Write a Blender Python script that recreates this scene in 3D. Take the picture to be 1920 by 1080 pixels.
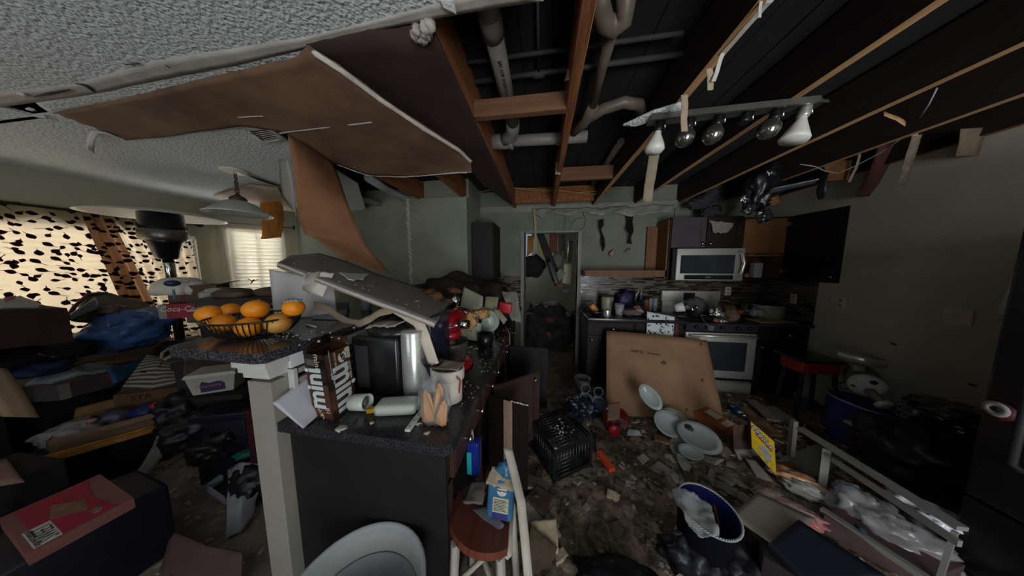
import bpy, bmesh, math, random
from mathutils import Vector, Matrix, Euler, noise
for o in list(bpy.data.objects): bpy.data.objects.remove(o)
S = bpy.context.scene
COL = S.collection
R = math.radians
# ------------------------------------------------------------------ camera, light, exposure
HC = 1.58
FPX = 420.0
PITCH, YAW = R(5.83), R(7.9)
cam = bpy.data.cameras.new('camera'); cam.sensor_width = 36; cam.lens = 36 * FPX / 1920; cam.clip_start = .02
camo = bpy.data.objects.new('camera', cam); COL.objects.link(camo)
camo.location = (0, 0, HC); camo.rotation_euler = (R(90) - PITCH, 0, YAW)
S.camera = camo
w = bpy.data.worlds.new('sky'); S.world = w; w.use_nodes = True
w.node_tree.nodes['Background'].inputs[0].default_value = (.62, .75, 1, 1)
w.node_tree.nodes['Background'].inputs[1].default_value = .35
S.view_settings.view_transform = 'Standard'; S.view_settings.look = 'None'
S.view_settings.gamma = 1; S.view_settings.exposure = 0; S.view_settings.use_curve_mapping = False
S.cycles.use_denoising = True
S.cycles.max_bounces = 8; S.cycles.diffuse_bounces = 5; S.cycles.transparent_max_bounces = 12
S.cycles.sample_clamp_indirect = 4
def area(name, loc, target, sx, sy, power, col=(.93, .97, 1)):
    l = bpy.data.lights.new(name, 'AREA'); l.shape = 'RECTANGLE'; l.size = sx; l.size_y = sy; l.energy = power; l.color = col
    o = bpy.data.objects.new(name, l); COL.objects.link(o); o.location = loc
    o.rotation_euler = (Vector(target) - Vector(loc)).to_track_quat('-Z', 'Y').to_euler()
    return o
area('daylight_living_window', (-5.35, 1.1, 1.45), (-4.0, 1.1, 1.45), 2.9, 1.7, 95)
area('added_yard_bounce', (-6.4, 1.1, -.1), (-4.2, 1.1, 2.2), 3.4, 1.6, 330)  # added fill lamp aimed up through the window to brighten the ceiling
area('daylight_bay_window', (-4.85, 3.4, 1.7), (-4.4, 2.95, 1.7), .8, 1.1, 120)
area('daylight_patio_door', (1.3, -2.75, 1.2), (1.5, 0, 1.0), 1.5, 2.0, 80)
area('daylight_patio_window', (-1.9, -2.75, 1.45), (-1.9, 0, 1.45), 1.3, 1.1, 10)
area('added_patio_bounce', (-.6, -3.9, -.05), (-.6, -3.6, 2.0), 5.2, 2.6, 640)  # added up-facing lamp outside the rear openings, lifts the near ceiling
area('daylight_hall_window', (-.9, 6.6, 2.2), (0.1, 4.2, 1.5), 1.2, 1.2, 40)

# ------------------------------------------------------------------ measuring: where a sight line from the tripod meets a plane of the room
_fw = Vector((-math.sin(YAW) * math.cos(PITCH), math.cos(YAW) * math.cos(PITCH), -math.sin(PITCH)))
_rt = Vector((math.cos(YAW), math.sin(YAW), 0)); _dn = _fw.cross(_rt)
def P(x, y, X=None, Y=None, Z=None, T=None):
    d = _fw + _rt * ((x - 960) / FPX) + _dn * ((y - 540) / FPX)
    t = T if T is not None else X / d.x if X is not None else Y / d.y if Y is not None else (Z - HC) / d.z
    return Vector((0, 0, HC)) + d * t
# ------------------------------------------------------------------ materials
MATS = {}
def hexc(h):
    c = [int(h[i:i + 2], 16) / 255 for i in (0, 2, 4)]
    return tuple(v / 12.92 if v <= .04045 else ((v + .055) / 1.055) ** 2.4 for v in c)
def mat(name, col, rough=.7, var=.25, scale=9, bump=0, bscale=60, metal=0, col2=None, stretch=(1, 1, 1), spec=.4, ramp=(.35, .7), transl=0, clear=0, coords='Object', coat=0):
    if name in MATS: return MATS[name]
    if isinstance(col, str): col = hexc(col)
    if isinstance(col2, str): col2 = hexc(col2)
    m = bpy.data.materials.new(name); m.use_nodes = True; MATS[name] = m
    n, l = m.node_tree.nodes, m.node_tree.links
    b = n['Principled BSDF']; out = n['Material Output']
    tc = n.new('ShaderNodeTexCoord'); mp = n.new('ShaderNodeMapping'); mp.inputs['Scale'].default_value = stretch
    l.new(tc.outputs[coords], mp.inputs[0])
    no = n.new('ShaderNodeTexNoise'); no.inputs['Scale'].default_value = scale; no.inputs['Detail'].default_value = 6; no.inputs['Roughness'].default_value = .65
    l.new(mp.outputs[0], no.inputs[0])
    r = n.new('ShaderNodeValToRGB'); r.color_ramp.elements[0].position, r.color_ramp.elements[1].position = ramp
    c2 = col2 or tuple(max(0, v * (1 - var)) for v in col)
    r.color_ramp.elements[0].color = (*c2, 1); r.color_ramp.elements[1].color = (*col, 1)
    l.new(no.outputs[0], r.inputs[0]); l.new(r.outputs[0], b.inputs['Base Color'])
    b.inputs['Roughness'].default_value = rough; b.inputs['Metallic'].default_value = metal; b.inputs['Specular IOR Level'].default_value = spec
    b.inputs['Coat Weight'].default_value = coat
    if bump:
        nb = n.new('ShaderNodeTexNoise'); nb.inputs['Scale'].default_value = bscale; nb.inputs['Detail'].default_value = 4
        l.new(mp.outputs[0], nb.inputs[0])
        bp = n.new('ShaderNodeBump'); bp.inputs['Strength'].default_value = bump; bp.inputs['Distance'].default_value = .01
        l.new(nb.outputs[0], bp.inputs['Height']); l.new(bp.outputs[0], b.inputs['Normal'])
    sh = b.outputs[0]
    if transl:
        t = n.new('ShaderNodeBsdfTranslucent'); l.new(r.outputs[0], t.inputs[0])
        mx = n.new('ShaderNodeMixShader'); mx.inputs[0].default_value = transl; l.new(sh, mx.inputs[1]); l.new(t.outputs[0], mx.inputs[2]); sh = mx.outputs[0]
    if clear:
        t = n.new('ShaderNodeBsdfTransparent'); mx = n.new('ShaderNodeMixShader'); mx.inputs[0].default_value = clear
        l.new(sh, mx.inputs[1]); l.new(t.outputs[0], mx.inputs[2]); sh = mx.outputs[0]
    l.new(sh, out.inputs[0])
    return m
# ------------------------------------------------------------------ mesh builder
class MB:
    def __init__(s): s.b = bmesh.new(); s.uv = s.b.loops.layers.uv.new('UVMap')
    def _f(s, vs, mi=0, sm=False, uvs=None):
        try: f = s.b.faces.new(vs)
        except ValueError: return None
        f.material_index = mi; f.smooth = sm
        if uvs:
            for lp, u in zip(f.loops, uvs): lp[s.uv].uv = u
        return f
    def hexa(s, p, mi=0):       # p: 4 bottom corners (ccw from above), 4 top corners
        v = [s.b.verts.new(Vector(q)) for q in p]
        for q in ((3, 2, 1, 0), (4, 5, 6, 7), (0, 1, 5, 4), (1, 2, 6, 5), (2, 3, 7, 6), (3, 0, 4, 7)): s._f([v[i] for i in q], mi)
        return s
    def box(s, x0, x1, y0, y1, z0, z1, mi=0, M=None):
        p = [(x0, y0, z0), (x1, y0, z0), (x1, y1, z0), (x0, y1, z0), (x0, y0, z1), (x1, y0, z1), (x1, y1, z1), (x0, y1, z1)]
        return s.hexa([M @ Vector(q) for q in p] if M else p, mi)
    def rbox(s, x0, x1, y0, y1, z0, z1, r=.01, mi=0, M=None):   # bevelled box
        t = MB(); t.box(x0, x1, y0, y1, z0, z1)
        bmesh.ops.bevel(t.b, geom=list(t.b.edges), offset=r, segments=2, affect='EDGES', profile=.6)
        return s.merge(t, M, mi, True)
    def merge(s, t, M=None, mi=None, sm=None):
        d = {}
        for v in t.b.verts: d[v] = s.b.verts.new(M @ v.co if M else v.co)
        for f in t.b.faces: s._f([d[v] for v in f.verts], f.material_index if mi is None else mi, f.smooth if sm is None else sm)
        t.b.free(); return s
    def tube(s, pts, r, n=8, mi=0, closed=False, caps=True, flat=None):
        pts = [Vector(p) for p in pts]; k = len(pts); rs = r if isinstance(r, (list, tuple)) else [r] * k
        rings = []; up = None
        for i, p in enumerate(pts):
            a = pts[(i - 1) % k] if (closed or i) else p; c = pts[(i + 1) % k] if (closed or i < k - 1) else p
            t = (c - a); t = t.normalized() if t.length > 1e-9 else Vector((0, 0, 1))
            if up is None: up = Vector((0, 0, 1)) if abs(t.z) < .9 else Vector((1, 0, 0))
            e1 = (up - t * up.dot(t))
            if e1.length < 1e-5: e1 = t.orthogonal()
            e1.normalize(); e2 = t.cross(e1); up = e1
            rings.append([s.b.verts.new(p + (e1 * math.cos(2 * math.pi * j / n) * (flat or 1) + e2 * math.sin(2 * math.pi * j / n)) * rs[i]) for j in range(n)])
        for i in range(k if closed else k - 1):
            A, B = rings[i], rings[(i + 1) % k]
            for j in range(n): s._f([A[j], A[(j + 1) % n], B[(j + 1) % n], B[j]], mi, True)
        if caps and not closed: s._f(rings[0][::-1], mi); s._f(rings[-1], mi)
        return s
    def lathe(s, prof, n=24, M=None, mi=0, sm=True, ell=(1, 1), cap=True):
        rings = []
        for r, z in prof:
            rings.append([s.b.verts.new((M or Matrix()) @ Vector((r * ell[0] * math.cos(2 * math.pi * j / n), r * ell[1] * math.sin(2 * math.pi * j / n), z))) for j in range(n)])
        for A, B in zip(rings, rings[1:]):
            for j in range(n): s._f([A[j], A[(j + 1) % n], B[(j + 1) % n], B[j]], mi, sm)
        if cap: s._f(rings[0][::-1], mi); s._f(rings[-1], mi)
        return s
    def sheet(s, near, far, nu=12, nv=6, th=.004, amp=0, freq=4, seed=0, jag=0, fn=None, mi=0, mib=None, sm=True):
        near = [Vector(p) for p in near]; far = [Vector(p) for p in far]
        def at(L, t):
            t *= len(L) - 1; i = min(int(t), len(L) - 2); return L[i].lerp(L[i + 1], t - i)
        ul = sum((a - b).length for a, b in zip(near, near[1:])); vl = (at(near, .5) - at(far, .5)).length
        g = []
        for i in range(nu + 1):
            row = []
            for j in range(nv + 1):
                u, v = i / nu, j / nv
                if jag:
                    q = noise.noise(Vector((u * 9 + seed, v * 9, 7.7)))
                    if j in (0, nv): v += (1 if j else -1) * jag * (.5 * q + .5 * noise.noise(Vector((u * 30, seed, j))))
                    if i in (0, nu): u += (1 if i else -1) * jag * (.5 * q + .5 * noise.noise(Vector((v * 30, seed, 9 + i))))
                uu, vv = min(max(u, 0), 1), v
                p = at(near, uu).lerp(at(far, uu), vv)
                row.append(p)
            g.append(row)
        N = []
        for i in range(nu + 1):
            r = []
            for j in range(nv + 1):
                du = g[min(i + 1, nu)][j] - g[max(i - 1, 0)][j]; dv = g[i][min(j + 1, nv)] - g[i][max(j - 1, 0)]
                q = du.cross(dv); r.append(q.normalized() if q.length > 1e-12 else Vector((0, 0, 1)))
            N.append(r)
        T, Bm = [], []
        for i in range(nu + 1):
            t, b = [], []
            for j in range(nv + 1):
                d = amp * noise.fractal(g[i][j] * freq + Vector((seed, seed * .3, 0)), 1, 2, 3) if amp else 0
                if fn: d += fn(i / nu, j / nv)
                q = g[i][j] + N[i][j] * d
                t.append(s.b.verts.new(q)); b.append(s.b.verts.new(q - N[i][j] * th))
            T.append(t); Bm.append(b)
        mb2 = mi if mib is None else mib
        for i in range(nu):
            for j in range(nv):
                uv = [(i / nu * ul, j / nv * vl), ((i + 1) / nu * ul, j / nv * vl), ((i + 1) / nu * ul, (j + 1) / nv * vl), (i / nu * ul, (j + 1) / nv * vl)]
                s._f([T[i][j], T[i + 1][j], T[i + 1][j + 1], T[i][j + 1]], mi, sm, uv)
                s._f([Bm[i][j + 1], Bm[i + 1][j + 1], Bm[i + 1][j], Bm[i][j]], mb2, sm, uv[::-1])
        for i in range(nu):
            s._f([T[i + 1][0], T[i][0], Bm[i][0], Bm[i + 1][0]], mb2); s._f([T[i][nv], T[i + 1][nv], Bm[i + 1][nv], Bm[i][nv]], mb2)
        for j in range(nv):
            s._f([T[0][j], T[0][j + 1], Bm[0][j + 1], Bm[0][j]], mb2); s._f([T[nu][j + 1], T[nu][j], Bm[nu][j], Bm[nu][j + 1]], mb2)
        return s
    def blob(s, c, rad, seed=0, amp=.25, freq=2.2, sub=4, floor=None, mi=0, M=None, sharp=0):
        t = bmesh.new(); bmesh.ops.create_icosphere(t, subdivisions=sub, radius=1)
        c = Vector(c); d = {}
        for v in t.verts:
            p = v.co.copy(); k = 1 + amp * noise.fractal(p * freq + Vector((seed * 3.1, seed, 0)), 1, 2, 4)
            if sharp: k -= sharp * abs(noise.noise(p * freq * 2.3 + Vector((0, seed, 4)))) 
            q = Vector((p.x * rad[0], p.y * rad[1], p.z * rad[2])) * k
            if M: q = M @ q
            q += c
            if floor is not None and q.z < floor: q.z = floor + .01 * (q.z - floor)
            d[v] = s.b.verts.new(q)
        for f in t.faces: s._f([d[v] for v in f.verts], mi, True)
        t.free(); return s
    def prism(s, poly, off, mi=0):
        poly = [Vector(p) for p in poly]; off = Vector(off)
        a = [s.b.verts.new(p) for p in poly]; b = [s.b.verts.new(p + off) for p in poly]
        s._f(a[::-1], mi); s._f(b, mi); k = len(a)
        for i in range(k): s._f([a[i], a[(i + 1) % k], b[(i + 1) % k], b[i]], mi)
        return s
    def disc(s, c, r, nrm, n=20, mi=0, ell=1):
        M = Matrix.Translation(Vector(c)) @ Vector(nrm).to_track_quat('Z', 'Y').to_matrix().to_4x4()
        s._f([s.b.verts.new(M @ Vector((r * math.cos(2 * math.pi * j / n), r * ell * math.sin(2 * math.pi * j / n), 0))) for j in range(n)], mi); return s
    def poly(s, pts, mi=0): s._f([s.b.verts.new(Vector(p)) for p in pts], mi); return s
def wm(o):
    M = Matrix.LocRotScale(o.location, o.rotation_euler, o.scale)
    return wm(o.parent) @ M if o.parent else M
def obj(name, m, mats, parent=None, kind=None, label=None, fix=True, org=None):
    me = bpy.data.meshes.new(name)
    if fix: bmesh.ops.recalc_face_normals(m.b, faces=m.b.faces)
    if parent is not None: m.b.transform(wm(parent).inverted())
    elif org is not None: m.b.transform(Matrix.Translation(-Vector(org)))
    m.b.to_mesh(me); m.b.free()
    for q in (mats if isinstance(mats, (list, tuple)) else [mats]): me.materials.append(q)
    o = bpy.data.objects.new(name, me); COL.objects.link(o)
    if parent is not None: o.parent = parent
    elif org is not None: o.location = org
    if kind: o['kind'] = kind
    if label: o['label'] = label
    return o
def thing(name, label, cat, loc=(0, 0, 0), rotz=0, group=None):
    o = bpy.data.objects.new(name, None); o.empty_display_size = .05; COL.objects.link(o)
    o.location = loc; o.rotation_euler = (0, 0, rotz); o['label'] = label; o['category'] = cat
    if group: o['group'] = group
    return o
def solo(name, m, mats, label, cat, group=None, kind=None):
    c = [v.co for v in m.b.verts]
    org = Vector((sum(v.x for v in c) / len(c), sum(v.y for v in c) / len(c), min(v.z for v in c)))
    o = obj(name, m, mats, None, kind, None, True, org); o['label'] = label; o['category'] = cat
    if group: o['group'] = group
    return o
def struct(name, m, mats, parent=None, fix=True):
    o = obj(name, m, mats, parent, None if parent else 'structure', None, fix); return o
def dup(root, label=None, group=None, loc=None, rot=None):
    r = root.copy(); COL.objects.link(r)
    if label: r['label'] = label
    if group: r['group'] = group
    if loc is not None: r.location = loc
    if rot is not None: r.rotation_euler = rot
    for ch in list(root.children):
        c = ch.copy(); COL.objects.link(c); c.parent = r
        for g in ch.children:
            d = g.copy(); COL.objects.link(d); d.parent = c
    return r
def frame(o, right, up):
    r = Vector(right).normalized(); u = Vector(up); u = (u - r * u.dot(r)).normalized(); n = r.cross(u)
    M = Matrix((r, u, n)).transposed().to_4x4(); M.translation = Vector(o); return M
def txt(s, size, M, m, parent, ext=.0004, align='CENTER', sx=1, shear=0, bold=0, name='lettering'):
    c = bpy.data.curves.new(name, 'FONT'); c.body = s; c.size = size; c.extrude = ext; c.align_x = align; c.align_y = 'CENTER'; c.resolution_u = 2; c.shear = shear; c.offset = bold
    c.materials.append(m); o = bpy.data.objects.new(name, c); COL.objects.link(o); o.parent = parent
    me = bpy.data.meshes.new_from_object(o); bpy.data.objects.remove(o); bpy.data.curves.remove(c); me.transform(wm(parent).inverted() @ M @ Matrix.Diagonal((sx, 1, 1, 1)))
    o = bpy.data.objects.new(name, me); COL.objects.link(o); o.parent = parent
    return o
rnd = random.Random(7)
# ------------------------------------------------------------------ room shell
WALL = mat('sage_paint', (.26, .275, .21), .8, .22, 2.5, .12, 180)
WALLR = mat('warm_lit_paint', (.52, .50, .40), .75, .18, 2, .12, 160)  # wall paint raised and warmed in colour to make up for weak light
TRIMW = mat('white_trim_paint', (.62, .61, .58), .5, .12, 12, .05, 40)
def popcorn():
    m = mat('popcorn_texture', (.60, .63, .63), .95, .2, 55, 0, ramp=(.3, .62)); n, l = m.node_tree.nodes, m.node_tree.links
    b = n['Principled BSDF']; tc = [x for x in n if x.type == 'TEX_COORD'][0]
    v = n.new('ShaderNodeTexVoronoi'); v.inputs['Scale'].default_value = 80; v.feature = 'SMOOTH_F1'; l.new(tc.outputs['Object'], v.inputs['Vector'])
    no = n.new('ShaderNodeTexNoise'); no.inputs['Scale'].default_value = 115; no.inputs['Detail'].default_value = 5; l.new(tc.outputs['Object'], no.inputs[0])
    ad = n.new('ShaderNodeMath'); ad.operation = 'SUBTRACT'; l.new(no.outputs[0], ad.inputs[0]); l.new(v.outputs[0], ad.inputs[1])
    bp = n.new('ShaderNodeBump'); bp.inputs['Strength'].default_value = .75; bp.inputs['Distance'].default_value = .012
    l.new(ad.outputs[0], bp.inputs['Height']); l.new(bp.outputs[0], b.inputs['Normal'])
    return m
POP = popcorn()
GYP = mat('gypsum_board', (.52, .50, .47), .9, .2, 14, .3, 90)
PAPER = mat('brown_drywall_paper', (.22, .125, .065), .85, .45, 2.2, .1, 60, col2=(.075, .038, .026), stretch=(1, 1.6, 1), ramp=(.3, .72))
PAPERD = mat('shaded_drywall_paper', (.050, .024, .020), .9, .5, 2.5, .1, 50)  # brown paper darkened in colour to stand for the unlit board
WOOD = mat('joist_lumber', (.38, .14, .042), .75, .6, 3, .45, 14, col2=(.085, .026, .012), stretch=(9, .8, 9), ramp=(.3, .75))
WOODL = mat('pale_joist_lumber', (.55, .34, .16), .7, .5, 3, .3, 14, col2=(.28, .14, .06), stretch=(9, .8, 9), ramp=(.3, .7))
WOODX = mat('blocking_lumber', (.19, .09, .042), .75, .5, 3, .2, 14, col2=(.10, .04, .02), stretch=(.8, 9, 9), ramp=(.3, .75))
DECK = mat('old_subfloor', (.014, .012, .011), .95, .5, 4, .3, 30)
FLOORM = mat('dirty_vinyl_floor', (.27, .215, .17), .75, .7, 5, .35, 45, col2=(.085, .066, .054), ramp=(.35, .7))
struct('floor', MB().box(-4.63, 3.0, -2.2, 3.55, -.1, 0).box(-1.6, 1.6, 3.55, 6.8, -.1, 0), FLOORM)
# left wall with the living room window opening (Y -.45..2.36, z .55..2.04)
wl = MB(); X0, X1 = -4.75, -4.63
wl.box(X0, X1, -2.2, -.45, 0, 2.75).box(X0, X1, 2.45, 2.65, 0, 2.75).box(X0, X1, -.45, 2.45, 0, .55).box(X0, X1, -.45, 2.45, 1.97, 2.75)
WALLC = mat('window_lit_paint', (.46, .44, .33), .8, .15, 2.5, .1, 160)  # sage walls lightened in colour to look lit by the windows
struct('wall_left', wl, WALLC)
def baypt(s, d=0): k = math.sqrt(.5); return Vector((-4.63 + s * k - d * k, 2.65 + s * k + d * k, 0))
wb = MB()
def bbox(m, s0, s1, d0, d1, z0, z1, mi=0):
    p = [baypt(s0, d0), baypt(s1, d0), baypt(s1, d1), baypt(s0, d1)]
    return m.hexa([q + Vector((0, 0, z0)) for q in p] + [q + Vector((0, 0, z1)) for q in p], mi)
for a in ((-.05, .09, 0, 2.75), (.68, .86, 0, 2.75), (.09, .68, 0, 1.1), (.09, .68, 2.12, 2.75)): bbox(wb, a[0], a[1], 0, .12, a[2], a[3])
struct('wall_bay', wb, WALLC)
struct('wall_dining', MB().box(-4.06, -1.82, 3.25, 3.37, 0, 2.75), WALL)
pan = MB().box(-1.83, -1.0, 2.9, 3.55, 0, 2.47).box(-1.83, -1.0, 3.0, 3.5, 2.47, 2.75)
pt = struct('wall_pantry', pan, WALL)
# corner bead showing through chipped plaster on the pantry corner
cb = MB()
for i in range(46):
    z = 1.15 + i * .029; cb.obox if 0 else None
    q = rnd.uniform(-.012, .012)
    cb.hexa([(-1.838 + q, 2.893, z), (-1.80 + q, 2.893, z - .012), (-1.80 + q, 2.905, z - .012), (-1.838 + q, 2.905, z), (-1.838 + q, 2.889, z + .012), (-1.795 + q, 2.891, z + .003), (-1.795 + q, 2.905, z + .003), (-1.838 + q, 2.905, z + .012)])
o = obj('corner_bead', cb, TRIMW, pt); o['kind'] = 'stuff'
WALLK = mat('shaded_sage_paint', (.19, .20, .155), .85, .3, 2.2, .12, 160)  # sage copy with shade in its colour, offsets strong light on this wall
# kitchen back wall with doorway X -.28...52, z 0..2.08
wk = MB(); wk.box(-1.0, -.28, 3.55, 3.66, 0, 2.49).box(.52, 3.1, 3.55, 3.66, 0, 2.49).box(-.28, .52, 3.55, 3.66, 2.085, 2.49)
wk.box(-1.0, 3.1, 3.60, 3.66, 2.49, 2.75)
wback = struct('wall_back', wk, WALLK)
struct('trim_1', MB().box(-1.0, 3.0, 3.548, 3.66, 2.40, 2.49), mat('bare_top_plate', (.26, .255, .21), .8, .3, 6, .2, 60))
wr = MB(); wr.box(3.0, 3.12, -2.2, 3.66, 0, 2.49).box(3.04, 3.12, -2.2, 3.66, 2.49, 2.75)
wright = struct('wall_right', wr, WALLR)
wb2 = MB()
for a in ((-4.75, -2.6, 0, 2.75), (-1.2, .5, 0, 2.75), (2.1, 3.12, 0, 2.75), (-2.6, -1.2, 0, .85), (-2.6, -1.2, 2.05, 2.75), (.5, 2.1, 2.1, 2.75)): wb2.box(a[0], a[1], -2.32, -2.2, a[2], a[3])
struct('wall_rear', wb2, WALL)
# hall beyond the doorway
hw = MB().box(-1.7, -1.6, 3.66, 6.9, 0, 2.75).box(1.6, 1.7, 3.66, 6.9, 0, 2.75).box(-1.7, -1.35, 6.8, 6.9, 0, 2.75).box(-.35, 1.7, 6.8, 6.9, 0, 2.75).box(-1.35, -.35, 6.8, 6.9, 0, 1.3)
struct('wall_hall', hw, WALL)
# upper deck over the opened ceiling
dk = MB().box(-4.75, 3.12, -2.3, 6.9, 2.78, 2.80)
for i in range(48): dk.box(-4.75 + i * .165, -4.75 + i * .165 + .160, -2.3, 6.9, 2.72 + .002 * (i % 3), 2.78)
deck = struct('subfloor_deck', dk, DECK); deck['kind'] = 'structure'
# ceiling: textured drywall that is left
CE = MB()
for a in ((0.0, -2.2, 3.0, .55), (-4.63, .80, -2.95, 1.02)): CE.box(a[0], a[2], a[1], a[3], 2.44, 2.456)
cf = [P(x, y, Z=2.44) for x, y in ((20, 190), (130, 168), (300, 132), (450, 106), (563, 84), (700, 54), (840, 18), (960, -8))]
CE.sheet([(q.x, -2.2, 2.44) for q in [Vector((-4.63, 0, 0))] + cf + [Vector((.02, 0, 0))]], [Vector((-4.63, 1.0, 2.44))] + cf + [Vector((.02, .80, 2.44))], 60, 10, -.014, 0, sm=False)
CE.sheet([(-4.63, 1.0, 2.44), (-2.84, 1.0, 2.44), (-2.3, 1.08, 2.44), (-1.70, 1.16, 2.44)], [(-4.63, 2.65, 2.44), (-3.98, 3.25, 2.44), (-2.75, 3.25, 2.44), (-1.98, 2.25, 2.44)], 26, 14, -.014, 0, fn=None, seed=3, sm=False)
CE.sheet([P(x, y, Z=2.44) for x, y in ((60, 190), (180, 170), (300, 143), (430, 118), (563, 88), (582, 84))], [P(x, y, Z=2.442) for x, y in ((100, 216), (210, 195), (300, 175), (433, 142), (550, 119), (572, 104))], 40, 3, -.012, 0, jag=.03)
ceil = struct('ceiling', CE, POP)
tp = MB().sheet([P(x, y, Z=2.438) for x, y in ((-60, 182), (140, 158), (300, 113), (450, 90), (563, 72), (640, 55), (823, 7), (960, -28))], [P(x, y, Z=2.438) for x, y in ((-60, 210), (180, 176), (300, 150), (430, 125), (563, 95), (640, 70), (857, 28), (1019, 2))], 60, 3, -.003, .002, 5, 1, .012)
obj('joint_tape', tp, mat('bare_joint_compound', (.46, .43, .38), .85, .3, 7, .15, 80), ceil)
ck = [[(65, 181), (95, 175), (132, 168)], [(140, 156), (160, 160), (172, 168), (178, 173)], [(310, 122), (318, 127)], [(235, 121), (262, 119)]]
for L in ck: obj('tape_crack', MB().tube([P(x, y, Z=2.433) for x, y in L], [.002] + [.006] * (len(L) - 2) + [.002], 5), mat('crack_black', (.03, .025, .02), .9), ceil)
obj('tape_flake', MB().sheet([P(822, -4, Z=2.434), P(850, -6, Z=2.434)], [P(832, 14, Z=2.432), P(856, 26, Z=2.430)], 8, 6, .004, .003, 12, 2, .1), mat('bright_flake', (.75, .76, .74), .9, .2, 40, .5, 80), ceil)
# ------------------------------------------------------------------ windows
GLASS = mat('window_glass', (.75, .85, .85), .05, .05, 3, clear=.9, spec=.5)
SLAT = mat('vinyl_blind_slat', (.82, .78, .70), .5, .06, 20, transl=.32)
BLACKM = mat('black_metal', (.012, .012, .014), .35, .3, 20)
STEEL = mat('brushed_steel', (.74, .74, .70), .3, .2, 6, .03, 30, metal=.72, stretch=(1, 1, 30))
STEELH = mat('brushed_steel_horizontal', (.48, .465, .42), .46, .22, 6, .03, 30, metal=.5, stretch=(.6, .6, 40))
CHROME = mat('chrome', (.72, .72, .7), .12, .12, 10, metal=1)
BLACKP = mat('black_plastic', (.01, .01, .011), .28, .3, 20, spec=.5)
def window(name, fr, fo, pane, M, w, h, z0, nsl, ang):
    # M maps local (along, outward, up)
    T = MB(); t = .05
    for a in ((0, t, z0, z0 + h), (w - t, w, z0, z0 + h), (t, w - t, z0, z0 + t), (t, w - t, z0 + h - t, z0 + h), (w / 2 - .02, w / 2 + .02, z0 + t, z0 + h - t)): T.box(a[0], a[1], .04, .09, a[2], a[3], M=M)
    T.box(-.03, w + .03, -.04, .04, z0 - .03, z0, M=M)
    r = struct(name, T, TRIMW)
    obj('window_pane', MB().box(t, w / 2, .06, .066, z0 + t, z0 + h - t, M=M), GLASS, r); obj('window_pane', MB().box(w / 2, w - t, .06, .066, z0 + t, z0 + h - t, M=M), GLASS, r)
    b = thing('window_blind', fo[0], 'blind', M @ Vector((w / 2, 0, z0 + h)))
    obj('headrail', MB().box(.02, w - .02, -.02, .035, z0 + h - .05, z0 + h - .005, M=M), SLAT, b)
    st = (h - .08) / nsl; s0 = None
    for i in range(nsl):
        z = z0 + h - .075 - i * st
        if s0 is None:
            L = Matrix.Translation((w / 2, .008, 0)) @ Matrix.Rotation(ang, 4, 'X')
            s0 = obj('slat', MB().sheet([(-w / 2 + .025, -st * .62, 0), (w / 2 - .025, -st * .62, 0)], [(-w / 2 + .025, st * .62, 0), (w / 2 - .025, st * .62, 0)], 1, 4, .002, fn=lambda u, v: .004 * math.sin(v * math.pi), ), SLAT)
            base = wm(b).inverted() @ M @ L; s0.parent = b; s0.matrix_basis = Matrix.Translation((0, 0, z - z0 - h + z0 + h - wm(b).translation.z)) @ base
            zz = z
            s0.matrix_basis = wm(b).inverted() @ M @ Matrix.Translation((0, 0, z)) @ L
        else:
            c = s0.copy(); COL.objects.link(c); c.parent = b; c.matrix_basis = wm(b).inverted() @ M @ Matrix.Translation((0, 0, z)) @ L
    return r
M1 = Matrix(((0, -1, 0, -4.63), (1, 0, 0, -.45), (0, 0, 1, 0), (0, 0, 0, 1)))
window('window_1', None, ('wide cream slat blind behind the leaf print curtains',), None, M1, 2.90, 1.42, .55, 24, R(-54))
k = math.sqrt(.5); p = baypt(.09)
M2 = Matrix(((k, -k, 0, p.x), (k, k, 0, p.y), (0, 0, 1, 0), (0, 0, 0, 1)))
window('window_2', None, ('narrow white slat blind behind the sheer curtain',), None, M2, .59, 1.02, 1.1, 17, R(-54))
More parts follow.
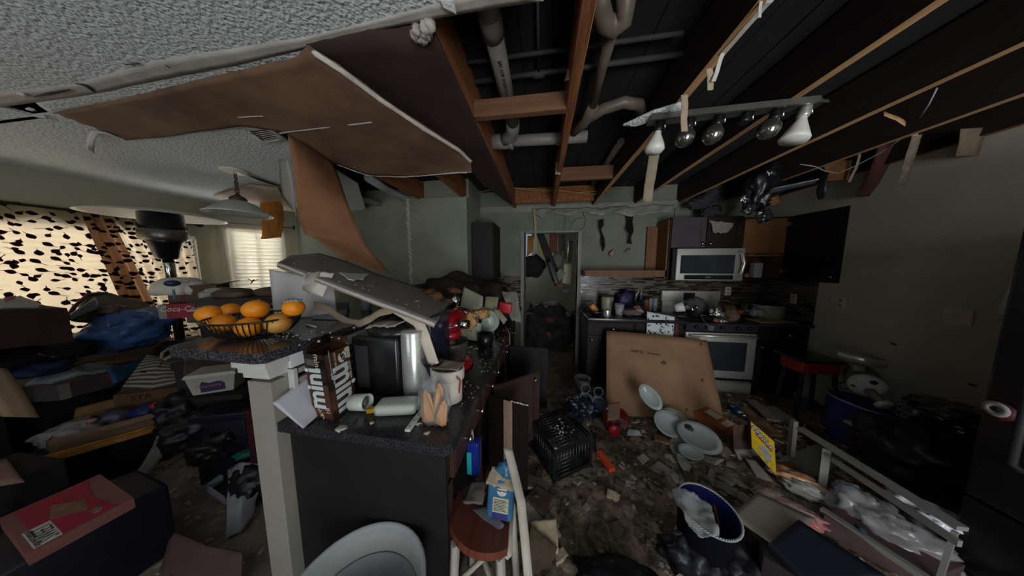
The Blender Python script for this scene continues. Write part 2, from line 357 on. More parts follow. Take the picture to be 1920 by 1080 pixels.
# ---- curtains
def leafcloth(name, base, see):
    m = mat(name, base, .9, .12, 6); n, l = m.node_tree.nodes, m.node_tree.links
    for x in list(n):
        if x.type != 'OUTPUT_MATERIAL': n.remove(x)
    def N(t, **k):
        x = n.new('ShaderNode' + t)
        for a, b in k.items(): setattr(x, a, b)
        return x
    def MA(op, a, b=None, c=None):
        x = N('Math', operation=op)
        for i, q in enumerate((a, b, c)):
            if q is None: continue
            if isinstance(q, (int, float)): x.inputs[i].default_value = q
            else: l.new(q, x.inputs[i])
        return x.outputs[0]
    uv = N('TexCoord').outputs['UV']
    dis = N('TexNoise'); dis.inputs['Scale'].default_value = 3; l.new(uv, dis.inputs[0])
    def leaves(sc, off, L, Wd, thr):
        mp = N('Mapping'); mp.inputs['Location'].default_value = (off, off * .7, 0); l.new(uv, mp.inputs[0])
        vo = N('TexVoronoi', voronoi_dimensions='2D'); vo.inputs['Scale'].default_value = sc; vo.inputs['Randomness'].default_value = .9; l.new(mp.outputs[0], vo.inputs['Vector'])
        d = N('VectorMath', operation='SUBTRACT'); l.new(mp.outputs[0], d.inputs[0]); l.new(vo.outputs['Position'], d.inputs[1])
        sp = N('SeparateColor'); l.new(vo.outputs['Color'], sp.inputs[0])
        rt = N('VectorRotate', rotation_type='Z_AXIS'); l.new(d.outputs[0], rt.inputs['Vector']); l.new(MA('MULTIPLY', sp.outputs[0], 6.28), rt.inputs['Angle'])
        xy = N('SeparateXYZ'); l.new(rt.outputs[0], xy.inputs[0])
        xn = MA('DIVIDE', xy.outputs[0], L); half = MA('MULTIPLY', MA('SUBTRACT', 1, MA('MULTIPLY', xn, xn)), MA('MULTIPLY_ADD', xn, .3 * Wd, Wd))
        ins = MA('LESS_THAN', MA('ABSOLUTE', xy.outputs[1]), half)
        ins = MA('MULTIPLY', ins, MA('LESS_THAN', MA('ABSOLUTE', xn), 1.0))
        stem = MA('MULTIPLY', MA('LESS_THAN', MA('ABSOLUTE', MA('SUBTRACT', xy.outputs[1], MA('MULTIPLY', MA('MULTIPLY', xy.outputs[0], xy.outputs[0]), 2.5))), .0026), MA('LESS_THAN', MA('ABSOLUTE', MA('ADD', xn, 2.0)), 2.0))
        return MA('MULTIPLY', MA('MAXIMUM', ins, MA('MULTIPLY', stem, .75)), MA('LESS_THAN', sp.outputs[1], thr))
    a = MA('MAXIMUM', leaves(12.5, 0, .027, .0185, .72), leaves(16, 3.3, .020, .0135, .6))
    mx = N('Mix', data_type='RGBA'); mx.inputs['A'].default_value = (*base, 1); mx.inputs['B'].default_value = (.045, .02, .016, 1); l.new(a, mx.inputs['Factor'])
    df = N('BsdfDiffuse'); l.new(mx.outputs['Result'], df.inputs[0]); tr = N('BsdfTranslucent'); l.new(mx.outputs['Result'], tr.inputs[0])
    tp_ = N('BsdfTransparent'); tp_.inputs[0].default_value = (1, .93, .82, 1)
    s1 = N('MixShader'); s1.inputs[0].default_value = .62; l.new(df.outputs[0], s1.inputs[1]); l.new(tr.outputs[0], s1.inputs[2])
    s2 = N('MixShader'); l.new(MA('MULTIPLY', MA('SUBTRACT', 1, a), see), s2.inputs[0]); l.new(s1.outputs[0], s2.inputs[1]); l.new(tp_.outputs[0], s2.inputs[2])
    l.new(s2.outputs[0], [x for x in n if x.type == 'OUTPUT_MATERIAL'][0].inputs[0])
    return m
LEAF = leafcloth('leaf_print_cloth', (.62, .54, .43), .45); LEAFD = leafcloth('doubled_leaf_cloth', (.46, .30, .19), .06)
SHEER = mat('sheer_cream_cloth', (.85, .78, .62), .9, .15, 4, transl=.35, clear=.72)
def fold(a, k, ph): return lambda u, v: a * math.sin(u * k + ph + .8 * math.sin(v * 2)) * (.5 + .5 * v)
Xc = -4.56
def pt(x, y, X=Xc): return P(x, y, X=X)
rodl = thing('curtain_rod', 'dark curtain rod over the wide window', 'curtain rod', (-4.56, 1, 2.10))
obj('rod', MB().tube([(-4.55, -.6, 2.11), (-4.55, 2.44, 2.11)], .012, 8), BLACKM, rodl)
obj('finial', MB().lathe([(0, -.03), (.03, -.015), (.03, .015), (0, .03)], 12, Matrix.Translation((-4.55, 2.46, 2.11))), BLACKM, rodl)
c1 = MB().sheet([(Xc, -.6, 2.13), (Xc, .6, 2.13), (Xc, 1.74, 2.13)], [(Xc + .03, -.6, .42), (Xc + .05, .7, .42), (Xc + .04, 2.07, .42)], 90, 16, .0015, fn=fold(.028, 48, 0))
solo('curtain', c1, LEAF, 'broad cream curtain with brown leaf print nearest the brown box', 'curtain', 'leaf print curtains')
c1 = MB().sheet([(Xc + .05, 1.66, 2.13), (Xc + .05, 1.80, 2.13)], [(Xc + .08, 1.90, .42), (Xc + .08, 2.10, .42)], 22, 14, .0015, fn=fold(.03, 16, 1))
o = solo('curtain', c1, LEAFD, 'bunched tan edge of the leaf print curtain beside the patio heater', 'curtain', 'leaf print curtains')
c1 = MB().sheet([(Xc, 1.80, 2.13), (Xc, 2.05, 2.13), (Xc, 2.34, 2.13)], [(Xc + .04, 2.14, .45), (Xc + .05, 2.28, .45), (Xc + .02, 2.42, .45)], 60, 16, .0015, fn=fold(.03, 34, 2))
solo('curtain', c1, LEAF, 'narrower leaf print curtain behind the heater pole', 'curtain', 'leaf print curtains')
pz = lambda s, z, d=-.06: baypt(s, d) + Vector((0, 0, z))
c1 = MB().sheet([pz(.07, 2.17), pz(.70, 2.17)], [pz(.09, 1.0, -.07), pz(.40, 1.02, -.1), pz(.71, 1.0, -.07)], 60, 12, .001, fn=fold(.018, 42, 0))
solo('sheer_curtain', c1, SHEER, 'translucent cream sheer curtain over the small bay window', 'curtain')
rb = thing('curtain_rod', 'thin curtain rod above the small bay window', 'curtain rod', pz(.4, 2.17))
obj('rod', MB().tube([pz(.02, 2.18), pz(.8, 2.18)], .009, 8), mat('grey_metal', (.25, .24, .22), .4, .2, 9, metal=.6), rb)
obj('finial', MB().lathe([(0, -.03), (.018, -.02), (.008, 0), (.02, .02), (0, .04)], 10, Matrix.Translation(pz(.82, 2.18))), BLACKM, rb)
# ------------------------------------------------------------------ opened ceiling: joists, blocking, pipes
WOODK = mat('shaded_side_lumber', (.035, .016, .012), .85, .6, 3, .35, 14, col2=(.010, .005, .005), stretch=(9, .8, 9), ramp=(.3, .75))  # dark lumber copy, shade painted into the joist side faces
jl = [(-1.66, 'joist over the pendant lamp end of the opened ceiling'), (-1.055, 'joist running above the sagging brown panel'), (-.445, 'orange brown joist with one bright edge beside the dark ceiling board'), (.142, 'rough joist with torn paper hanging from it, over the kitchen aisle'), (.723, 'dark joist with white tape strips dangling from its edge'), (1.306, 'pale lit joist running above the track light'), (1.888, 'thin lit joist with nail heads beyond the track light'), (2.46, 'joist with orange lower edge next to the olive wall'), (2.97, 'reddish ledger board along the top of the olive wall')]
for i, (x, lb) in enumerate(jl):
    m = MB(); w_ = .021
    for j in range(14):     # slightly bowed timber
        y0 = .45 + j * .2215; y1 = y0 + .2215; a = .004 * math.sin(j * .7 + i); b = .004 * math.sin((j + 1) * .7 + i)
        m.hexa([(x - w_ + a, y0, 2.46), (x + w_ + a, y0, 2.46), (x + w_ + b, y1, 2.46), (x - w_ + b, y1, 2.46), (x - w_ + a, y0, 2.70), (x + w_ + a, y0, 2.70), (x + w_ + b, y1, 2.70), (x - w_ + b, y1, 2.70)])
    bmesh.ops.remove_doubles(m.b, verts=m.b.verts, dist=1e-4)
    m.tube([(x + .022, .5, 2.463), (x + .021, 2, 2.463), (x + .022, 3.5, 2.463)], .003, 5)
    m.b.normal_update()
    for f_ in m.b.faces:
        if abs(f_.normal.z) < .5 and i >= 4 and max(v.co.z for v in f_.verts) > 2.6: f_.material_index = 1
    solo('joist', m, [WOODL if i in (4, 5, 6, 7) else WOOD, WOODK], lb, 'joist', 'ceiling joists')  # pale undersides and dark sides carry light and shade in the colour
def pxs_(pts, **k): return [P(x, y, **k) for x, y in pts]
yb = P(975, 212, Z=2.46).y
solo('blocking', MB().box(-.424, .121, yb, yb + .04, 2.46, 2.555), WOODX, 'short board nailed between two joists in front of the drain pipe', 'blocking')
solo('blocking', MB().box(.163, .70, 2.52, 2.56, 2.47, 2.60), WOODX, 'dark board between joists behind the hanging light fixture', 'blocking')
solo('blocking', MB().box(-.424, .70, 3.40, 3.44, 2.49, 2.70), WOOD, 'dark rim board above the top of the kitchen wall', 'blocking')
PVC = mat('dusty_white_pvc', (.23, .215, .195), .5, .25, 12, .05, 40)
PVCO = mat('old_brown_pipe', (.15, .12, .09), .45, .4, 9, .1, 30)
dp = thing('drain_pipe', 'grey white plastic drain pipe between the bright joists', 'pipe', P(930, 60, T=.85))
def sl(a, b, k): return [a.lerp(b, i / k) for i in range(k + 1)]
A0 = Vector((-.22, .60, 2.62)); A1 = Vector((-.115, 1.95, 2.60))
A0 = P(915, 15, Z=2.60); A1 = P(962, 232, Z=2.60)
obj('pipe', MB().tube([A0 - (A1 - A0) * .2, A1], .043, 18), PVC, dp)
obj('coupling', MB().tube([A0 + (A1 - A0) * .02, A0 + (A1 - A0) * .14], .049, 18), PVC, dp)
E2 = P(935, 266, Z=2.585); E3 = P(1050, 259, Z=2.585)
obj('elbow', MB().tube([A1 - (A1 - A0) * .02, A1 + Vector((-.01, .06, 0)), A1 + Vector((-.03, .13, -.01)), E2 + Vector((.05, -.02, .0))], .05, 14), PVC, dp)
obj('tee', MB().tube([E2 + Vector((-.06, 0, 0)), E2 + Vector((.10, 0, 0))], .056, 18).tube([E2 + Vector((-.075, 0, 0)), E2 + Vector((-.05, 0, 0))], .062, 18).tube([E2 + Vector((.085, 0, 0)), E2 + Vector((.12, 0, 0))], .062, 18), PVC, dp)
obj('branch', MB().tube([E2, Vector((E2.x + .7, E2.y + .02, 2.585))], .043, 16), PVC, dp)
txt('PVC 1120  SCHEDULE 40  ASTM D1785', .028, frame(A0.lerp(A1, .5) + Vector((.012, 0, -.0445)), A1 - A0, (-1, 0, 0)), BLACKM, dp, sx=.8)
tr = thing('drain_trap', 'curved brown grey drain trap hooked above the kitchen', 'pipe', P(1150, 30, Z=2.6))
q = [P(1128, -25, Z=2.60), P(1126, 10, Z=2.58), P(1134, 42, Z=2.57), P(1152, 52, Z=2.57), P(1170, 38, Z=2.57), P(1174, 8, Z=2.6), P(1168, -30, Z=2.64)]
obj('bend', MB().tube(q, .036, 16), PVCO, tr)
obj('tailpiece', MB().tube([P(1150, 50, Z=2.6), P(1128, 130, Z=2.61), P(1110, 205, Z=2.61)], .027, 14), PVCO, tr)
obj('wye', MB().tube([P(1112, 200, Z=2.6), P(1098, 228, Z=2.6), P(1075, 248, Z=2.59)], [.034, .036, .032], 14).tube([P(1100, 226, Z=2.6), P(1130, 205, Z=2.62), P(1170, 192, Z=2.62), P(1198, 196, Z=2.62), P(1204, 220, Z=2.62)], .034, 14), PVCO, tr)
solo('vent_pipe', MB().tube([P(1165, 265, Z=2.66), P(1112, 345, Z=2.66)], .03, 12), PVCO, 'thin grey pipe sloping under the deck behind the track light', 'pipe')
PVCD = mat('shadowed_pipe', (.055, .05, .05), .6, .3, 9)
wp = thing('water_pipe', 'thin cross pipes with a tee and riser under the dark deck', 'pipe', P(1000, 85, Z=2.68))
obj('pipe', MB().tube([P(872, 118, Z=2.68), P(1280, 62, Z=2.68)], .011, 8), PVCD, wp); obj('pipe', MB().tube([P(880, 155, Z=2.68), P(1290, 100, Z=2.68)], .014, 8), PVCD, wp)
obj('riser', MB().tube([P(1008, -10, Z=2.69), P(1010, 138, Z=2.68)], .006, 6), PVCD, wp); obj('tee', MB().tube([P(999, 141, Z=2.68), P(1022, 138, Z=2.68)], .02, 8), PVCD, wp)
CAB = mat('yellow_cable', (.42, .28, .09), .6, .3, 9)
for i, (pp, lb) in enumerate((([(890, 362), (925, 355), (955, 352), (1000, 354), (1046, 356), (1080, 361), (1150, 357)], 'yellow electric cable strung across the joists above the doorway'), ([(960, 353), (1010, 358), (1055, 358), (1110, 365), (1170, 352)], 'second yellow cable sagging under the joists'))):
    solo('cable', MB().tube([P(x, y, Y=3.3) for x, y in pp], .006, 6), CAB, lb, 'cable')
WIRE = mat('grey_wire', (.28, .28, .30), .5, .2, 9)
solo('wire', MB().tube([P(x, y, Y=2.3) for x, y in ((1500, 308), (1528, 312), (1545, 320), (1570, 325), (1600, 313), (1650, 287), (1690, 260), (1697, 253))], .004, 6), WIRE, 'thin pale wire looping from the ledger to the fallen duct', 'wire')
solo('wire', MB().tube([P(1757, 165, Z=2.5), P(1742, 195, Z=2.45), P(1724, 222, Z=2.45)], .004, 5), WIRE, 'short wire hanging between two joists by the olive wall', 'wire')
solo('wire', MB().tube([P(1920, 2, Z=2.68), P(1700, 128, Z=2.68), P(1500, 240, Z=2.68)], .006, 5), mat('dark_cable', (.05, .05, .06), .6), 'dark cable under the deck above the olive wall', 'wire')
# paper scraps and tape 
SCRAP = mat('torn_paper', (.50, .40, .28), .9, .25, 14, .2, 60, transl=.2)
TAPE = mat('torn_white_tape', (.55, .51, .45), .9, .25, 14, .25, 60)
def strip(name, px, wd, label, cat, m, **k):
    # ribbon following measured points; entries (x, y, Y) ; width in metres along the X axis or given
    pts = [P(a[0], a[1], Y=a[2]) for a in px]; wv = k.get('wv', Vector((1, 0, 0)))
    A = [q - Vector(wv) * wd / 2 for q in pts]; B = [q + Vector(wv) * wd / 2 for q in pts]
    return solo(name, MB().sheet(A, B, k.get('nu', 26), 3, .002, k.get('amp', .006), 9, k.get('seed', 1), k.get('jag', .06)), m, label, cat)
strip('paper_scrap', [(1074, 128, 1.28), (1070, 140, 1.28), (1068, 150, 1.27)], .05, 'torn tan paper scrap stuck to the rough joist, nearer the camera', 'paper scrap', SCRAP, nu=6, jag=.2)
strip('paper_scrap', [(1047, 304, 2.3), (1046, 315, 2.3), (1046, 327, 2.28)], .05, 'torn tan paper scrap on the rough joist near the kitchen wall', 'paper scrap', SCRAP, nu=6, jag=.25)
strip('paper_scrap', [(1050, 262, 1.95), (1052, 272, 1.95)], .07, 'splintered tan scrap where the rough joist meets the white pipe', 'paper scrap', SCRAP, nu=6, jag=.3)
strip('tape_strip', [(1228, 282, 2.15), (1222, 320, 2.25), (1217, 350, 2.35), (1214, 380, 2.45)], .085, 'long tan drywall tape strip hanging in front of the kitchen wall', 'tape strip', SCRAP, seed=4)
strip('tape_strip', [(1355, 100, 1.02), (1350, 112, 1.02), (1344, 135, 1.03), (1338, 152, 1.03)], .016, 'curling white tape dangling from the dark joist', 'tape strip', TAPE, seed=2)
strip('tape_strip', [(1330, 128, 1.03), (1332, 145, 1.04), (1331, 170, 1.05)], .022, 'short tan tape end hanging from the dark joist', 'tape strip', SCRAP, seed=5)
strip('tape_strip', [(1428, 0, .95), (1426, 14, .95), (1425, 32, .95)], .01, 'tiny curled tape hanging from the dark joist at the picture top', 'tape strip', TAPE, seed=6)
a, b = P(1437, 3, Z=2.456), P(1348, 103, Z=2.456)
solo('tape_strip', MB().sheet([a, b], [a + Vector((.022, 0, 0)), b + Vector((.022, 0, 0))], 20, 2, .002, .003, 12, 3, .02), TAPE, 'white tape still glued under the dark joist', 'tape strip')
strip('tape_strip', [(1284, 176, 1.3), (1284, 200, 1.3), (1283, 225, 1.3), (1284, 246, 1.3)], .03, 'brown tape strip hanging in front of the track light', 'tape strip', SCRAP, seed=8)
strip('paper_scrap', [(1720, 252, 2.1), (1712, 280, 2.15), (1700, 315, 2.2), (1690, 348, 2.25)], .06, 'speckled tape strip peeling down over the olive wall', 'tape strip', mat('speckled_paper', (.34, .26, .19), .9, .5, 30, .2, 60), seed=9)
strip('tape_strip', [(1694, 254, 2.1), (1708, 251, 2.1), (1722, 250, 2.1)], .03, 'folded white tape end under the ledger board', 'tape strip', TAPE, seed=9, nu=8, wv=(0, 0, 1))
strip('paper_scrap', [(1825, 240, 2.05), (1820, 262, 2.07), (1814, 292, 2.08)], .13, 'square brown paper flap hanging at the top of the olive wall', 'paper scrap', mat('brown_flap', (.26, .19, .13), .9, .3, 9), seed=3, nu=10)
strip('paper_scrap', [(1668, 270, 2.45), (1655, 310, 2.5), (1640, 345, 2.55), (1622, 368, 2.6)], .16, 'dark red brown board end drooping over the olive wall', 'paper scrap', mat('red_brown_board', (.12, .04, .03), .9, .3, 9), seed=13, nu=12)
strip('paper_scrap', [(1612, 288, 2.4), (1606, 315, 2.42), (1592, 342, 2.45)], .022, 'thin curled tan sliver hanging beside the duct', 'paper scrap', SCRAP, seed=23, nu=12)
strip('paper_scrap', [(1570, 300, 2.5), (1572, 322, 2.5), (1574, 338, 2.5)], .20, 'ragged orange brown paper hanging under the ledger near the duct', 'paper scrap', mat('orange_paper', (.28, .12, .05), .9, .4, 9, transl=.2), seed=33, nu=12, jag=.2)
strip('wood_lath', [(1658, 212, 1.75), (1680, 222, 1.75), (1698, 232, 1.75)], .03, 'small loose lath hanging under the thin joist', 'wood scrap', WOODL, seed=3, nu=6, wv=(.3, .3, 1), jag=.01)
# ---- brown board, sagging panel, hanging strip
z = 2.445
bd = MB().sheet([P(572, 78, Z=z), P(690, 52, Z=z), P(812, 46, Z=z)], [P(870, 300, Z=z), P(905, 345, Z=z), P(962, 384, Z=z)], 14, 20, .012, .008, 2, 5, .01)
solo('ceiling_board', bd, PAPERD, 'dark brown bare ceiling board beside the bright edged joist', 'ceiling board')
near = [P(104, 214, Z=2.436), P(210, 193, Z=2.434), P(300, 173, Z=2.43), P(433, 140, Z=2.42), P(552, 116, Z=2.405), P(577, 90, Z=2.40), P(640, 130, Z=2.38), P(720, 190, Z=2.36), P(800, 243, Z=2.34), P(860, 280, Z=2.33), P(884, 303, Z=2.33)]
far = [P(236, 263, Z=2.434), P(340, 253, Z=2.43), P(455, 237, Z=2.42), P(535, 250, Z=2.40), P(580, 275, Z=2.38), P(630, 308, Z=2.35), P(690, 330, Z=2.32), P(760, 333, Z=2.30), P(830, 327, Z=2.29), P(884, 324, Z=2.28)]
pn = MB().sheet(near, far, 72, 14, -.013, .006, 2.4, 9, .012, mi=0, mib=0)
sp_ = thing('sagging_panel', 'big sagging ceiling panel with bare brown paper underside and torn white edge', 'ceiling panel', P(575, 200, Z=2.42))
obj('panel', pn, PAPER, sp_)
e = near[5:]; eb = [q + Vector((0, 0, -.002)) for q in e]
ed = MB().sheet([q + Vector((.006, 0, .004)) for q in e], [q + Vector((-.006, .002, -.012)) for q in e], 50, 2, .004, .006, 18, 2, .25)
obj('torn_edge', ed, TAPE, sp_)
f = far[5:]
obj('torn_edge', MB().sheet([q + Vector((0, .006, .012)) for q in f], [q + Vector((0, -.012, -.004)) for q in f], 30, 2, .004, .004, 18, 6, .2), TAPE, sp_)
a, b = P(522, 249, Z=2.392), P(696, 228, Z=2.358)
obj('seam_tape', MB().sheet([a, b], [a + Vector((0, .012, 0)), b + Vector((0, .012, 0))], 12, 1, .002, .002, 9), TAPE, sp_)
a, b = P(445, 219, Z=2.412), P(492, 217, Z=2.402)
obj('seam_tape', MB().sheet([a, b], [a + Vector((0, .008, 0)), b + Vector((0, .01, 0))], 8, 1, .002, .002, 9), TAPE, sp_)
hs = [(532, 250, 628, 300, 1.35, 1.72), (543, 300, 640, 330, 1.38, 1.70), (553, 350, 652, 375, 1.42, 1.68), (562, 410, 668, 425, 1.5, 1.7), (575, 440, 684, 460, 1.55, 1.75), (620, 470, 706, 482, 1.6, 1.8), (650, 490, 732, 512, 1.65, 1.85)]
A = [P(h[0], h[1], Y=h[4]) for h in hs]; B = [P(h[2], h[3], Y=h[5]) for h in hs]
h = thing('hanging_paper', 'wide brown drywall paper strip curling down from the ceiling onto the fallen board', 'paper strip', A[0])
obj('paper', MB().sheet(A, B, 36, 10, .003, .012, 3, 4, .01, fn=lambda u, v: .03 * math.sin(v * 3.1 + 1.2)), mat('orange_brown_paper', (.34, .16, .075), .85, .4, 3, .1, 60, col2=(.20, .085, .04), transl=.12), h)
C = [P(541, 300, Y=1.40), P(548, 335, Y=1.42), P(552, 375, Y=1.46), P(556, 405, Y=1.5)]; D = [P(524, 298, Y=1.5), P(525, 335, Y=1.52), P(531, 365, Y=1.54), P(552, 392, Y=1.54)]
obj('curled_edge', MB().sheet(C, D, 12, 4, .003, .005, 5, 2), mat('grey_drywall_paper', (.30, .28, .25), .9, .2, 5), h)
# orange flap by the bay window and torn ceiling there
strip('paper_scrap', [(505, 372, 2.55), (510, 395, 2.56), (512, 415, 2.57), (508, 448, 2.56)], .34, 'bright orange torn paper flap hanging by the bay window', 'paper scrap', mat('bright_orange_paper', (.62, .26, .04), .8, .5, 5, .1, 50, transl=.45, stretch=(3, 3, 1)), seed=14, nu=14, jag=.12)
tc_ = MB().sheet([P(470, 345, Z=2.425), P(520, 352, Z=2.40)], [P(398, 366, Z=2.43), P(470, 378, Z=2.40), P(556, 398, Z=2.41)], 14, 5, .004, .012, 5, 3, .05)
solo('ceiling_board', tc_, mat('stained_board', (.42, .32, .22), .9, .4, 4), 'stained peeling ceiling layer above the bay window', 'ceiling board')
for px, lb in (([(470, 330), (490, 338), (512, 345), (530, 350)], 'black torn crack strip in the ceiling beside the pendant lamp'), ([(472, 357), (500, 370), (540, 388), (556, 399)], 'dark splintered edge of the peeled ceiling over the bay window')):
    solo('paper_scrap', MB().tube([P(x, y, Z=2.425) for x, y in px], [.012, .022, .016, .006], 6, flat=.5), mat('charred_edge', (.02, .015, .012), .9), lb, 'paper scrap')
# loose white tape hanging from the panel corner
tt = MB().sheet([P(236, 262, Z=2.43), P(205, 252, Z=2.428), P(188, 249, Z=2.425), P(178, 262, Z=2.40), P(176, 288, Z=2.36)], [P(226, 258, Z=2.43), P(200, 247, Z=2.428), P(170, 246, Z=2.425), P(163, 262, Z=2.40), P(163, 280, Z=2.36)], 18, 3, .003, .004, 8, 2, .05)
solo('tape_strip', tt, mat('white_paper_tape', (.72, .66, .66), .9, .1, 8, transl=.2), 'folded white tape hanging at the corner of the sagging panel', 'tape strip')
for x, y, lb in ((58, 205, 'small white plaster chip on the seam nearest the curtained wall'), (82, 219, 'second white plaster chip at the panel corner'), (42, 177, 'white plaster chip above the joint tape')):
    solo('plaster_chip', MB().blob(P(x, y, Z=2.43), (.022, .012, .008), x, .5, 2, 2), TAPE, lb, 'plaster chip')
ff = MB()
for i in range(9): ff.blob(P(rnd.uniform(778, 806), rnd.uniform(44, 74), Z=2.43), (.02, .02, .02), i, .6, 3, 2)
solo('plaster_chip', ff, mat('fluffy_plaster', (.45, .40, .36), .95, .5, 30, .4, 60), 'fluffy torn plaster clump at the end of the bright edged joist', 'plaster chip')
# ceiling vent
vt = thing('ceiling_vent', 'rectangular metal ceiling vent at the edge of the sagging panel', 'vent', P(497, 246, Z=2.435))
q = [P(455, 238, Z=2.432), P(498, 233, Z=2.432), P(530, 250, Z=2.43), P(533, 272, Z=2.43)]
q = [P(455, 238, Z=2.434), P(500, 233, Z=2.434), P(536, 258, Z=2.434), P(492, 266, Z=2.434)]
cq = sum(q, Vector()) / 4
VM = mat('vent_metal', (.35, .34, .31), .4, .3, 9, metal=.4)
fr_ = MB()
for i in range(4):
    a, b = q[i], q[(i + 1) % 4]; fr_.prism([a, b, b.lerp(cq, .28), a.lerp(cq, .28)], (0, 0, -.012))
obj('frame', fr_, VM, vt)
iq = [x.lerp(cq, .28) for x in q]
obj('backing', MB().prism(iq, (0, 0, -.002)), BLACKM, vt)
for i in range(6):
    t = (i + .5) / 6; a, b = iq[0].lerp(iq[3], t), iq[1].lerp(iq[2], t); obj('slat', MB().tube([a - Vector((0, 0, .006)), b - Vector((0, 0, .006))], .004, 4), VM, vt)
# ---- pendant lamp
pc = P(440, 319, Z=2.44)
pl = thing('pendant_lamp', 'ribbed glass bell pendant lamp on a chain over the dining area', 'lamp', pc)
obj('canopy', MB().lathe([(.0, -.022), (.085, -.02), (.095, -.008), (.09, 0)], 28, Matrix.Translation(pc)), mat('canopy_white', (.62, .56, .44), .4, .1, 9), pl)
BR = mat('bronze', (.10, .07, .045), .4, .3, 20, metal=.6)
dep = pc.length
zt = P(440, 372, Y=pc.y).z; zb = P(440, 402, Y=pc.y).z
ch = MB()
for i in range(11):
    z0 = pc.z - .02; f0 = i / 11; cz = z0 + (zt + .01 - z0) * (f0 + .5 / 11); off = .02 * math.sin(i * 2.1) * f0
    ax = Vector((.007, 0, 0)) if i % 2 else Vector((0, .007, 0))
    for s_ in (0, 1):
        ch.tube([Vector((pc.x + off * (1 if s_ else -1), pc.y, cz)) + ax * math.cos(t) * 1.4 + Vector((0, 0, .014 * math.sin(t))) for t in [j * math.pi / 4 for j in range(8)]], .0032, 5, closed=True)
obj('chain', ch, BR, pl, kind='stuff')
obj('cap', MB().lathe([(.012, .05), (.02, .035), (.045, .02), (.06, 0), (.05, -.015)], 20, Matrix.Translation((pc.x, pc.y, zt - .01))), BR, pl)
rr = .215
obj('shade', MB().lathe([(.05, zt - .02), (.075, zt - .03), (.12, zt - .055), (.17, zb + .04), (rr, zb), (rr - .004, zb - .003), (.165, zb + .035), (.115, zt - .06), (.07, zt - .035), (.048, zt - .025)], 48, Matrix.Translation((pc.x, pc.y, 0)), cap=False), mat('frosted_glass', (.62, .62, .58), .25, .1, 9, transl=.45, clear=.18), pl)
obj('rim', MB().tube([(pc.x + rr * math.cos(t), pc.y + rr * math.sin(t), zb) for t in [j * math.pi / 18 for j in range(36)]], .005, 6, closed=True), mat('rim_glass', (.8, .8, .76), .2, .05, 9, transl=.3), pl)
# ---- track light
TL = P(1218, 228, Z=2.40); TR = P(1544, 194, Z=2.40)
tk = thing('track_light', 'brushed metal bar light fixture with six lamp sockets hanging from the joists', 'light fixture', TL.lerp(TR, .5))
dx = (TR - TL); u = dx.normalized(); vv = Vector((-u.y, u.x, 0)) * .075
obj('bar', MB().prism([TL - vv * .55, TR - vv * .55 - u * .05, TR, TR + vv * .6, TL + vv * .6], (0, 0, .018)).prism([TL - vv * .55, TR - vv * .55 - u * .05, TR - vv * .35, TL - vv * .35], (0, 0, -.012)), mat('fixture_metal', (.30, .29, .26), .38, .45, 5, .03, 40, metal=.85, stretch=(1, 1, 1)), tk)
BULB = mat('white_bulb', (.68, .67, .60), .3, .08, 9); MERC = mat('mirror_bulb', (.34, .33, .31), .16, .3, 6, metal=.9)
socks = [(1231, 240, 1226, 282, 'w'), (1288, 232, 1281, 268, 'c'), (1340, 228, 1333, 262, 'c'), (1394, 220, 1390, 240, 'n'), (1447, 216, 1436, 254, 'c'), (1508, 205, 1488, 262, 'r')]
for i, (sx, sy, bx, by, k_) in enumerate(socks):
    t = (sx - 1218) / (1544 - 1218); yy = TL.lerp(TR, (t * TL.y) / (TR.y + t * (TL.y - TR.y)) if 0 else t).y
    c0 = P(sx, sy - 4, Z=2.398); c0 = TL.lerp(TR, min(1, max(0, (c0 - TL).dot(u) / dx.length))) ; c0.z = 2.395
    end = P(bx, by, Y=c0.y); ax = (end - c0); L = ax.length; ax.normalize()
    Mx = Matrix.Translation(c0) @ (ax).to_track_quat('Z', 'Y').to_matrix().to_4x4()
    sk = obj('socket', MB().lathe([(.014, -.01), (.022, 0), (.024, .05), (.020, .056)], 16, Mx), BLACKP if k_ != 'r' else STEEL, tk)
    obj('stem', MB().tube([c0 + Vector((.026, 0, .005)), c0 + Vector((.026, 0, -.04))], .005, 8), CHROME, sk)
    if k_ == 'w': pr = [(.017, .05), (.019, .07), (.045, .125), (.052, .15), (.04, .168), (.0, .172)]
    elif k_ == 'c': pr = [(.013, .05), (.03, .062), (.045, .085), (.048, .105), (.04, .13), (.022, .147), (0, .151)]
    elif k_ == 'r': pr = [(.017, .05), (.021, .07), (.05, .14), (.058, .16), (.055, .17), (.0, .172)]
    else: continue
    obj('bulb', MB().lathe(pr, 24, Mx, cap=False), MERC if k_ == 'c' else BULB, sk)
fq = [P(1168, 236, Z=2.43), P(1225, 210, Z=2.43), P(1280, 194, Z=2.43)]; gq = [P(1190, 238, Z=2.42), P(1240, 222, Z=2.42), P(1290, 202, Z=2.42)]
solo('ceiling_piece', MB().sheet(fq, gq, 16, 6, -.014, .004, 8, 3, .06), POP, 'small leftover piece of textured ceiling behind the bar light', 'ceiling piece')
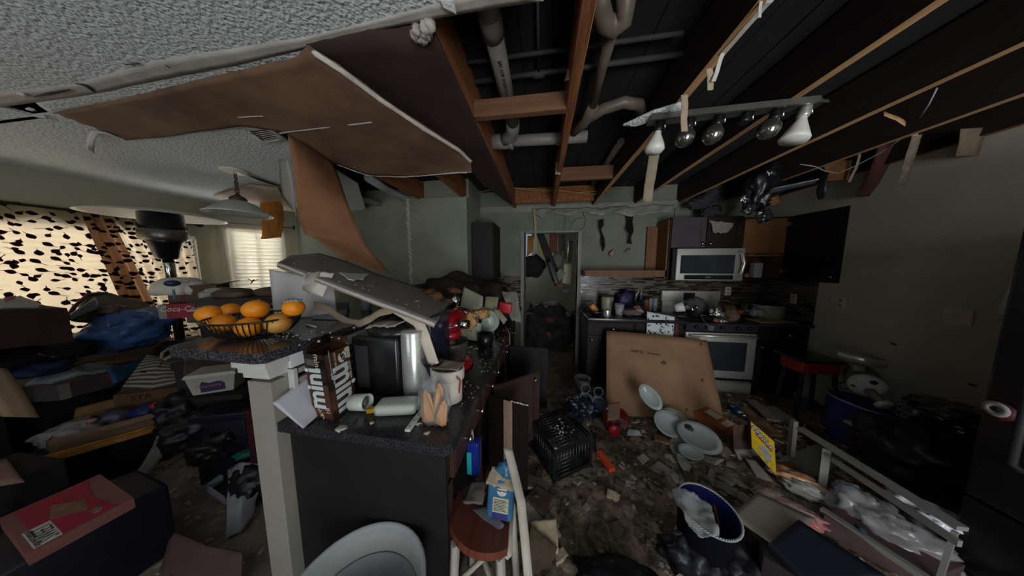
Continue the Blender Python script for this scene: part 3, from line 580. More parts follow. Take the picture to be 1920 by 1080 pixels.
# fallen duct above the range
FOIL = mat('crumpled_foil', (.30, .30, .31), .3, .6, 14, .5, 25, metal=.9); DBAG = mat('sooty_duct_wrap', (.018, .018, .024), .35, .5, 8, .5, 20, spec=.6)
dz = thing('fallen_duct', 'sooty foil wrapped duct hanging above the microwave', 'duct', P(1430, 360, Y=2.9))
obj('wrap', MB().blob(P(1430, 352, Y=2.9), (.16, .12, .25), 3, .35, 1.8, 4, M=Matrix.Rotation(R(14), 4, 'Y'), sharp=.25), DBAG, dz)
for i, (x, y, s_) in enumerate(((1405, 392, .06), (1432, 404, .07), (1396, 372, .05), (1445, 325, .06), (1452, 376, .05))): obj('foil', MB().blob(P(x, y, Y=2.82), (s_, s_ * .6, s_), i, .7, 2.2, 3, sharp=.5), FOIL if i != 4 else mat('orange_scorch', (.30, .14, .05), .8, .5, 9), dz)
a, b = P(1448, 352, Y=2.7), P(1540, 334, Y=2.5)
solo('duct_strip', MB().sheet([a, b], [a + Vector((0, .05, -.05)), b + Vector((0, .05, -.03))], 12, 3, .004, .008, 8), mat('dull_metal', (.30, .32, .34), .35, .4, 6, metal=.8), 'bent metal duct strip beside the sooty duct', 'metal strip')
solo('duct_strip', MB().sheet([P(1540, 325, Y=2.5), P(1530, 360, Y=2.5), P(1533, 375, Y=2.5)], [P(1552, 322, Y=2.45), P(1550, 350, Y=2.45), P(1545, 372, Y=2.45)], 10, 3, .004, .008, 8), DBAG, 'black flap dangling from the end of the duct strip', 'metal strip')
solo('wood_scrap', MB().sheet([P(1395, 362, Y=2.95), P(1405, 330, Y=2.95)], [P(1408, 368, Y=2.95), P(1416, 335, Y=2.95)], 6, 2, .01, .004, 9), WOOD, 'splintered reddish lath beside the sooty duct', 'wood scrap')
sd = MB()
for i in range(7): sd.blob(P(rnd.uniform(1300, 1345), rnd.uniform(350, 398), Y=3.3), (.09, .05, .07), i, .6, 2, 3, sharp=.4)
solo('sooty_insulation', sd, mat('sooty_insulation', (.035, .032, .04), .9, .5, 9, .5, 30), 'sooty clump of insulation hanging above the small cabinet doors', 'insulation')
# flex ducts visible behind the panel
for i, (pp, lb) in enumerate((([(690, 333), (720, 352), (755, 370), (790, 376)], 'pale flexible duct behind the sagging panel'), ([(640, 362), (680, 374), (720, 384)], 'second pale flexible duct above the dining wall'))):
    solo('flex_duct', MB().tube([P(x, y, Z=2.52 + .0 * i) for x, y in pp], .045, 12), mat('flex_duct', (.42, .44, .42), .45, .3, 9, .2, 30), lb, 'duct')
# ------------------------------------------------------------------ kitchen back wall: tiles, cabinets, range
ESP = mat('espresso_cabinet', (.018, .010, .009), .58, .35, 5, .03, 30, stretch=(6, 6, 1), spec=.22)
ESPL = mat('worn_espresso_door', (.050, .027, .023), .55, .35, 5, .03, 30, stretch=(6, 6, 1))
CABIN = mat('maple_cabinet_inside', (.20, .085, .028), .6, .35, 3, .03, 30, col2=(.13, .05, .015), stretch=(6, 6, .8))
GRAN = mat('dark_speckled_laminate', (.05, .05, .058), .22, .6, 190, .03, 200, col2=(.012, .012, .015), ramp=(.45, .62))
def tiles(M, L, z0, z1, parent, seed):
    r = random.Random(seed); m = MB(); z = z0
    while z < z1 - .01:
        h = r.choice((.014, .014, .022)); x = -r.uniform(0, .15)
        while x < L:
            w_ = r.choice((.07, .11, .15, .2)); a, b = max(0, x), min(L, x + w_)
            if b - a > .01: m.box(a + .001, b - .001, -.006 - r.uniform(0, .003), 0, z + .001, z + h - .001, r.choice((0, 0, 1, 1, 2, 3)), M)
            x += w_
        z += h
    o = obj('mosaic_tiles', m, [mat('tile_brown', (.05, .032, .025), .25, .3, 20), mat('tile_tan', (.13, .10, .07), .4, .3, 20), mat('tile_black', (.012, .011, .012), .15, .3, 20), mat('tile_grey', (.10, .093, .08), .35, .3, 20)], parent, kind='stuff')
    obj('grout', MB().box(0, L, -.003, 0, z0, z1, 0, M), mat('grout', (.09, .08, .07), .9), parent)
Id = lambda x, y: Matrix.Translation((x, y, 0))
tiles(Id(-1.0, 3.549), .70, .92, 1.41, wback, 1); tiles(Id(.54, 3.549), 2.46, .92, 1.41, wback, 2)
tiles(Matrix.Translation((2.999, 3.55, 0)) @ Matrix.Rotation(R(-90), 4, 'Z'), .66, .92, 1.40, wright, 3)
# door casing
cs = MB().box(-.35, -.285, 3.52, 3.56, 0, 2.10).box(.525, .575, 3.53, 3.56, 0, 1.40).box(.525, .565, 3.535, 3.56, 1.40, 2.10).box(-.30, -.28, 3.52, 3.67, 0, 2.085).box(.52, .54, 3.52, 3.67, 0, 2.085).box(-.30, .54, 3.54, 3.67, 2.075, 2.10)
struct('door_1', cs, mat('grey_trim', (.25, .25, .22), .6, .25, 8))
def door(M, w_, h, parent, knob=None, m=None, name='door', rail=.055, kn='knob'):
    t = .019; b = MB()
    b.box(0, rail, 0, t, 0, h, M=M).box(w_ - rail, w_, 0, t, 0, h, M=M).box(rail, w_ - rail, 0, t, 0, rail, M=M).box(rail, w_ - rail, 0, t, h - rail, h, M=M).box(rail, w_ - rail, .008, t - .002, rail, h - rail, M=M)
    for q in ((rail, rail + .006, rail, h - rail), (w_ - rail - .006, w_ - rail, rail, h - rail)): b.box(q[0], q[1], .004, .01, q[2], q[3], M=M)
    d = obj(name, b, m or ESP, parent)
    if knob: obj(kn, MB().lathe([(.006, 0), (.006, .014), (.014, .02), (.015, .028), (.009, .033), (0, .034)], 14, M @ Matrix.Translation((knob[0], 0, knob[1])) @ Matrix.Rotation(R(90), 4, 'X'), cap=False), CHROME, d)
    return d
def slab(M, w_, h, parent, knob=None, m=None):
    d = obj('drawer', MB().box(0, w_, 0, .019, 0, h, M=M).box(.012, w_ - .012, -.004, 0, .012, h - .012, M=M), m or ESP, parent)
    for kx in (knob or ()): obj('knob', MB().lathe([(.006, 0), (.006, .014), (.014, .02), (.015, .028), (.009, .033), (0, .034)], 14, M @ Matrix.Translation((kx, -.004, h / 2)) @ Matrix.Rotation(R(90), 4, 'X'), cap=False), CHROME, d)
for x0, x1, lb, kx in ((.575, 1.13, 'dark base cabinet with one drawer beside the doorway', .30), (1.135, 1.69, 'dark base cabinet behind the floral towel', .28), (2.47, 2.99, 'dark base cabinet between the oven and olive wall', .3)):
    t = thing('base_cabinet', lb, 'cabinet', ((x0 + x1) / 2, 3.2, 0), 0, 'kitchen base cabinets')
    obj('body', MB().box(x0, x1, 2.92, 3.54, .10, .879).box(x0, x1, 2.98, 3.5, 0, .10), ESP, t)
    slab(Id(x0 + .004, 2.9) @ Matrix.Translation((0, 0, .70)), x1 - x0 - .008, .165, t, (kx,))
    door(Id(x0 + .004, 2.9) @ Matrix.Translation((0, 0, .115)), x1 - x0 - .008, .575, t, (.045, .52))
for x0, x1, lb in ((.56, 1.697, 'dark speckled kitchen worktop beside the doorway'), (2.463, 2.995, 'short dark speckled worktop under the steel pot')):
    solo('worktop', MB().rbox(x0, x1, 2.865, 3.545, .88, .92, .006), GRAN, lb, 'worktop')
# range
rg = thing('range', 'stainless steel electric range with dark oven window and cluttered cooktop', 'stove', (2.08, 3.2, 0))
obj('body', MB().box(1.70, 2.46, 2.92, 3.53, .03, .895), mat('black_enamel', (.012, .012, .015), .25, .3, 9), rg)
obj('cooktop', MB().rbox(1.70, 2.46, 2.87, 3.47, .895, .915, .006), mat('glass_cooktop', (.008, .008, .01), .08, .3, 9), rg)
cp = obj('control_panel', MB().hexa([(1.70, 2.885, .80), (2.46, 2.885, .80), (2.46, 2.93, .80), (1.70, 2.93, .80), (1.70, 2.87, .90), (2.46, 2.87, .90), (2.46, 2.93, .90), (1.70, 2.93, .90)]), mat('dark_panel', (.03, .03, .038), .3, .3, 9), rg)
for x in (1.80, 1.92, 2.08, 2.24, 2.36): obj('knob', MB().lathe([(.022, 0), (.022, .012), (.017, .018), (.015, .03), (0, .031)], 16, Matrix.Translation((x, 2.875, .852)) @ Matrix.Rotation(R(90), 4, 'X'), cap=False), BLACKP, cp)
od = MB().rbox(1.705, 2.455, 2.875, 2.92, .235, .785, .008)
odo = obj('oven_door', od, STEELH, rg)
obj('oven_window', MB().rbox(1.80, 2.36, 2.868, 2.88, .33, .68, .004), mat('oven_glass', (.03, .036, .042), .12, .3, 6, spec=.6), odo)
hd = MB().tube([(1.73, 2.845, .755), (2.43, 2.845, .755)], .013, 12)
for x in (1.76, 2.40): hd.tube([(x, 2.88, .755), (x, 2.845, .755)], .008, 8)
obj('handle', hd, STEEL, odo)
dr = obj('drawer', MB().rbox(1.705, 2.455, 2.88, 2.92, .04, .20, .006), STEELH, rg)
hd = MB().tube([(1.74, 2.855, .205), (2.42, 2.855, .205)], .012, 10)
for x in (1.78, 2.38): hd.tube([(x, 2.89, .20), (x, 2.855, .205)], .007, 8)
obj('handle', hd, STEEL, dr)
bg = obj('backguard', MB().rbox(1.70, 2.46, 3.47, 3.53, 1.06, 1.22, .012).box(1.72, 2.44, 3.48, 3.53, .9, 1.07), STEELH, rg)
obj('display', MB().box(1.985, 2.13, 3.464, 3.472, 1.08, 1.19), mat('display_glass', (.02, .022, .035), .1, .2, 9), bg)
for i, (x, y) in enumerate(((1.88, 3.05), (2.28, 3.05), (1.88, 3.32), (2.28, 3.32))): obj('burner', MB().lathe([(.09, 0), (.1, .002), (.1, .0035), (.085, .004)], 28, Matrix.Translation((x, y, .9145))), mat('burner_ring', (.05, .05, .05), .4), rg)
# microwave
mw = thing('microwave', 'stainless over the range microwave with curved handle', 'microwave', (2.07, 3.35, 1.39))
obj('body', MB().box(1.655, 2.455, 3.18, 3.54, 1.39, 1.79), BLACKP, mw)
md = obj('door', MB().rbox(1.69, 2.455, 3.145, 3.18, 1.385, 1.79, .008), STEELH, mw)
obj('window', MB().box(1.735, 2.345, 3.139, 3.15, 1.475, 1.705), mat('microwave_glass', (.03, .04, .045), .12, .3, 6, spec=.6), md)
obj('control_strip', MB().box(1.79, 2.34, 3.138, 3.15, 1.40, 1.455), mat('control_glass', (.015, .018, .02), .1), md)
obj('display', MB().box(2.03, 2.09, 3.1365, 3.15, 1.418, 1.44), mat('display_grey', (.09, .11, .12), .3), md)
obj('handle', MB().tube([(2.375, 3.15, 1.745), (2.40, 3.115, 1.72), (2.42, 3.10, 1.60), (2.405, 3.11, 1.48), (2.385, 3.15, 1.44)], .018, 12), STEEL, md)
# upper cabinets
def cabbox(x0, x1, z0, z1, yf=3.235, t=.018): return MB().box(x0, x0 + t, yf, 3.545, z0, z1).box(x1 - t, x1, yf, 3.545, z0, z1).box(x0, x1, yf, 3.545, z0, z0 + t).box(x0, x1, yf, 3.545, z1 - t, z1)
uc = thing('wall_cabinet', 'two door dark cabinet above the microwave', 'cabinet', (2.07, 3.4, 1.79))
obj('body', cabbox(1.64, 2.46, 1.80, 2.19).box(1.66, 2.44, 3.53, 3.545, 1.81, 2.18), ESP, uc)
door(Id(1.645, 3.215) @ Matrix.Translation((0, 0, 1.805)), .40, .38, uc, (.36, .045), mat('greyed_espresso', (.055, .045, .05), .5, .3, 5))
door(Id(2.055, 3.215) @ Matrix.Translation((0, 0, 1.805)), .40, .38, uc, (.04, .045))
pl_ = MB().sheet([P(1328, 412, Y=3.20), P(1378, 418, Y=3.20)], [P(1338, 438, Y=3.20), P(1362, 436, Y=3.2)], 14, 8, .006, .03, 9, 3, .25)
solo('plaster_clump', pl_, mat('soggy_plaster', (.28, .26, .23), .95, .4, 20, .4, 40), 'pale soggy plaster clump stuck on the right hand small cabinet door', 'plaster')
ro = thing('wall_cabinet', 'open orange wood wall cabinet with its dark door swung against the olive wall', 'cabinet', (2.72, 3.4, 1.40))
obj('body', cabbox(2.47, 2.965, 1.40, 2.17), ESP, ro)
obj('lining', MB().box(2.489, 2.946, 3.53, 3.544, 1.42, 2.15).box(2.4885, 2.492, 3.24, 3.53, 1.42, 2.15).box(2.943, 2.9465, 3.24, 3.53, 1.42, 2.15).box(2.49, 2.944, 3.235, 3.24, 1.725, 2.15), CABIN, ro)
obj('shelf', MB().box(2.49, 2.945, 3.235, 3.53, 1.69, 1.708), CABIN, ro)
door(Matrix.Translation((2.955, 3.22, 1.395)) @ Matrix.Rotation(R(-86), 4, 'Z'), .50, .77, ro, (.455, .06))
ho = MB()
for z in (1.48, 2.05): ho.box(2.925, 2.955, 3.20, 3.235, z, z + .05)
obj('hinge', ho, CHROME, ro)
lo = thing('wall_cabinet', 'broken orange wood wall cabinet left open with its back torn out', 'cabinet', (1.1, 3.4, 1.41))
obj('bottom_panel', MB().box(.585, 1.62, 3.235, 3.545, 1.425, 1.51), CABIN, lo)
obj('side_panel', MB().box(1.605, 1.635, 3.235, 3.545, 1.40, 2.17).box(1.47, 1.605, 3.50, 3.545, 1.50, 2.12), CABIN, lo)
obj('face_strip', MB().box(1.62, 1.64, 3.22, 3.235, 1.40, 2.17), ESP, lo)
for x, z, lb, c, r_ in ((2.55, 1.418, 'white bottle with red cap inside the open cabinet', (.55, .53, .5), .03), (2.73, 1.418, 'tall white carton inside the open cabinet', (.42, .42, .42), .045), (2.63, 1.418, 'small orange jar inside the open cabinet', (.35, .12, .04), .03)):
    h = .16 if r_ > .04 else .13 if c[0] > .5 else .06
    b = MB().lathe([(r_ * .9, 0), (r_, .01), (r_, h * .7), (r_ * .5, h * .85), (r_ * .45, h), (0, h)], 16, Matrix.Translation((x, 3.32, z)), cap=True) if r_ < .045 else MB().rbox(x - .045, x + .045, 3.28, 3.36, z, z + .19, .006)
    solo('bottle' if r_ < .045 else 'carton', b, mat('cont_%d' % (x * 100), c, .5, .2, 9), lb, 'bottle' if r_ < .045 else 'carton')
solo('paper_scrap', MB().sheet([(2.50, 3.24, 1.712), (2.9, 3.24, 1.712)], [(2.5, 3.4, 1.72), (2.9, 3.4, 1.715)], 14, 4, .004, .01, 12, 4, .1), TAPE, 'torn white liner scraps on the open cabinet shelf', 'paper scrap')
lc = thing('wall_cabinet', 'closed dark wall cabinet hung on the pantry wall beside the doorway', 'cabinet', (-.83, 3.3, 1.375))
obj('body', MB().box(-1.0, -.70, 3.07, 3.545, 1.375, 2.165), mat('espresso_side', (.014, .012, .012), .6, .3, 5), lc)
door(Matrix.Translation((-.68, 3.072, 1.378)) @ Matrix.Rotation(R(90), 4, 'Z'), .47, .785, lc, (.43, .06))
# drywall damage on the wall: holes and hanging paper
for i, (pts, lb) in enumerate((([(1122, 412), (1132, 410), (1133, 422), (1128, 430), (1134, 448), (1136, 462), (1130, 472), (1124, 458), (1126, 440), (1121, 428)], 'h'), ([(1172, 402), (1188, 396), (1186, 415), (1188, 432), (1182, 446), (1184, 458), (1175, 456), (1178, 440), (1172, 428), (1174, 415)], 'h'))):
    obj('wall_hole', MB().prism([P(x, y, Y=3.546) for x, y in pts], (0, .003, 0)), mat('hole_black', (.004, .004, .004), 1), wback)
    rim = [P(x, y, Y=3.543) for x, y in pts]
    obj('torn_rim', MB().tube([q + Vector((rnd.uniform(-.01, .01), 0, rnd.uniform(-.01, .01))) for q in rim], [rnd.uniform(.004, .014) for _ in rim], 5, closed=True), mat('torn_rim', (.16, .14, .12), .95, .5, 20), wback)
for px, lb in (([(1150, 466), (1142, 476), (1140, 484), (1148, 482), (1152, 474)], 0), ([(1176, 466), (1172, 474), (1180, 476), (1184, 468)], 1)):
    solo('torn_paper_flap', MB().sheet([P(px[0][0], px[0][1], Y=3.53), P(px[-1][0], px[-1][1], Y=3.53)], [P(px[1][0], px[1][1], Y=3.46), P(px[3][0], px[3][1], Y=3.46)], 8, 6, .003, .02, 12, lb, .15), SCRAP, ('curled paper flap under the ragged wall hole nearest the doorway', 'small curled paper flap under the second wall hole')[lb], 'paper scrap')
dr_ = [P(x, y, Y=3.54) for x, y in ((1000, 392), (1040, 391), (1080, 390), (1130, 388), (1180, 386), (1240, 384), (1265, 384))]
lw = [P(x, y, Y=3.46) for x, y in ((1003, 402), (1016, 408), (1030, 396), (1050, 402), (1068, 405), (1100, 396), (1128, 404), (1150, 398), (1185, 406), (1225, 400), (1258, 394))]
solo('peeled_paint', MB().sheet(dr_, lw, 60, 6, .003, .03, 6, 2, .12), mat('peeled_sage_paint', (.30, .31, .25), .85, .3, 9, .15, 60), 'scalloped sheet of peeled wall paint drooping above the doorway', 'peeled paint')
cr_ = MB()
for L in (((1058, 392), (1060, 410), (1057, 428), (1058, 432)), ((1092, 398), (1098, 412), (1096, 424), (1088, 432)), ((1068, 432), (1072, 418), (1080, 410), (1092, 408)), ((1266, 390), (1264, 410), (1262, 430))): cr_.tube([P(x, y, Y=3.547) for x, y in L], .005, 4)
obj('wall_crack', cr_, mat('crack', (.10, .10, .08), 1), wback)
solo('paper_strip', MB().sheet([P(999, 390, Y=3.5), P(1001, 420, Y=3.5), P(1003, 470, Y=3.52)], [P(1004, 390, Y=3.5), P(1006, 420, Y=3.5), P(1006, 470, Y=3.52)], 12, 2, .003, .006, 9, 3, .1), SCRAP, 'narrow tan strip hanging past the corner of the doorway', 'paper strip')
# outlets, switch
def plate(px, lb, kind, wall='R', w_=.072, h=.116):
    if wall == 'R': c = P(*px, X=2.994); M = Matrix.Translation(c) @ Matrix.Rotation(R(-90), 4, 'Z')
    else: c = P(*px, Y=3.538); M = Matrix.Translation(c)
    t = thing('wall_' + kind if 0 else kind, lb, kind.replace('_', ' '), c)
    obj('plate', MB().rbox(-w_ / 2, w_ / 2, -.004, .006, -h / 2, h / 2, .002, M=M), mat('ivory_plate', (.66, .58, .50), .4, .15, 9), t)
    if kind == 'light_switch':
        obj('toggle', MB().hexa([M @ Vector(q) for q in ((-.006, -.016, .004), (.006, -.016, .004), (.006, -.004, -.012), (-.006, -.004, -.012), (-.006, -.014, .012), (.006, -.014, .012), (.006, -.004, .012), (-.006, -.004, .012))]), mat('toggle', (.6, .58, .54), .3), t)
    else:
        for z in (-.026, .026):
            obj('socket', MB().rbox(-.016, .016, -.008, 0, z - .014, z + .014, .003, M=M).box(-.008, -.005, -.0086, 0, z - .004, z + .006, M=M), mat('socket_face', (.34, .31, .27), .4), t)
plate((1796, 594), 'ivory light switch plate with toggle on the olive wall', 'light_switch', w_=.115, h=.118)
plate((1576, 568), 'dark outlet plate on the olive wall beside the worktop', 'outlet')
plate((1365, 546), 'outlet plate on the tiles beside the range backguard', 'outlet', 'B')
plate((1488, 560), 'outlet plate on the side tiles behind the steel pot', 'outlet')
for x, y, lb in ((1823, 722, 'dark scuff chip on the olive wall low beside the fridge'), (1676, 645, 'small dark chip on the olive wall above the tub')):
    c = P(x, y, X=2.996); solo('wall_chip', MB().blob(c, (.004, .018, .008), x, .4, 2, 2), BLACKP, lb, 'chip')
# ------------------------------------------------------------------ clutter on the back worktop
def cyl(px, r_, h, z=.92, prof=None, n=20, Y=None):
    c = P(*px, Z=z); c.z = z
    if Y: c = P(*px, Y=Y); c.z = z
    return c, Matrix.Translation(c)
def jar(name, px, r_, h, m, lb, cat, prof=None, z=.921, Y=3.2, tilt=None, lid=None):
    c = P(*px, Y=Y); c.z = z; M = Matrix.Translation(c)
    if tilt: M = M @ Matrix.Rotation(tilt[0], 4, tilt[1])
    pr = prof or [(r_ * .92, 0), (r_, .008), (r_, h - .01), (r_ * .95, h), (0, h)]
    if lid:
        t = thing(name, lb, cat, c); obj('body', MB().lathe(pr, 20, M), m, t); obj('lid', MB().lathe([(r_ * 1.04, h), (r_ * 1.04, h + .02), (0, h + .024)], 20, M), lid, t); return t
    return solo(name, MB().lathe(pr, 20, M), m, lb, cat)
jar('canister', (1138, 575), .085, .21, mat('cream_ceramic', (.36, .33, .24), .35, .25, 6), 'cream canister at the doorway end of the worktop', 'canister', Y=3.35, lid=mat('dark_lid', (.06, .05, .045), .4))
solo('bag', MB().blob(P(1172, 565, Y=3.42), (.12, .08, .16), 4, .3, 2, 3, floor=.921), mat('purple_bag', (.05, .03, .11), .5, .4, 6, .3, 30), 'dark purple bag slumped behind the plastic cup', 'bag')
t = jar('tumbler', (1118, 570), .042, .11, mat('red_cup', (.42, .06, .03), .35, .3, 5, col2=(.5, .3, .05)), 'red and yellow cup tipped over in front of the cream canister', 'cup', Y=3.05, tilt=(R(-35), 'Y'), z=.97)
solo('bowl', MB().lathe([(.04, 0), (.08, .03), (.105, .07), (.10, .07), (.075, .034), (0, .01)], 24, Matrix.Translation(P(1117, 590, Y=3.02).xy.to_3d() + Vector((0, 0, .921))), cap=False), BLACKP, 'black bowl under the tipped red cup', 'bowl')
jar('creamer', (1138, 590), .045, .09, STEEL, 'small dull steel creamer on the worktop edge', 'creamer', Y=2.98)
jar('plastic_cup', (1161, 580), .06, .15, mat('clear_cup', (.42, .42, .42), .15, .1, 9, clear=.35), 'clear plastic cup half full of yellow grease', 'cup', [(.042, 0), (.045, .004), (.062, .15), (.059, .15), (.042, .006), (0, .006)], Y=3.1)
c = P(1161, 580, Y=3.1); c.z = .93
solo('grease', MB().lathe([(.041, 0), (.05, .07), (0, .071)], 18, Matrix.Translation(c)), mat('yellow_grease', (.42, .34, .14), .4, .2, 9), 'yellow grease inside the clear plastic cup', 'grease')
kb = thing('knife_block', 'black knife block with handles on the worktop', 'knife block', P(1196, 578, Y=3.3))
c = P(1196, 580, Y=3.3); c.z = .921
obj('block', MB().hexa([c + Vector(q) for q in ((-.05, -.09, 0), (.05, -.09, 0), (.05, .08, 0), (-.05, .08, 0), (-.05, -.02, .15), (.05, -.02, .15), (.05, .12, .22), (-.05, .12, .22))]), BLACKP, kb)
for i in range(5): a = c + Vector((-.035 + .0175 * i, .02 + .02 * (i % 3), .17 + .015 * (i % 3))); obj('knife_handle', MB().tube([a, a + Vector((0, -.04, .11))], .008, 6), BLACKM if i % 2 else STEEL, kb)
jar('bottle', (1201, 573), .028, .24, mat('blue_bottle', (.03, .07, .16), .15, .3, 9), 'tall dark bottle with blue cap behind the knife block', 'bottle', [(.027, 0), (.028, .15), (.012, .19), (.012, .24), (0, .24)], Y=3.4)
jar('spice_jar', (1211, 572), .04, .17, mat('rust_label', (.20, .06, .025), .5, .3, 9), 'rust red spice jar behind the floral towel', 'jar', Y=3.4, lid=BLACKP)
for i, (x, lb) in enumerate(((1219, 'clear drinking glass nearest the rust red jar'), (1228, 'clear drinking glass beside the range backguard'))):
    jar('drinking_glass', (x, 570), .033, .19, mat('dusty_glass', (.40, .40, .40), .1, .15, 9, clear=.4), lb, 'glass', [(.026, 0), (.034, .19), (.032, .19), (.024, .006), (0, .006)], Y=3.42)
solo('cloth', MB().blob(P(1185, 585, Y=3.1), (.16, .1, .05), 5, .5, 2, 3, floor=.921), mat('grey_cloth', (.13, .11, .10), .9, .4, 6, .2, 40), 'crumpled grey cloth in the middle of the worktop', 'cloth')
solo('packet', MB().sheet([P(1193, 580, Y=2.98), P(1208, 585, Y=2.93)], [P(1186, 575, Y=3.05), P(1196, 570, Y=3.05)], 6, 5, .02, .01, 9, 3), mat('label_packet', (.45, .38, .32), .5, .6, 25, col2=(.25, .05, .03)), 'torn food packet with white and red label on the worktop', 'packet')
solo('bottle', MB().tube([P(1226, 588, Y=2.97), P(1258, 596, Y=2.93)], [.035, .03], 14), mat('green_clear_bottle', (.05, .22, .09), .15, .5, 9, clear=.2), 'green bottle lying behind the towel edge', 'bottle')
solo('cup', MB().lathe([(.02, 0), (.05, .01), (.06, .10), (.056, .10), (.045, .014), (0, .012)], 22, Matrix.Translation(P(1264, 578, Y=3.0)) @ Matrix.Rotation(R(70), 4, 'Y') @ Matrix.Rotation(R(20), 4, 'X'), cap=False), mat('white_china', (.62, .64, .60), .25, .1, 9), 'white cup lying on its side at the range end of the worktop', 'cup')
cn = MB().lathe([(.03, 0), (.045, .006), (.046, .10), (.04, .106), (.038, .10), (0, .10)], 24, Matrix.Translation(P(1288, 580, Y=3.03)) @ Matrix.Rotation(R(70), 4, 'X') @ Matrix.Rotation(R(20), 4, 'Y'))
solo('tin_can', cn, CHROME, 'shiny tin can tipped on the front burner', 'can')
for i in range(7):
    x, y = ((1215, 580), (1240, 574), (1252, 572), (1275, 588), (1230, 582), (1100, 592), (1178, 592))[i]
    solo('dish', MB().lathe([(.03, 0), (.06, .012), (.062, .016), (.03, .006), (0, .005)], 18, Matrix.Translation(P(x, y, Y=3.05 + .05 * (i % 3)).xy.to_3d() + Vector((0, 0, .925))) @ Matrix.Rotation(rnd.uniform(-.3, .3), 4, 'X'), cap=False), mat('dark_dish_%d' % (i % 3), ((.10, .11, .15), (.16, .13, .11), (.06, .07, .06))[i % 3], .4, .4, 7), ('bluish dirty dish behind the floral towel', 'brown dirty dish beside the green bottle', 'dark dirty dish near the white cup', 'bluish dirty dish at the range end of the worktop', 'brown dirty dish under the clutter behind the towel', 'dark dirty dish at the doorway end of the worktop', 'bluish dirty dish beside the food packet')[i], 'dish', 'small dirty dishes on the back worktop')
# floral towel
def floral():
    m = mat('floral_towel', (.62, .64, .62), .9, .1, 9); n, l = m.node_tree.nodes, m.node_tree.links; b = n['Principled BSDF']
    vo = n.new('ShaderNodeTexVoronoi'); vo.inputs['Scale'].default_value = 26; uv = n.new('ShaderNodeTexCoord'); l.new(uv.outputs['UV'], vo.inputs['Vector'])
    no = n.new('ShaderNodeTexNoise'); no.inputs['Scale'].default_value = 40; l.new(uv.outputs['UV'], no.inputs[0])
    ad = n.new('ShaderNodeMath'); l.new(vo.outputs['Distance'], ad.inputs[0]); l.new(no.outputs[0], ad.inputs[1])
    r = n.new('ShaderNodeValToRGB'); r.color_ramp.elements[0].position = .80; r.color_ramp.elements[0].color = (.03, .035, .06, 1); r.color_ramp.elements[1].position = .89; r.color_ramp.elements[1].color = (.56, .60, .60, 1)
    l.new(ad.outputs[0], r.inputs[0]); l.new(r.outputs[0], b.inputs['Base Color']); return m
FT = floral()
solo('towel', MB().sheet([P(1213, 584, Y=2.90), P(1265, 594, Y=2.90)], [P(1211, 640, Y=2.835), P(1259, 648, Y=2.835)], 20, 16, .006, .008, 6, 3, .01), FT, 'white towel with blue floral print hanging over the worktop edge', 'towel')
solo('towel', MB().sheet([P(1266, 596, Y=2.90), P(1272, 598, Y=2.90)], [P(1260, 640, Y=2.86), P(1272, 640, Y=2.86)], 8, 10, .006, .006, 6, 3), mat('dark_red_cloth', (.10, .03, .025), .9, .3, 9), 'dark red cloth strip hanging beside the floral towel', 'towel')
# on the range
pn_ = thing('frying_pan', 'black frying pan with long handle on the front burner', 'pan', (1.99, 3.05, .92))
pc_ = P(1310, 582, Y=3.1); pc_.z = .935
obj('pan', MB().lathe([(.10, 0), (.125, .03), (.13, .045), (.124, .045), (.10, .006), (0, .005)], 30, Matrix.Translation(pc_), cap=False), BLACKM, pn_)
obj('handle', MB().tube([pc_ + Vector((.03, -.12, .035)), pc_ + Vector((.10, -.28, .03))], .012, 8), BLACKP, pn_)
solo('glass_cover', MB().tube([pc_ + Vector((.15 * math.cos(t), .06 + .03 * math.sin(t), .10 + .12 * math.sin(t))) for t in [j * math.pi / 16 for j in range(32)]], .004, 6, closed=True).lathe([(.145, 0), (.10, .02), (0, .03)], 28, Matrix.Translation(pc_ + Vector((0, .06, .10))) @ Matrix.Rotation(R(76), 4, 'X')), mat('smoky_glass', (.10, .10, .10), .1, .2, 9, clear=.5), 'glass pot lid standing behind the frying pan', 'lid')
fo = MB().blob(P(1345, 590, Y=2.98), (.07, .06, .09), 8, .8, 2.6, 4, sharp=.5).blob(P(1353, 602, Y=2.9), (.05, .04, .05), 18, .9, 2.6, 3, sharp=.5)
solo('foil_packet', fo, mat('bright_foil', (.55, .55, .52), .25, .4, 14, .6, 30, metal=.8), 'crumpled foil packet on the front of the cooktop', 'foil')
solo('snack_bag', MB().blob(P(1368, 590, Y=3.0), (.07, .09, .12), 9, .4, 2, 3, floor=.916), mat('brown_bag', (.13, .07, .04), .6, .5, 8, .2, 30), 'brown paper bag beside the foil packet', 'bag')
solo('rag', MB().blob(P(1343, 602, Y=2.92), (.04, .03, .05), 12, .5, 2, 3), mat('orange_rag', (.28, .09, .04), .8, .4, 9), 'orange rag tucked under the foil packet', 'rag')
solo('spatula', MB().tube([P(1310, 588, Y=3.0), P(1328, 612, Y=2.84)], .008, 6).box(-.03, .03, -.003, .003, 0, .06, M=Matrix.Translation(P(1334, 612, Y=2.84)) @ Matrix.Rotation(R(15), 4, 'Y') @ Matrix.Translation((0, 0, -.05))), mat('grey_utensil', (.10, .10, .11), .4), 'grey spatula poking over the range edge', 'utensil')
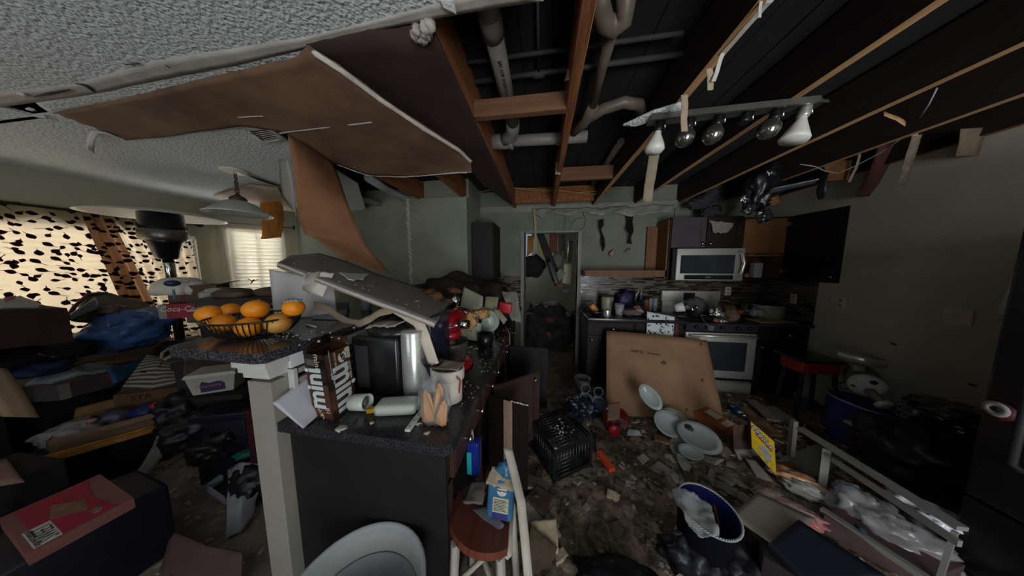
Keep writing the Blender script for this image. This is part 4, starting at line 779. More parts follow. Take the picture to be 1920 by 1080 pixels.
# right worktop
pt_ = thing('stock_pot', 'tall brushed steel stock pot on the short worktop', 'pot', (2.80, 3.15, .92))
pc_ = Vector((2.775, 3.16, .921))
obj('body', MB().lathe([(.135, 0), (.145, .008), (.145, .165), (.15, .17), (.143, .17), (.135, .01), (0, .01)], 40, Matrix.Translation(pc_), cap=False), STEEL, pt_)
obj('lid', MB().lathe([(.15, .17), (.145, .18), (.08, .2), (0, .205)], 40, Matrix.Translation(pc_)).lathe([(.01, .2), (.02, .225), (0, .23)], 12, Matrix.Translation(pc_)), mat('dark_lid_glass', (.02, .02, .025), .15), pt_)
for s_ in (-1, 1): obj('handle', MB().tube([pc_ + Vector((s_ * .145, -.03, .14)), pc_ + Vector((s_ * .175, -.03, .14)), pc_ + Vector((s_ * .175, .03, .14)), pc_ + Vector((s_ * .145, .03, .14))], .006, 6), BLACKP, pt_)
jar('jar', (1400, 578), .055, .13, mat('green_label', (.14, .19, .07), .4, .4, 9), 'green labelled jar with teal lid beside the steel pot', 'jar', Y=3.35, lid=mat('teal_lid', (.02, .12, .09), .4))
solo('plastic_wrap', MB().blob(P(1418, 585, Y=3.1), (.09, .07, .05), 6, .7, 2.4, 3, floor=.921), mat('crinkled_plastic', (.35, .36, .37), .15, .3, 9, clear=.35), 'crinkled clear plastic wrap in front of the green jar', 'plastic wrap')
solo('packet', MB().blob(P(1383, 584, Y=3.05), (.06, .05, .025), 7, .4, 2, 3, floor=.921), mat('red_packet', (.32, .05, .025), .5, .4, 8), 'flat red orange packet at the range edge of the short worktop', 'packet')
solo('cutting_board', MB().rbox(-.19, .19, -.1, .1, 0, .014, .004, M=Matrix.Translation((2.66, 2.98, .922)) @ Matrix.Rotation(R(8), 4, 'Z')), mat('pale_board_wood', (.33, .22, .11), .7, .4, 4, .1, 20, stretch=(1, 9, 1)), 'small wooden cutting board under the plastic wrap', 'cutting board')
# ------------------------------------------------------------------ peninsula: half wall, raised bar, base cabinets, worktop
POSTM = mat('scuffed_ivory_post', (.33, .31, .26), .6, .15, 6, .05, 40)
hwl = MB().box(-1.20, -1.10, .785, 2.9, 0, 1.135)
struct('wall_half', hwl, mat('half_wall_paint', (.33, .33, .30), .8, .2, 4, .1, 80))
ps = thing('end_post', 'off white square post capping the end of the half wall', 'post', (-1.16, .76, 0))
obj('shaft', MB().box(-1.215, -1.10, .73, .785, 0, 1.10), POSTM, ps)
obj('capital', MB().box(-1.222, -1.094, .723, .79, 1.118, 1.142).box(-1.231, -1.086, .714, .79, 1.142, 1.168).box(-1.242, -1.077, .703, .79, 1.168, 1.197), TRIMW, ps)
obj('plinth', MB().box(-1.225, -1.095, .72, .79, 0, .09), POSTM, ps)
struct('trim_2', MB().box(-1.10, -1.076, .791, 2.85, 1.135, 1.198), mat('bright_white_trim', (.80, .81, .82), .45, .08, 12))
BARL = mat('speckled_bar_laminate', (.10, .10, .11), .16, .7, 150, .02, 150, col2=(.015, .015, .018), ramp=(.46, .6))
solo('bar_top', MB().prism([(-1.57, .735, 1.198), (-1.545, .70, 1.198), (-1.10, .685, 1.198), (-1.065, .70, 1.198), (-1.055, 2.6, 1.198), (-1.57, 2.6, 1.198)], (0, 0, .042)), BARL, 'dark speckled raised bar top holding the basket of oranges', 'worktop')
wt = MB().prism([(-1.10, .735, .88), (-.345, .715, .88), (-.325, .735, .88), (-.325, 3.54, .88), (-.99, 3.54, .88), (-.99, 2.895, .88), (-1.10, 2.895, .88)], (0, 0, .04))
solo('worktop', wt, GRAN, 'long dark speckled worktop under the red mixer and drink box', 'worktop')
BROWNF = mat('reddish_espresso_face', (.062, .030, .024), .38, .4, 6, .04, 30, stretch=(6, 6, 1))
RX = lambda y0, z: Matrix.Translation((-.372, y0, z)) @ Matrix.Rotation(R(90), 4, 'Z')
SIDEP = mat('black_end_panel', (.010, .0095, .0095), .6, .4, 6)
units = [(.79, 1.25, 'peninsula base cabinet with the dark end panel'), (1.255, 1.70, 'peninsula base cabinet with its dark door hanging open'), (1.705, 2.25, 'peninsula base cabinet with its door swung wide'), (2.255, 2.88, 'peninsula base cabinet nearest the doorway')]
pu = []
for i, (y0, y1, lb) in enumerate(units):
    t = thing('base_cabinet', lb, 'cabinet', (-.7, (y0 + y1) / 2, 0), 0, 'peninsula base cabinets')
    b = MB().box(-1.09, -.395, y0, y0 + .018, .10, .879).box(-1.09, -.395, y1 - .018, y1, .10, .879).box(-1.09, -1.07, y0, y1, .1, .879).box(-1.07, -.395, y0, y1, .10, .118).box(-1.07, -.395, y0, y1, .86, .879).box(-1.07, -.46, y0, y1, 0, .10).box(-1.07, -.45, y0 + .018, y1 - .018, .45, .465)
    obj('body', b, SIDEP, t)
    fx = MB().box(-.395, -.374, y0, y0 + .045, .10, .879).box(-.395, -.374, y1 - .045, y1, .10, .879).box(-.395, -.374, y0, y1, .84, .879).box(-.395, -.374, y0, y1, .675, .70).box(-.395, -.374, y0, y1, .10, .13)
    obj('face_frame', fx, BROWNF, t)
    slab(RX(y0 + .015, .70) @ Matrix.Translation((0, -.019, 0)), y1 - y0 - .03, .15, t, ((y1 - y0) * .28, (y1 - y0) * .72) if i < 2 else ((y1 - y0) / 2,), BROWNF)
    pu.append(t)
obj('end_panel', MB().box(-1.09, -.374, .771, .789, .0, .879), SIDEP, pu[0])
def swung(px1, px2, z0, z1, parent, lb, knob, m):
    a = P(*px1, Z=z1); b = P(*px2, Z=z1); d = b - a; d.z = 0
    M = frame((a.x, a.y, z0), d, (0, 0, 1)) @ Matrix.Rotation(R(90), 4, 'X')
    M = Matrix.Translation((a.x, a.y, z0)) @ Matrix.Rotation(math.atan2(d.y, d.x), 4, 'Z')
    return door(M, d.length, z1 - z0, parent, knob, m)
swung((925, 725), (1012, 697), .12, .70, pu[1], '', (.375, .53), ESPL)
d2 = swung((915, 741), (989, 760), .10, .70, pu[0], '', None, ESP)
a = P(945, 748, Z=.70); dd = (P(989, 760, Z=.7) - P(915, 741, Z=.7)).normalized()
obj('bare_strip', MB().box(0, .06, -.008, .0, 0, .595, M=Matrix.Translation((a.x, a.y - .002, .104)) @ Matrix.Rotation(math.atan2(dd.y, dd.x), 4, 'Z')), mat('bare_chipboard', (.36, .25, .16), .9, .3, 20), d2)
ch_ = MB()
for i in range(6):
    q = P(960 + i * 5.5, 752.5 + i * 1.4, Z=.703); ch_.blob(q, (.012, .006, .006), i, .5, 3, 1)
obj('chipped_edge', ch_, TAPE, d2)
swung((955, 648), (1027, 655), .14, .76, pu[2], '', None, mat('near_black_door', (.008, .005, .007), .6, .3, 6))
def split(name, m, mt, parent):
    seen = set()
    for v in list(m.b.verts):
        if v in seen: continue
        st, isl = [v], set()
        while st:
            q = st.pop()
            if q in isl: continue
            isl.add(q); st += [e.other_vert(q) for e in q.link_edges]
        seen |= isl; t = MB(); d = {q: t.b.verts.new(q.co) for q in isl}
        for f in {f for q in isl for f in q.link_faces}: t._f([d[q] for q in f.verts], f.material_index, f.smooth)
        obj(name, t, mt, parent)
    m.b.free()
# ------------------------------------------------------------------ on the raised bar
bc = P(478, 602, Z=1.31); bc.z = 1.241
wb_ = thing('wire_basket', 'black wire fruit basket heaped with oranges on the raised bar', 'basket', bc)
k = MB(); rb, rt_ = .085, .185
for j in range(56):
    t = 2 * math.pi * j / 56; c_, s_ = math.cos(t), math.sin(t); e = 1 - .04 * (1 if 1.9 < t < 2.6 else 0)
    k.tube([bc + Vector((rr_ * c_, rr_ * s_ * .82, z)) for rr_, z in ((rb, .006), (.14, .02), (.17, .05), (rt_, .088))], .0024, 4, caps=False)
obj('wires', k, BLACKM, wb_, kind='stuff')
obj('rim', MB().tube([bc + Vector((rt_ * math.cos(t), rt_ * .82 * math.sin(t), .089)) for t in [j * math.pi / 24 for j in range(48)]], .0045, 6, closed=True), BLACKM, wb_)
obj('base_ring', MB().tube([bc + Vector((rb * math.cos(t), rb * .82 * math.sin(t), .005)) for t in [j * math.pi / 16 for j in range(32)]], .0035, 6, closed=True).lathe([(.07, .002), (.07, .005), (0, .005)], 24, Matrix.Translation(bc), ell=(1, .82)), BLACKM, wb_)
ORG = mat('orange_peel', (.95, .33, .010), .42, .18, 6, .18, 130, col2=(.80, .23, .006)); ORG2 = mat('yellowing_peel', (.72, .38, .07), .45, .35, 7, .18, 130, col2=(.45, .16, .03))
STEMM = mat('orange_stem', (.20, .22, .10), .8)
oj = [(393, 589, .01, .055, 'orange with its stem scar showing at the basket rim', (-.55, -.8, .1)), (432, 584, .075, .10, 'shaded orange at the back of the basket between two others', (0, .3, 1)), (480, 580, .0, .085, 'round orange on top in the middle of the heap', (.2, .2, 1)), (418, 607, -.02, .045, 'orange low in the basket beneath the stem scarred one', (.2, .6, .8)), (467, 613, -.045, .042, 'orange resting on the basket bottom at the front', (0, .5, .9)), (551, 577, .04, .075, 'orange dusted with plaster at the inner end of the basket', (0, 0, 1)), (522, 606, -.01, .045, 'yellowing wrinkled orange pressed against the wires', (0, 0, 1))]
for i, (x, y, dy, z, lb, st) in enumerate(oj):
    c = P(x, y, Y=bc.y + dy); r_ = (.047, .045, .048, .048, .047, .043, .049)[i]
    t = thing('orange', lb, 'orange', c, 0, 'oranges in the wire basket')
    obj('fruit', MB().blob(c, (r_, r_, r_ * .95), i, .02, 1.4, 4), ORG2 if i == 6 else ORG, t)
    sv = Vector(st).normalized()
    obj('stem', MB().lathe([(.005, -.001), (.004, .002), (0, .003)], 8, Matrix.Translation(c + sv * r_ * .985) @ sv.to_track_quat('Z', 'Y').to_matrix().to_4x4()), STEMM, t)
    if i == 5:
        g = MB()
        for q in range(16):
            v = Vector((rnd.uniform(-.7, .7), rnd.uniform(-.7, .5), 1)).normalized(); g.blob(c + v * (r_ * .99), (.012, .01, .007), q, .6, 2.5, 1)
        obj('plaster_dust', g, mat('grey_plaster_dust', (.42, .42, .42), .95, .5, 60), t)
ci = P(571, 612, Z=1.243)
cg = thing('cigarette', 'cigarette stub lying on the bar beside the basket', 'cigarette', P(580, 611, Z=1.245))
obj('paper', MB().tube([P(574, 608, Z=1.247), P(592, 613, Z=1.247)], .0048, 10), mat('cigarette_paper', (.66, .62, .54), .8), cg)
cr = MB()
for i in range(60): cr.blob(P(rnd.gauss(540, 45), rnd.gauss(625, 9), Z=1.241), (rnd.uniform(.002, .006),) * 3, i, .6, 2, 1)
o = solo('plaster_crumbs', cr, TAPE, 'white plaster crumbs scattered on the bar around the basket', 'crumbs', kind='stuff')
# fallen drywall
FBD = mat('fallen_board_paint', (.29, .255, .235), .8, .25, 3, .12, 60, stretch=(1, 3, 3)); 
fa, fb_ = P(519, 493, Y=1.13), P(816, 606, Z=1.31); fc, fd = P(543, 479, Y=1.55), P(846, 560, Y=1.72)
fm = [P(600, 475, Y=1.62), P(652, 490, Y=1.66), P(705, 513, Y=1.68), P(765, 531, Y=1.7)]
fp = thing('fallen_ceiling_board', 'long grey painted board that fell slanting across the bar and worktop', 'ceiling board', fa.lerp(fb_, .5))
obj('board', MB().sheet([fa, fa.lerp(fb_, .5), fb_], [fc] + fm + [fd], 40, 10, .014, .004, 4, 5, .012, mi=0, mib=1), [FBD, GYP], fp)
nn = (fb_ - fa).cross(fd - fb_).normalized(); nn = nn if nn.z > 0 else -nn
obj('edge_layer', MB().sheet([fa - nn * .016, fb_ - nn * .016], [fa.lerp(fc, .1) - nn * .016, fb_.lerp(fd, .1) - nn * .016], 24, 2, .006, .003, 6, 2, .03), mat('tan_board_edge', (.34, .24, .16), .9, .3, 9), fp)
def onb(x, y, h=.004):  # point on the fallen board
    d = P(x, y, T=1) - Vector((0, 0, HC)); k = (fa + nn * h - Vector((0, 0, HC))).dot(nn) / d.dot(nn); return Vector((0, 0, HC)) + d * k
fl = MB()
for i in range(26): fl.blob(onb(*((lambda t, s: (540 + t * 270 + s * 20, 495 + t * 95 - s * 12))(rnd.random(), rnd.random())), .006), (rnd.uniform(.003, .009), rnd.uniform(.003, .006), .003), i, .6, 2, 1)
obj('plaster_flecks', fl, TAPE, fp, kind='stuff')
PX = mat('white_popcorn_patch', (.86, .90, .88), .95, .35, 70, .7, 90)
pa = [onb(x, y, .017) for x, y in ((630, 507), (636, 502), (645, 505), (655, 502), (664, 508), (676, 510), (686, 506), (692, 509), (691, 516), (685, 519), (681, 525), (672, 524), (664, 527), (652, 524), (646, 518), (637, 514))]
obj('texture_patch', MB().prism(pa, nn * .006), PX, fp)
solo('drywall_scrap', MB().sheet([onb(568, 513, .03), onb(600, 508, .035), onb(626, 514, .03)], [P(569, 541, Y=1.12), P(590, 552, Y=1.10), P(606, 556, Y=1.10)], 22, 10, .006, .014, 8, 4, .10), mat('cream_torn_drywall', (.84, .80, .70), .9, .3, 10, .3, 50), 'torn cream drywall scrap folded over the edge of the fallen board', 'drywall piece')
solo('drywall_scrap', MB().sheet([P(790, 604, Y=1.09), P(812, 590, Y=1.12)], [P(806, 612, Y=1.07), P(818, 616, Y=1.09)], 10, 8, .008, .014, 9, 7, .2), mat('peach_torn_paper', (.55, .40, .27), .9, .35, 9, .2, 50, col2=(.6, .57, .5)), 'ragged peach coloured paper torn at the low end of the fallen board', 'drywall piece')
sa, sb = P(513, 503, Y=1.2), P(517, 597, Z=1.243); sc_, sd_ = P(610, 545, Y=1.42), P(606, 590, Z=1.243)
sa = Vector((sb.x, sb.y, P(513, 505, Y=sb.y).z))
e_ = Vector((sb.x + .30, sb.y + .14, 1.243)); et = Vector((e_.x, e_.y, 1.47))
sdw = thing('standing_drywall', 'white drywall slab standing on the bar and propping the fallen board', 'drywall piece', sb)
obj('slab', MB().sheet([sa, et], [sb, e_], 14, 10, .013, .003, 6, 8, .012), mat('white_drywall_face', (.62, .58, .58), .85, .12, 5, .08, 60), sdw)
for i, (x, r_, h, c_, lb) in enumerate(((655, .035, .16, (.20, .20, .22), 'dusty glass jar under the fallen board nearest the standing slab'), (672, .03, .2, (.10, .03, .025), 'dark red bottle under the fallen board'), (690, .04, .15, (.12, .10, .09), 'murky jar under the low part of the fallen board'))):
    p_ = P(x, 596, Z=1.243)
    p_ = Vector((-1.32 + i * .09, 1.50 + .06 * i, 1.241)); solo('jar', MB().lathe([(r_, 0), (r_, h * .75), (r_ * .6, h * .9), (r_ * .6, h), (0, h)], 18, Matrix.Translation(p_)), mat('murky_%d' % i, c_, .15, .3, 9), lb, 'jar')
pp = MB()
for i in range(7): pp.sheet([P(585 + i * 3, 598 - i * 3, Z=1.245 + .004 * i), P(650, 600 - i * 3, Z=1.245 + .004 * i)], [P(600, 588 - i * 3, Z=1.246 + .004 * i), P(655, 585 - i * 3, Z=1.246 + .004 * i)], 5, 3, .0015, .003, 8, i)
solo('paper_stack', pp, mat('grey_papers', (.22, .23, .25), .8, .3, 9), 'loose stack of grey papers behind the cigarette stub', 'papers')
wv_ = [(588, 572, 1.22), (612, 578, 1.2), (632, 592, 1.18), (652, 603, 1.16), (674, 607, 1.13), (694, 598, 1.11), (712, 586, 1.1), (735, 581, 1.08)]
wa, wbb = [P(x, y - 7, Y=Y) for x, y, Y in wv_], [P(x, y + 7, Y=Y - .02) for x, y, Y in wv_]
solo('joint_tape_ribbon', MB().sheet(wa, wbb, 40, 3, .002, .002, 6, 2, .02), mat('tan_tape_ribbon', (.40, .32, .23), .85, .25, 9, .1, 50), 'long tan paper tape ribbon waving above the coffee maker', 'tape strip')
w2 = [(735, 580, 1.08), (760, 592, 1.05), (785, 608, 1.02), (795, 630, 1.0), (803, 655, .99), (812, 684, .97)]
wa, wbb = [P(x - 8, y + 4, Y=Y) for x, y, Y in w2], [P(x + 10, y - 3, Y=Y) for x, y, Y in w2]
wa[0], wbb[0] = P(733, 585, Y=1.08), P(737, 577, Y=1.08)
solo('joint_tape_ribbon', MB().sheet(wa, wbb, 34, 4, .003, .005, 8, 3, .04), mat('white_tape_ribbon', (.66, .58, .47), .85, .2, 9, .15, 50), 'creased white tape ribbon draped down over the steel cylinder', 'tape strip')
# ------------------------------------------------------------------ on the long worktop
za = .921
def q3(x, y): return P(x, y, Z=za)
# drink box
A = Vector((-.873, .778, za)); Rr = Vector((-.886, .912, za)); Ll = Vector((-.990, .795, za)); D = Rr + Ll - A
Hh = .285; up = Vector((-.012, 0, 1)) * Hh; lean = Vector((-.018, -.004, Hh))
db = thing('drink_box', 'open brown ten can root beer carton standing against the half wall', 'box', A.lerp(D, .5))
BXM = mat('brown_carton_print', (.11, .034, .015), .45, .45, 5, .03, 30, col2=(.045, .016, .009)); BXD = mat('dark_carton_band', (.022, .012, .010), .5, .4, 8); SILV = mat('pale_silver_print', (.60, .68, .66), .35, .1, 9); CRM = mat('cream_print', (.66, .58, .42), .5, .2, 9)
t4 = .003
b = MB()
def wallq(p, q, inn): b.hexa([p, q, q + inn, p + inn, p + lean, q + lean, q + inn + lean, p + inn + lean])
ir = (Ll - A).normalized() * t4; iy = (Rr - A).normalized() * t4
wallq(A, Rr, ir); wallq(Ll, A, iy); wallq(Ll, D, -ir); wallq(D, Rr, -iy); b.hexa([A, Rr, D, Ll] + [q + Vector((0, 0, t4)) for q in (A, Rr, D, Ll)])
obj('carton', b, BXM, db)
fb2 = MB().sheet([D + lean, Rr + lean], [D + lean + Vector((-.02, .02, .03)), Rr + lean + Vector((-.03, .02, .035))], 4, 2, .003)
obj('flap', fb2, BXM, db)
obj('flap', MB().sheet([Ll + lean, D + lean], [Ll + lean * 1 + Vector((-.012, .01, .012)), D + lean + Vector((-.02, .0, .045))], 4, 2, .003), BXD, db)
rv = (Rr - A).normalized(); uv_ = lean.normalized(); nR = rv.cross(uv_)
def onR(u, v, d=.0012): return A + (Rr - A) * u + lean * v + nR * d
lv = (A - Ll).normalized(); nL = lv.cross(uv_)
def onL(u, v, d=.0012): return Ll + (A - Ll) * u + lean * v + nL * d
bd_ = MB()
for v0, v1 in ((.46, .60), (.02, .10)): bd_.prism([onR(0, v0, .0006), onR(.42, v0, .0006), onR(.42, v1, .0006), onR(0, v1, .0006)], nR * .0003)
for v0, v1, u0 in ((.55, .95, 0), (.55, .6, .5)): bd_.prism([onL(.62, v0, .0006), onL(1, v0, .0006), onL(1, v1, .0006), onL(.62, v1, .0006)], nL * .0003)
bd_.prism([onL(0, .80, .0006), onL(1, .80, .0006), onL(1, 1, .0006), onL(0, 1, .0006)], nL * .0003)
for v in (.76, .44, .115, .62): bd_.prism([onR(0, v, .0005), onR(1, v, .0005), onR(1, v + .012, .0005), onR(0, v + .012, .0005)], nR * .0004)
split('printed_band', bd_, BXD, db)
ft = MB().prism([onR(.66, .82, .0006), onR(.99, .80, .0006), onR(.99, .985, .0006), onR(.80, .985, .0006)], nR * .0004)
obj('froth_print', ft, CRM, db)
txt('mini', .165, frame(onR(.62, .40, .0016), -uv_, rv), SILV, db, sx=.76, bold=.0042)
txt('mini', .135, frame(onL(.36, .47, .0016), uv_, -lv), SILV, db, sx=.80, bold=.0042)
lg = MB().disc(onR(.66, .865, .0016), .027, nR, 28); o = obj('logo_oval', lg, mat('logo_orange', (.50, .14, .03), .5), db, fix=False)
obj('logo_oval', MB().disc(onR(.66, .865, .002), .0235, nR, 28), mat('logo_white', (.75, .74, .7), .5), db, fix=False)
txt('A&W', .027, frame(onR(.66, .865, .0026), (-uv_ + rv * .35), rv + uv_ * .35), BXD, db, bold=.0012)
txt('A&W', .03, frame(onL(.45, .075, .002), uv_ - lv * .4, -lv), CRM, db)
txt('10', .033, frame(onR(.22, .655, .0016), -uv_, rv), SILV, db, bold=.001); txt('CANS', .012, frame(onR(.22, .575, .0016), -uv_, rv), SILV, db)
txt('10', .03, frame(onL(.82, .14, .0016), uv_, -lv), SILV, db); txt('ROOT BEER', .013, frame(onR(.36, .86, .0016), -uv_, rv), CRM, db); txt('ROOT BEER', .016, frame(onR(.9, .60, .0016), -uv_, rv), CRM, db)
txt('NATURALLY AND ARTIFICIALLY FLAVORED', .006, frame(onR(.17, .84, .0016), -uv_, rv), SILV, db); txt('mini', .04, frame(onL(.62, .9, .0016), -uv_, lv), CRM, db)
nf = MB()
for i in range(7): nf.prism([onL(.08, .83 + .014 * i, .001), onL(.55, .83 + .014 * i, .001), onL(.55, .835 + .014 * i, .001), onL(.08, .835 + .014 * i, .001)], nL * .0003)
obj('fine_print', nf, mat('grey_print', (.25, .25, .25), .6), db)
# letter sheet
la, lb_, lc_, ld_ = P(568, 804, Z=.926), P(511, 756, X=-1.075), P(578, 706, X=-1.072), P(596, 780, Z=.928)
sh = thing('letter', 'printed letter sheet leaning behind the drink box', 'paper', la)
obj('sheet', MB().sheet([la, lb_], [ld_, lc_], 10, 10, .001, .003, 6, 3, .0), mat('lilac_white_paper', (.60, .58, .64), .8, .08, 9), sh)
M_ = frame(la.lerp(lc_, .5), ld_ - la, lb_ - la); lm = MB(); n3 = Vector((M_[0][2], M_[1][2], M_[2][2])); n3 = n3 if n3.y < 0 else -n3
def onS(u, v, h=.006): return la.lerp(ld_, u).lerp(lb_.lerp(lc_, u), v) + n3 * h
for v in (.40, .43): lm.prism([onS(.25, v), onS(1, v), onS(1, v + .008), onS(.25, v + .008)], n3 * .0005)
for i in range(9): lm.prism([onS(.3, .10 + .03 * i), onS(.85 - .1 * (i % 3), .10 + .03 * i), onS(.85 - .1 * (i % 3), .106 + .03 * i), onS(.3, .106 + .03 * i)], n3 * .0005)
obj('print_lines', lm, mat('faded_ink', (.22, .20, .27), .9), sh)
obj('seal', MB().disc(onS(.33, .36, .007), .009, n3, 18), mat('blue_ink', (.10, .10, .28), .8), sh, fix=False)
# torn slotted panel on the half wall
sl_ = thing('slotted_rack', 'white slotted letter rack fixed to the half wall behind the drink box', 'rack', (-1.09, .95, .95))
obj('back', MB().box(-1.099, -1.094, .80, 1.16, .925, 1.13), mat('rack_shadow_black', (.02, .016, .016), .9), sl_)
for i in range(5): obj('slat', MB().rbox(-1.094, -1.072, .80, 1.16, .925 + i * .044, .948 + i * .044, .003), mat('pinkish_white_slat', (.40, .33, .31), .7, .3, 9), sl_)
obj('frame', MB().box(-1.096, -1.066, .79, .805, .921, 1.13), TRIMW, sl_)
# coffee maker
cm = thing('coffee_maker', 'bulky black coffee maker with a brushed steel cylinder at its front corner', 'appliance', (-.8, 1.1, za))
obj('body', MB().rbox(-.955, -.70, .97, 1.28, za, 1.225, .02), BLACKP, cm)
obj('grille', MB().box(-.93, -.86, .966, .972, .96, 1.18), mat('dark_grille', (.03, .03, .032), .6), cm)
obj('lid', MB().lathe([(.15, 1.222), (.155, 1.24), (.13, 1.265), (.06, 1.285), (0, 1.288)], 36, Matrix.Translation((-.79, 1.12, 0)), ell=(1, .95)), BLACKP, cm)
cc = (-.642, 1.02)
st_ = obj('cylinder', MB().lathe([(.058, .925), (.06, .93), (.06, 1.25), (.055, 1.258), (0, 1.26)], 36, Matrix.Translation((*cc, 0))), STEEL, cm)
obj('band', MB().lathe([(.0606, 1.10), (.0612, 1.102), (.0612, 1.115), (.0606, 1.117)], 36, Matrix.Translation((*cc, 0)) @ Matrix.Rotation(R(5), 4, 'Y'), cap=False), BLACKP, st_)
obj('spout', MB().rbox(-.66, -.60, 1.03, 1.10, 1.14, 1.20, .008), BLACKP, cm)
obj('column', MB().rbox(-.71, -.56, 1.05, 1.26, za, 1.30, .012), BLACKP, cm)
obj('tall_edge', MB().rbox(-.575, -.55, 1.02, 1.25, za + .02, 1.32, .006), mat('navy_gloss', (.02, .022, .05), .2, .2, 9), cm)
fl2 = MB().sheet([(-.90, 1.0, 1.262), (-.72, .99, 1.285)], [(-.86, 1.06, 1.285), (-.70, 1.06, 1.295)], 16, 4, .006, .008, 20, 3, .25)
solo('drywall_scrap', fl2, mat('dusty_scrap', (.34, .30, .25), .95, .4, 20), 'crumbled plaster scrap lying on the coffee maker lid', 'drywall piece')
# small things
mg = q3(678, 768); Mx = Matrix.Translation((mg.x, mg.y, za + .036)) @ Matrix.Rotation(R(84), 4, 'Y') @ Matrix.Rotation(R(0), 4, 'X')
mgt = thing('mug', 'small white mug lying on its side beside the drink box', 'mug', (mg.x, mg.y, za))
obj('body', MB().lathe([(.028, -.05), (.035, -.04), (.036, .035), (.032, .035), (.028, -.035), (0, -.04)], 24, Mx, cap=False), mat('white_glaze', (.50, .52, .46), .3, .1, 9), mgt)
obj('contents', MB().blob(Mx @ Vector((0, 0, .015)), (.02, .022, .022), 3, .4, 3, 2), mat('coffee_pods', (.12, .11, .10), .6, .5, 40), mgt)
yl = q3(699, 772); solo('sponge', MB().rbox(-.022, .022, -.014, .014, 0, .02, .004, M=Matrix.Translation((yl.x, yl.y, za)) @ Matrix.Rotation(R(20), 4, 'Z')), mat('yellow_sponge', (.50, .30, .02), .9, .3, 30, .4, 80), 'yellow sponge between the mug and pale dish', 'sponge')
ds = q3(742, 775); solo('butter_dish', MB().rbox(-.09, .09, -.045, .045, 0, .048, .02, M=Matrix.Translation((ds.x, ds.y + .02, za)) @ Matrix.Rotation(R(12), 4, 'Z')), mat('pale_green_ceramic', (.46, .50, .45), .35, .08, 6), 'pale oblong dish lying in front of the coffee maker', 'dish')
k1, k2 = q3(789, 776), q3(763, 812)
kn = thing('knife', 'white handled knife near the worktop corner', 'knife', k1.lerp(k2, .5))
kd = (k2 - k1).normalized(); Mk = frame(k1.lerp(k2, .5) + Vector((0, 0, .006)), kd, Vector((0, 0, 1)).cross(kd))
obj('handle', MB().rbox(-.055, .055, -.012, .012, -.006, .006, .004, M=Mk), mat('white_handle', (.60, .58, .54), .35, .1, 9), kn)
for x in (-.035, .0, .035): obj('rivet', MB().lathe([(.0035, .0055), (.003, .0072), (0, .0075)], 8, Mk @ Matrix.Translation((x, 0, 0))), BLACKM, kn)
obj('blade', MB().box(-.17, -.055, -.01, .01, -.002, .001, M=Mk), STEEL, kn)
for x, y, s_, lb in ((641, 803, .022, 'cream plaster flake at the front edge of the worktop'), (697, 793, .009, 'tiny plaster flake in front of the pale dish'), (783, 795, .012, 'small plaster flake beside the knife'), (801, 812, .012, 'plaster flake under the bread bag')):
    c = q3(x, y); solo('plaster_flake', MB().blob(c, (s_, s_ * .8, .005), x, .7, 2, 2), TAPE, lb, 'plaster chip')
solo('plastic_strip', MB().sheet([q3(650, 810), q3(665, 785)], [q3(655, 812), q3(671, 785)], 8, 2, .002, .006, 9), mat('black_film', (.03, .03, .04), .2), 'strip of dark plastic film at the foot of the drink box', 'plastic strip')
# bread bag and flour bag
bg_ = thing('bread_bag', 'clear plastic bag of bread rolls at the worktop corner', 'bag', (-.44, .82, za))
BRD = mat('bread_crust', (.46, .16, .04), .75, .5, 7, .2, 40, col2=(.55, .32, .13))
for i, (dx_, dy_, a_, b_, h_) in enumerate(((-.022, .0, -9, 14, .15), (.022, -.008, 12, -12, .12), (.0, .024, 3, 5, .17))):
    BM_ = Matrix.Translation((-.437 + dx_, .823 + dy_, za + .004)) @ Matrix.Rotation(R(a_), 4, 'Y') @ Matrix.Rotation(R(b_), 4, 'Z')
    t = MB(); t.hexa([Vector(q) for q in ((-.034, -.016, 0), (.034, -.016, 0), (.03, .016, 0), (-.03, .016, 0), (-.012, -.014, h_), (.018, -.014, h_ * .9), (.018, .012, h_ * .9), (-.012, .012, h_))])
    bmesh.ops.bevel(t.b, geom=list(t.b.edges), offset=.011, segments=3, affect='EDGES'); obj('bread_piece', MB().merge(t, BM_, 0, True), BRD, bg_)
CLR = mat('clear_bag_film', (.62, .62, .64), .12, .1, 6, .25, 24, clear=.86)
obj('film', MB().blob((-.437, .823, za + .10), (.07, .052, .115), 4, .18, 2.2, 4, floor=za + .001, sharp=.2).sheet([(-.475, .81, za + .14), (-.42, .82, za + .14)], [P(781, 664, Y=.9), P(786, 668, Y=.9)], 8, 8, .001, .008, 9, 2), CLR, bg_, fix=False)
fg = thing('flour_bag', 'rolled down white paper flour bag with red trim on the worktop', 'bag', (-.45, .98, za))
fM = Matrix.Translation((-.452, .985, 0))
obj('sack', MB().lathe([(.055, za), (.066, za + .008), (.068, za + .10), (.072, za + .15), (.066, za + .15), (.06, za + .13), (0, za + .13)], 28, fM, ell=(1.05, .8)), mat('flour_paper', (.60, .55, .48), .8, .15, 7, .3, 20), fg)
obj('rolled_cuff', MB().lathe([(.072, za + .115), (.078, za + .12), (.079, za + .165), (.072, za + .17), (.069, za + .165)], 28, fM, ell=(1.05, .8), cap=False), mat('cuff_paper', (.54, .50, .44), .8, .15, 7, .2, 20), fg)
obj('folded_top', MB().sheet([(-.53, .96, za + .172), (-.385, .95, za + .176)], [(-.52, 1.04, za + .182), (-.38, 1.03, za + .18)], 12, 6, .004, .008, 20, 3), mat('taupe_paper', (.25, .20, .17), .85, .2, 7), fg)
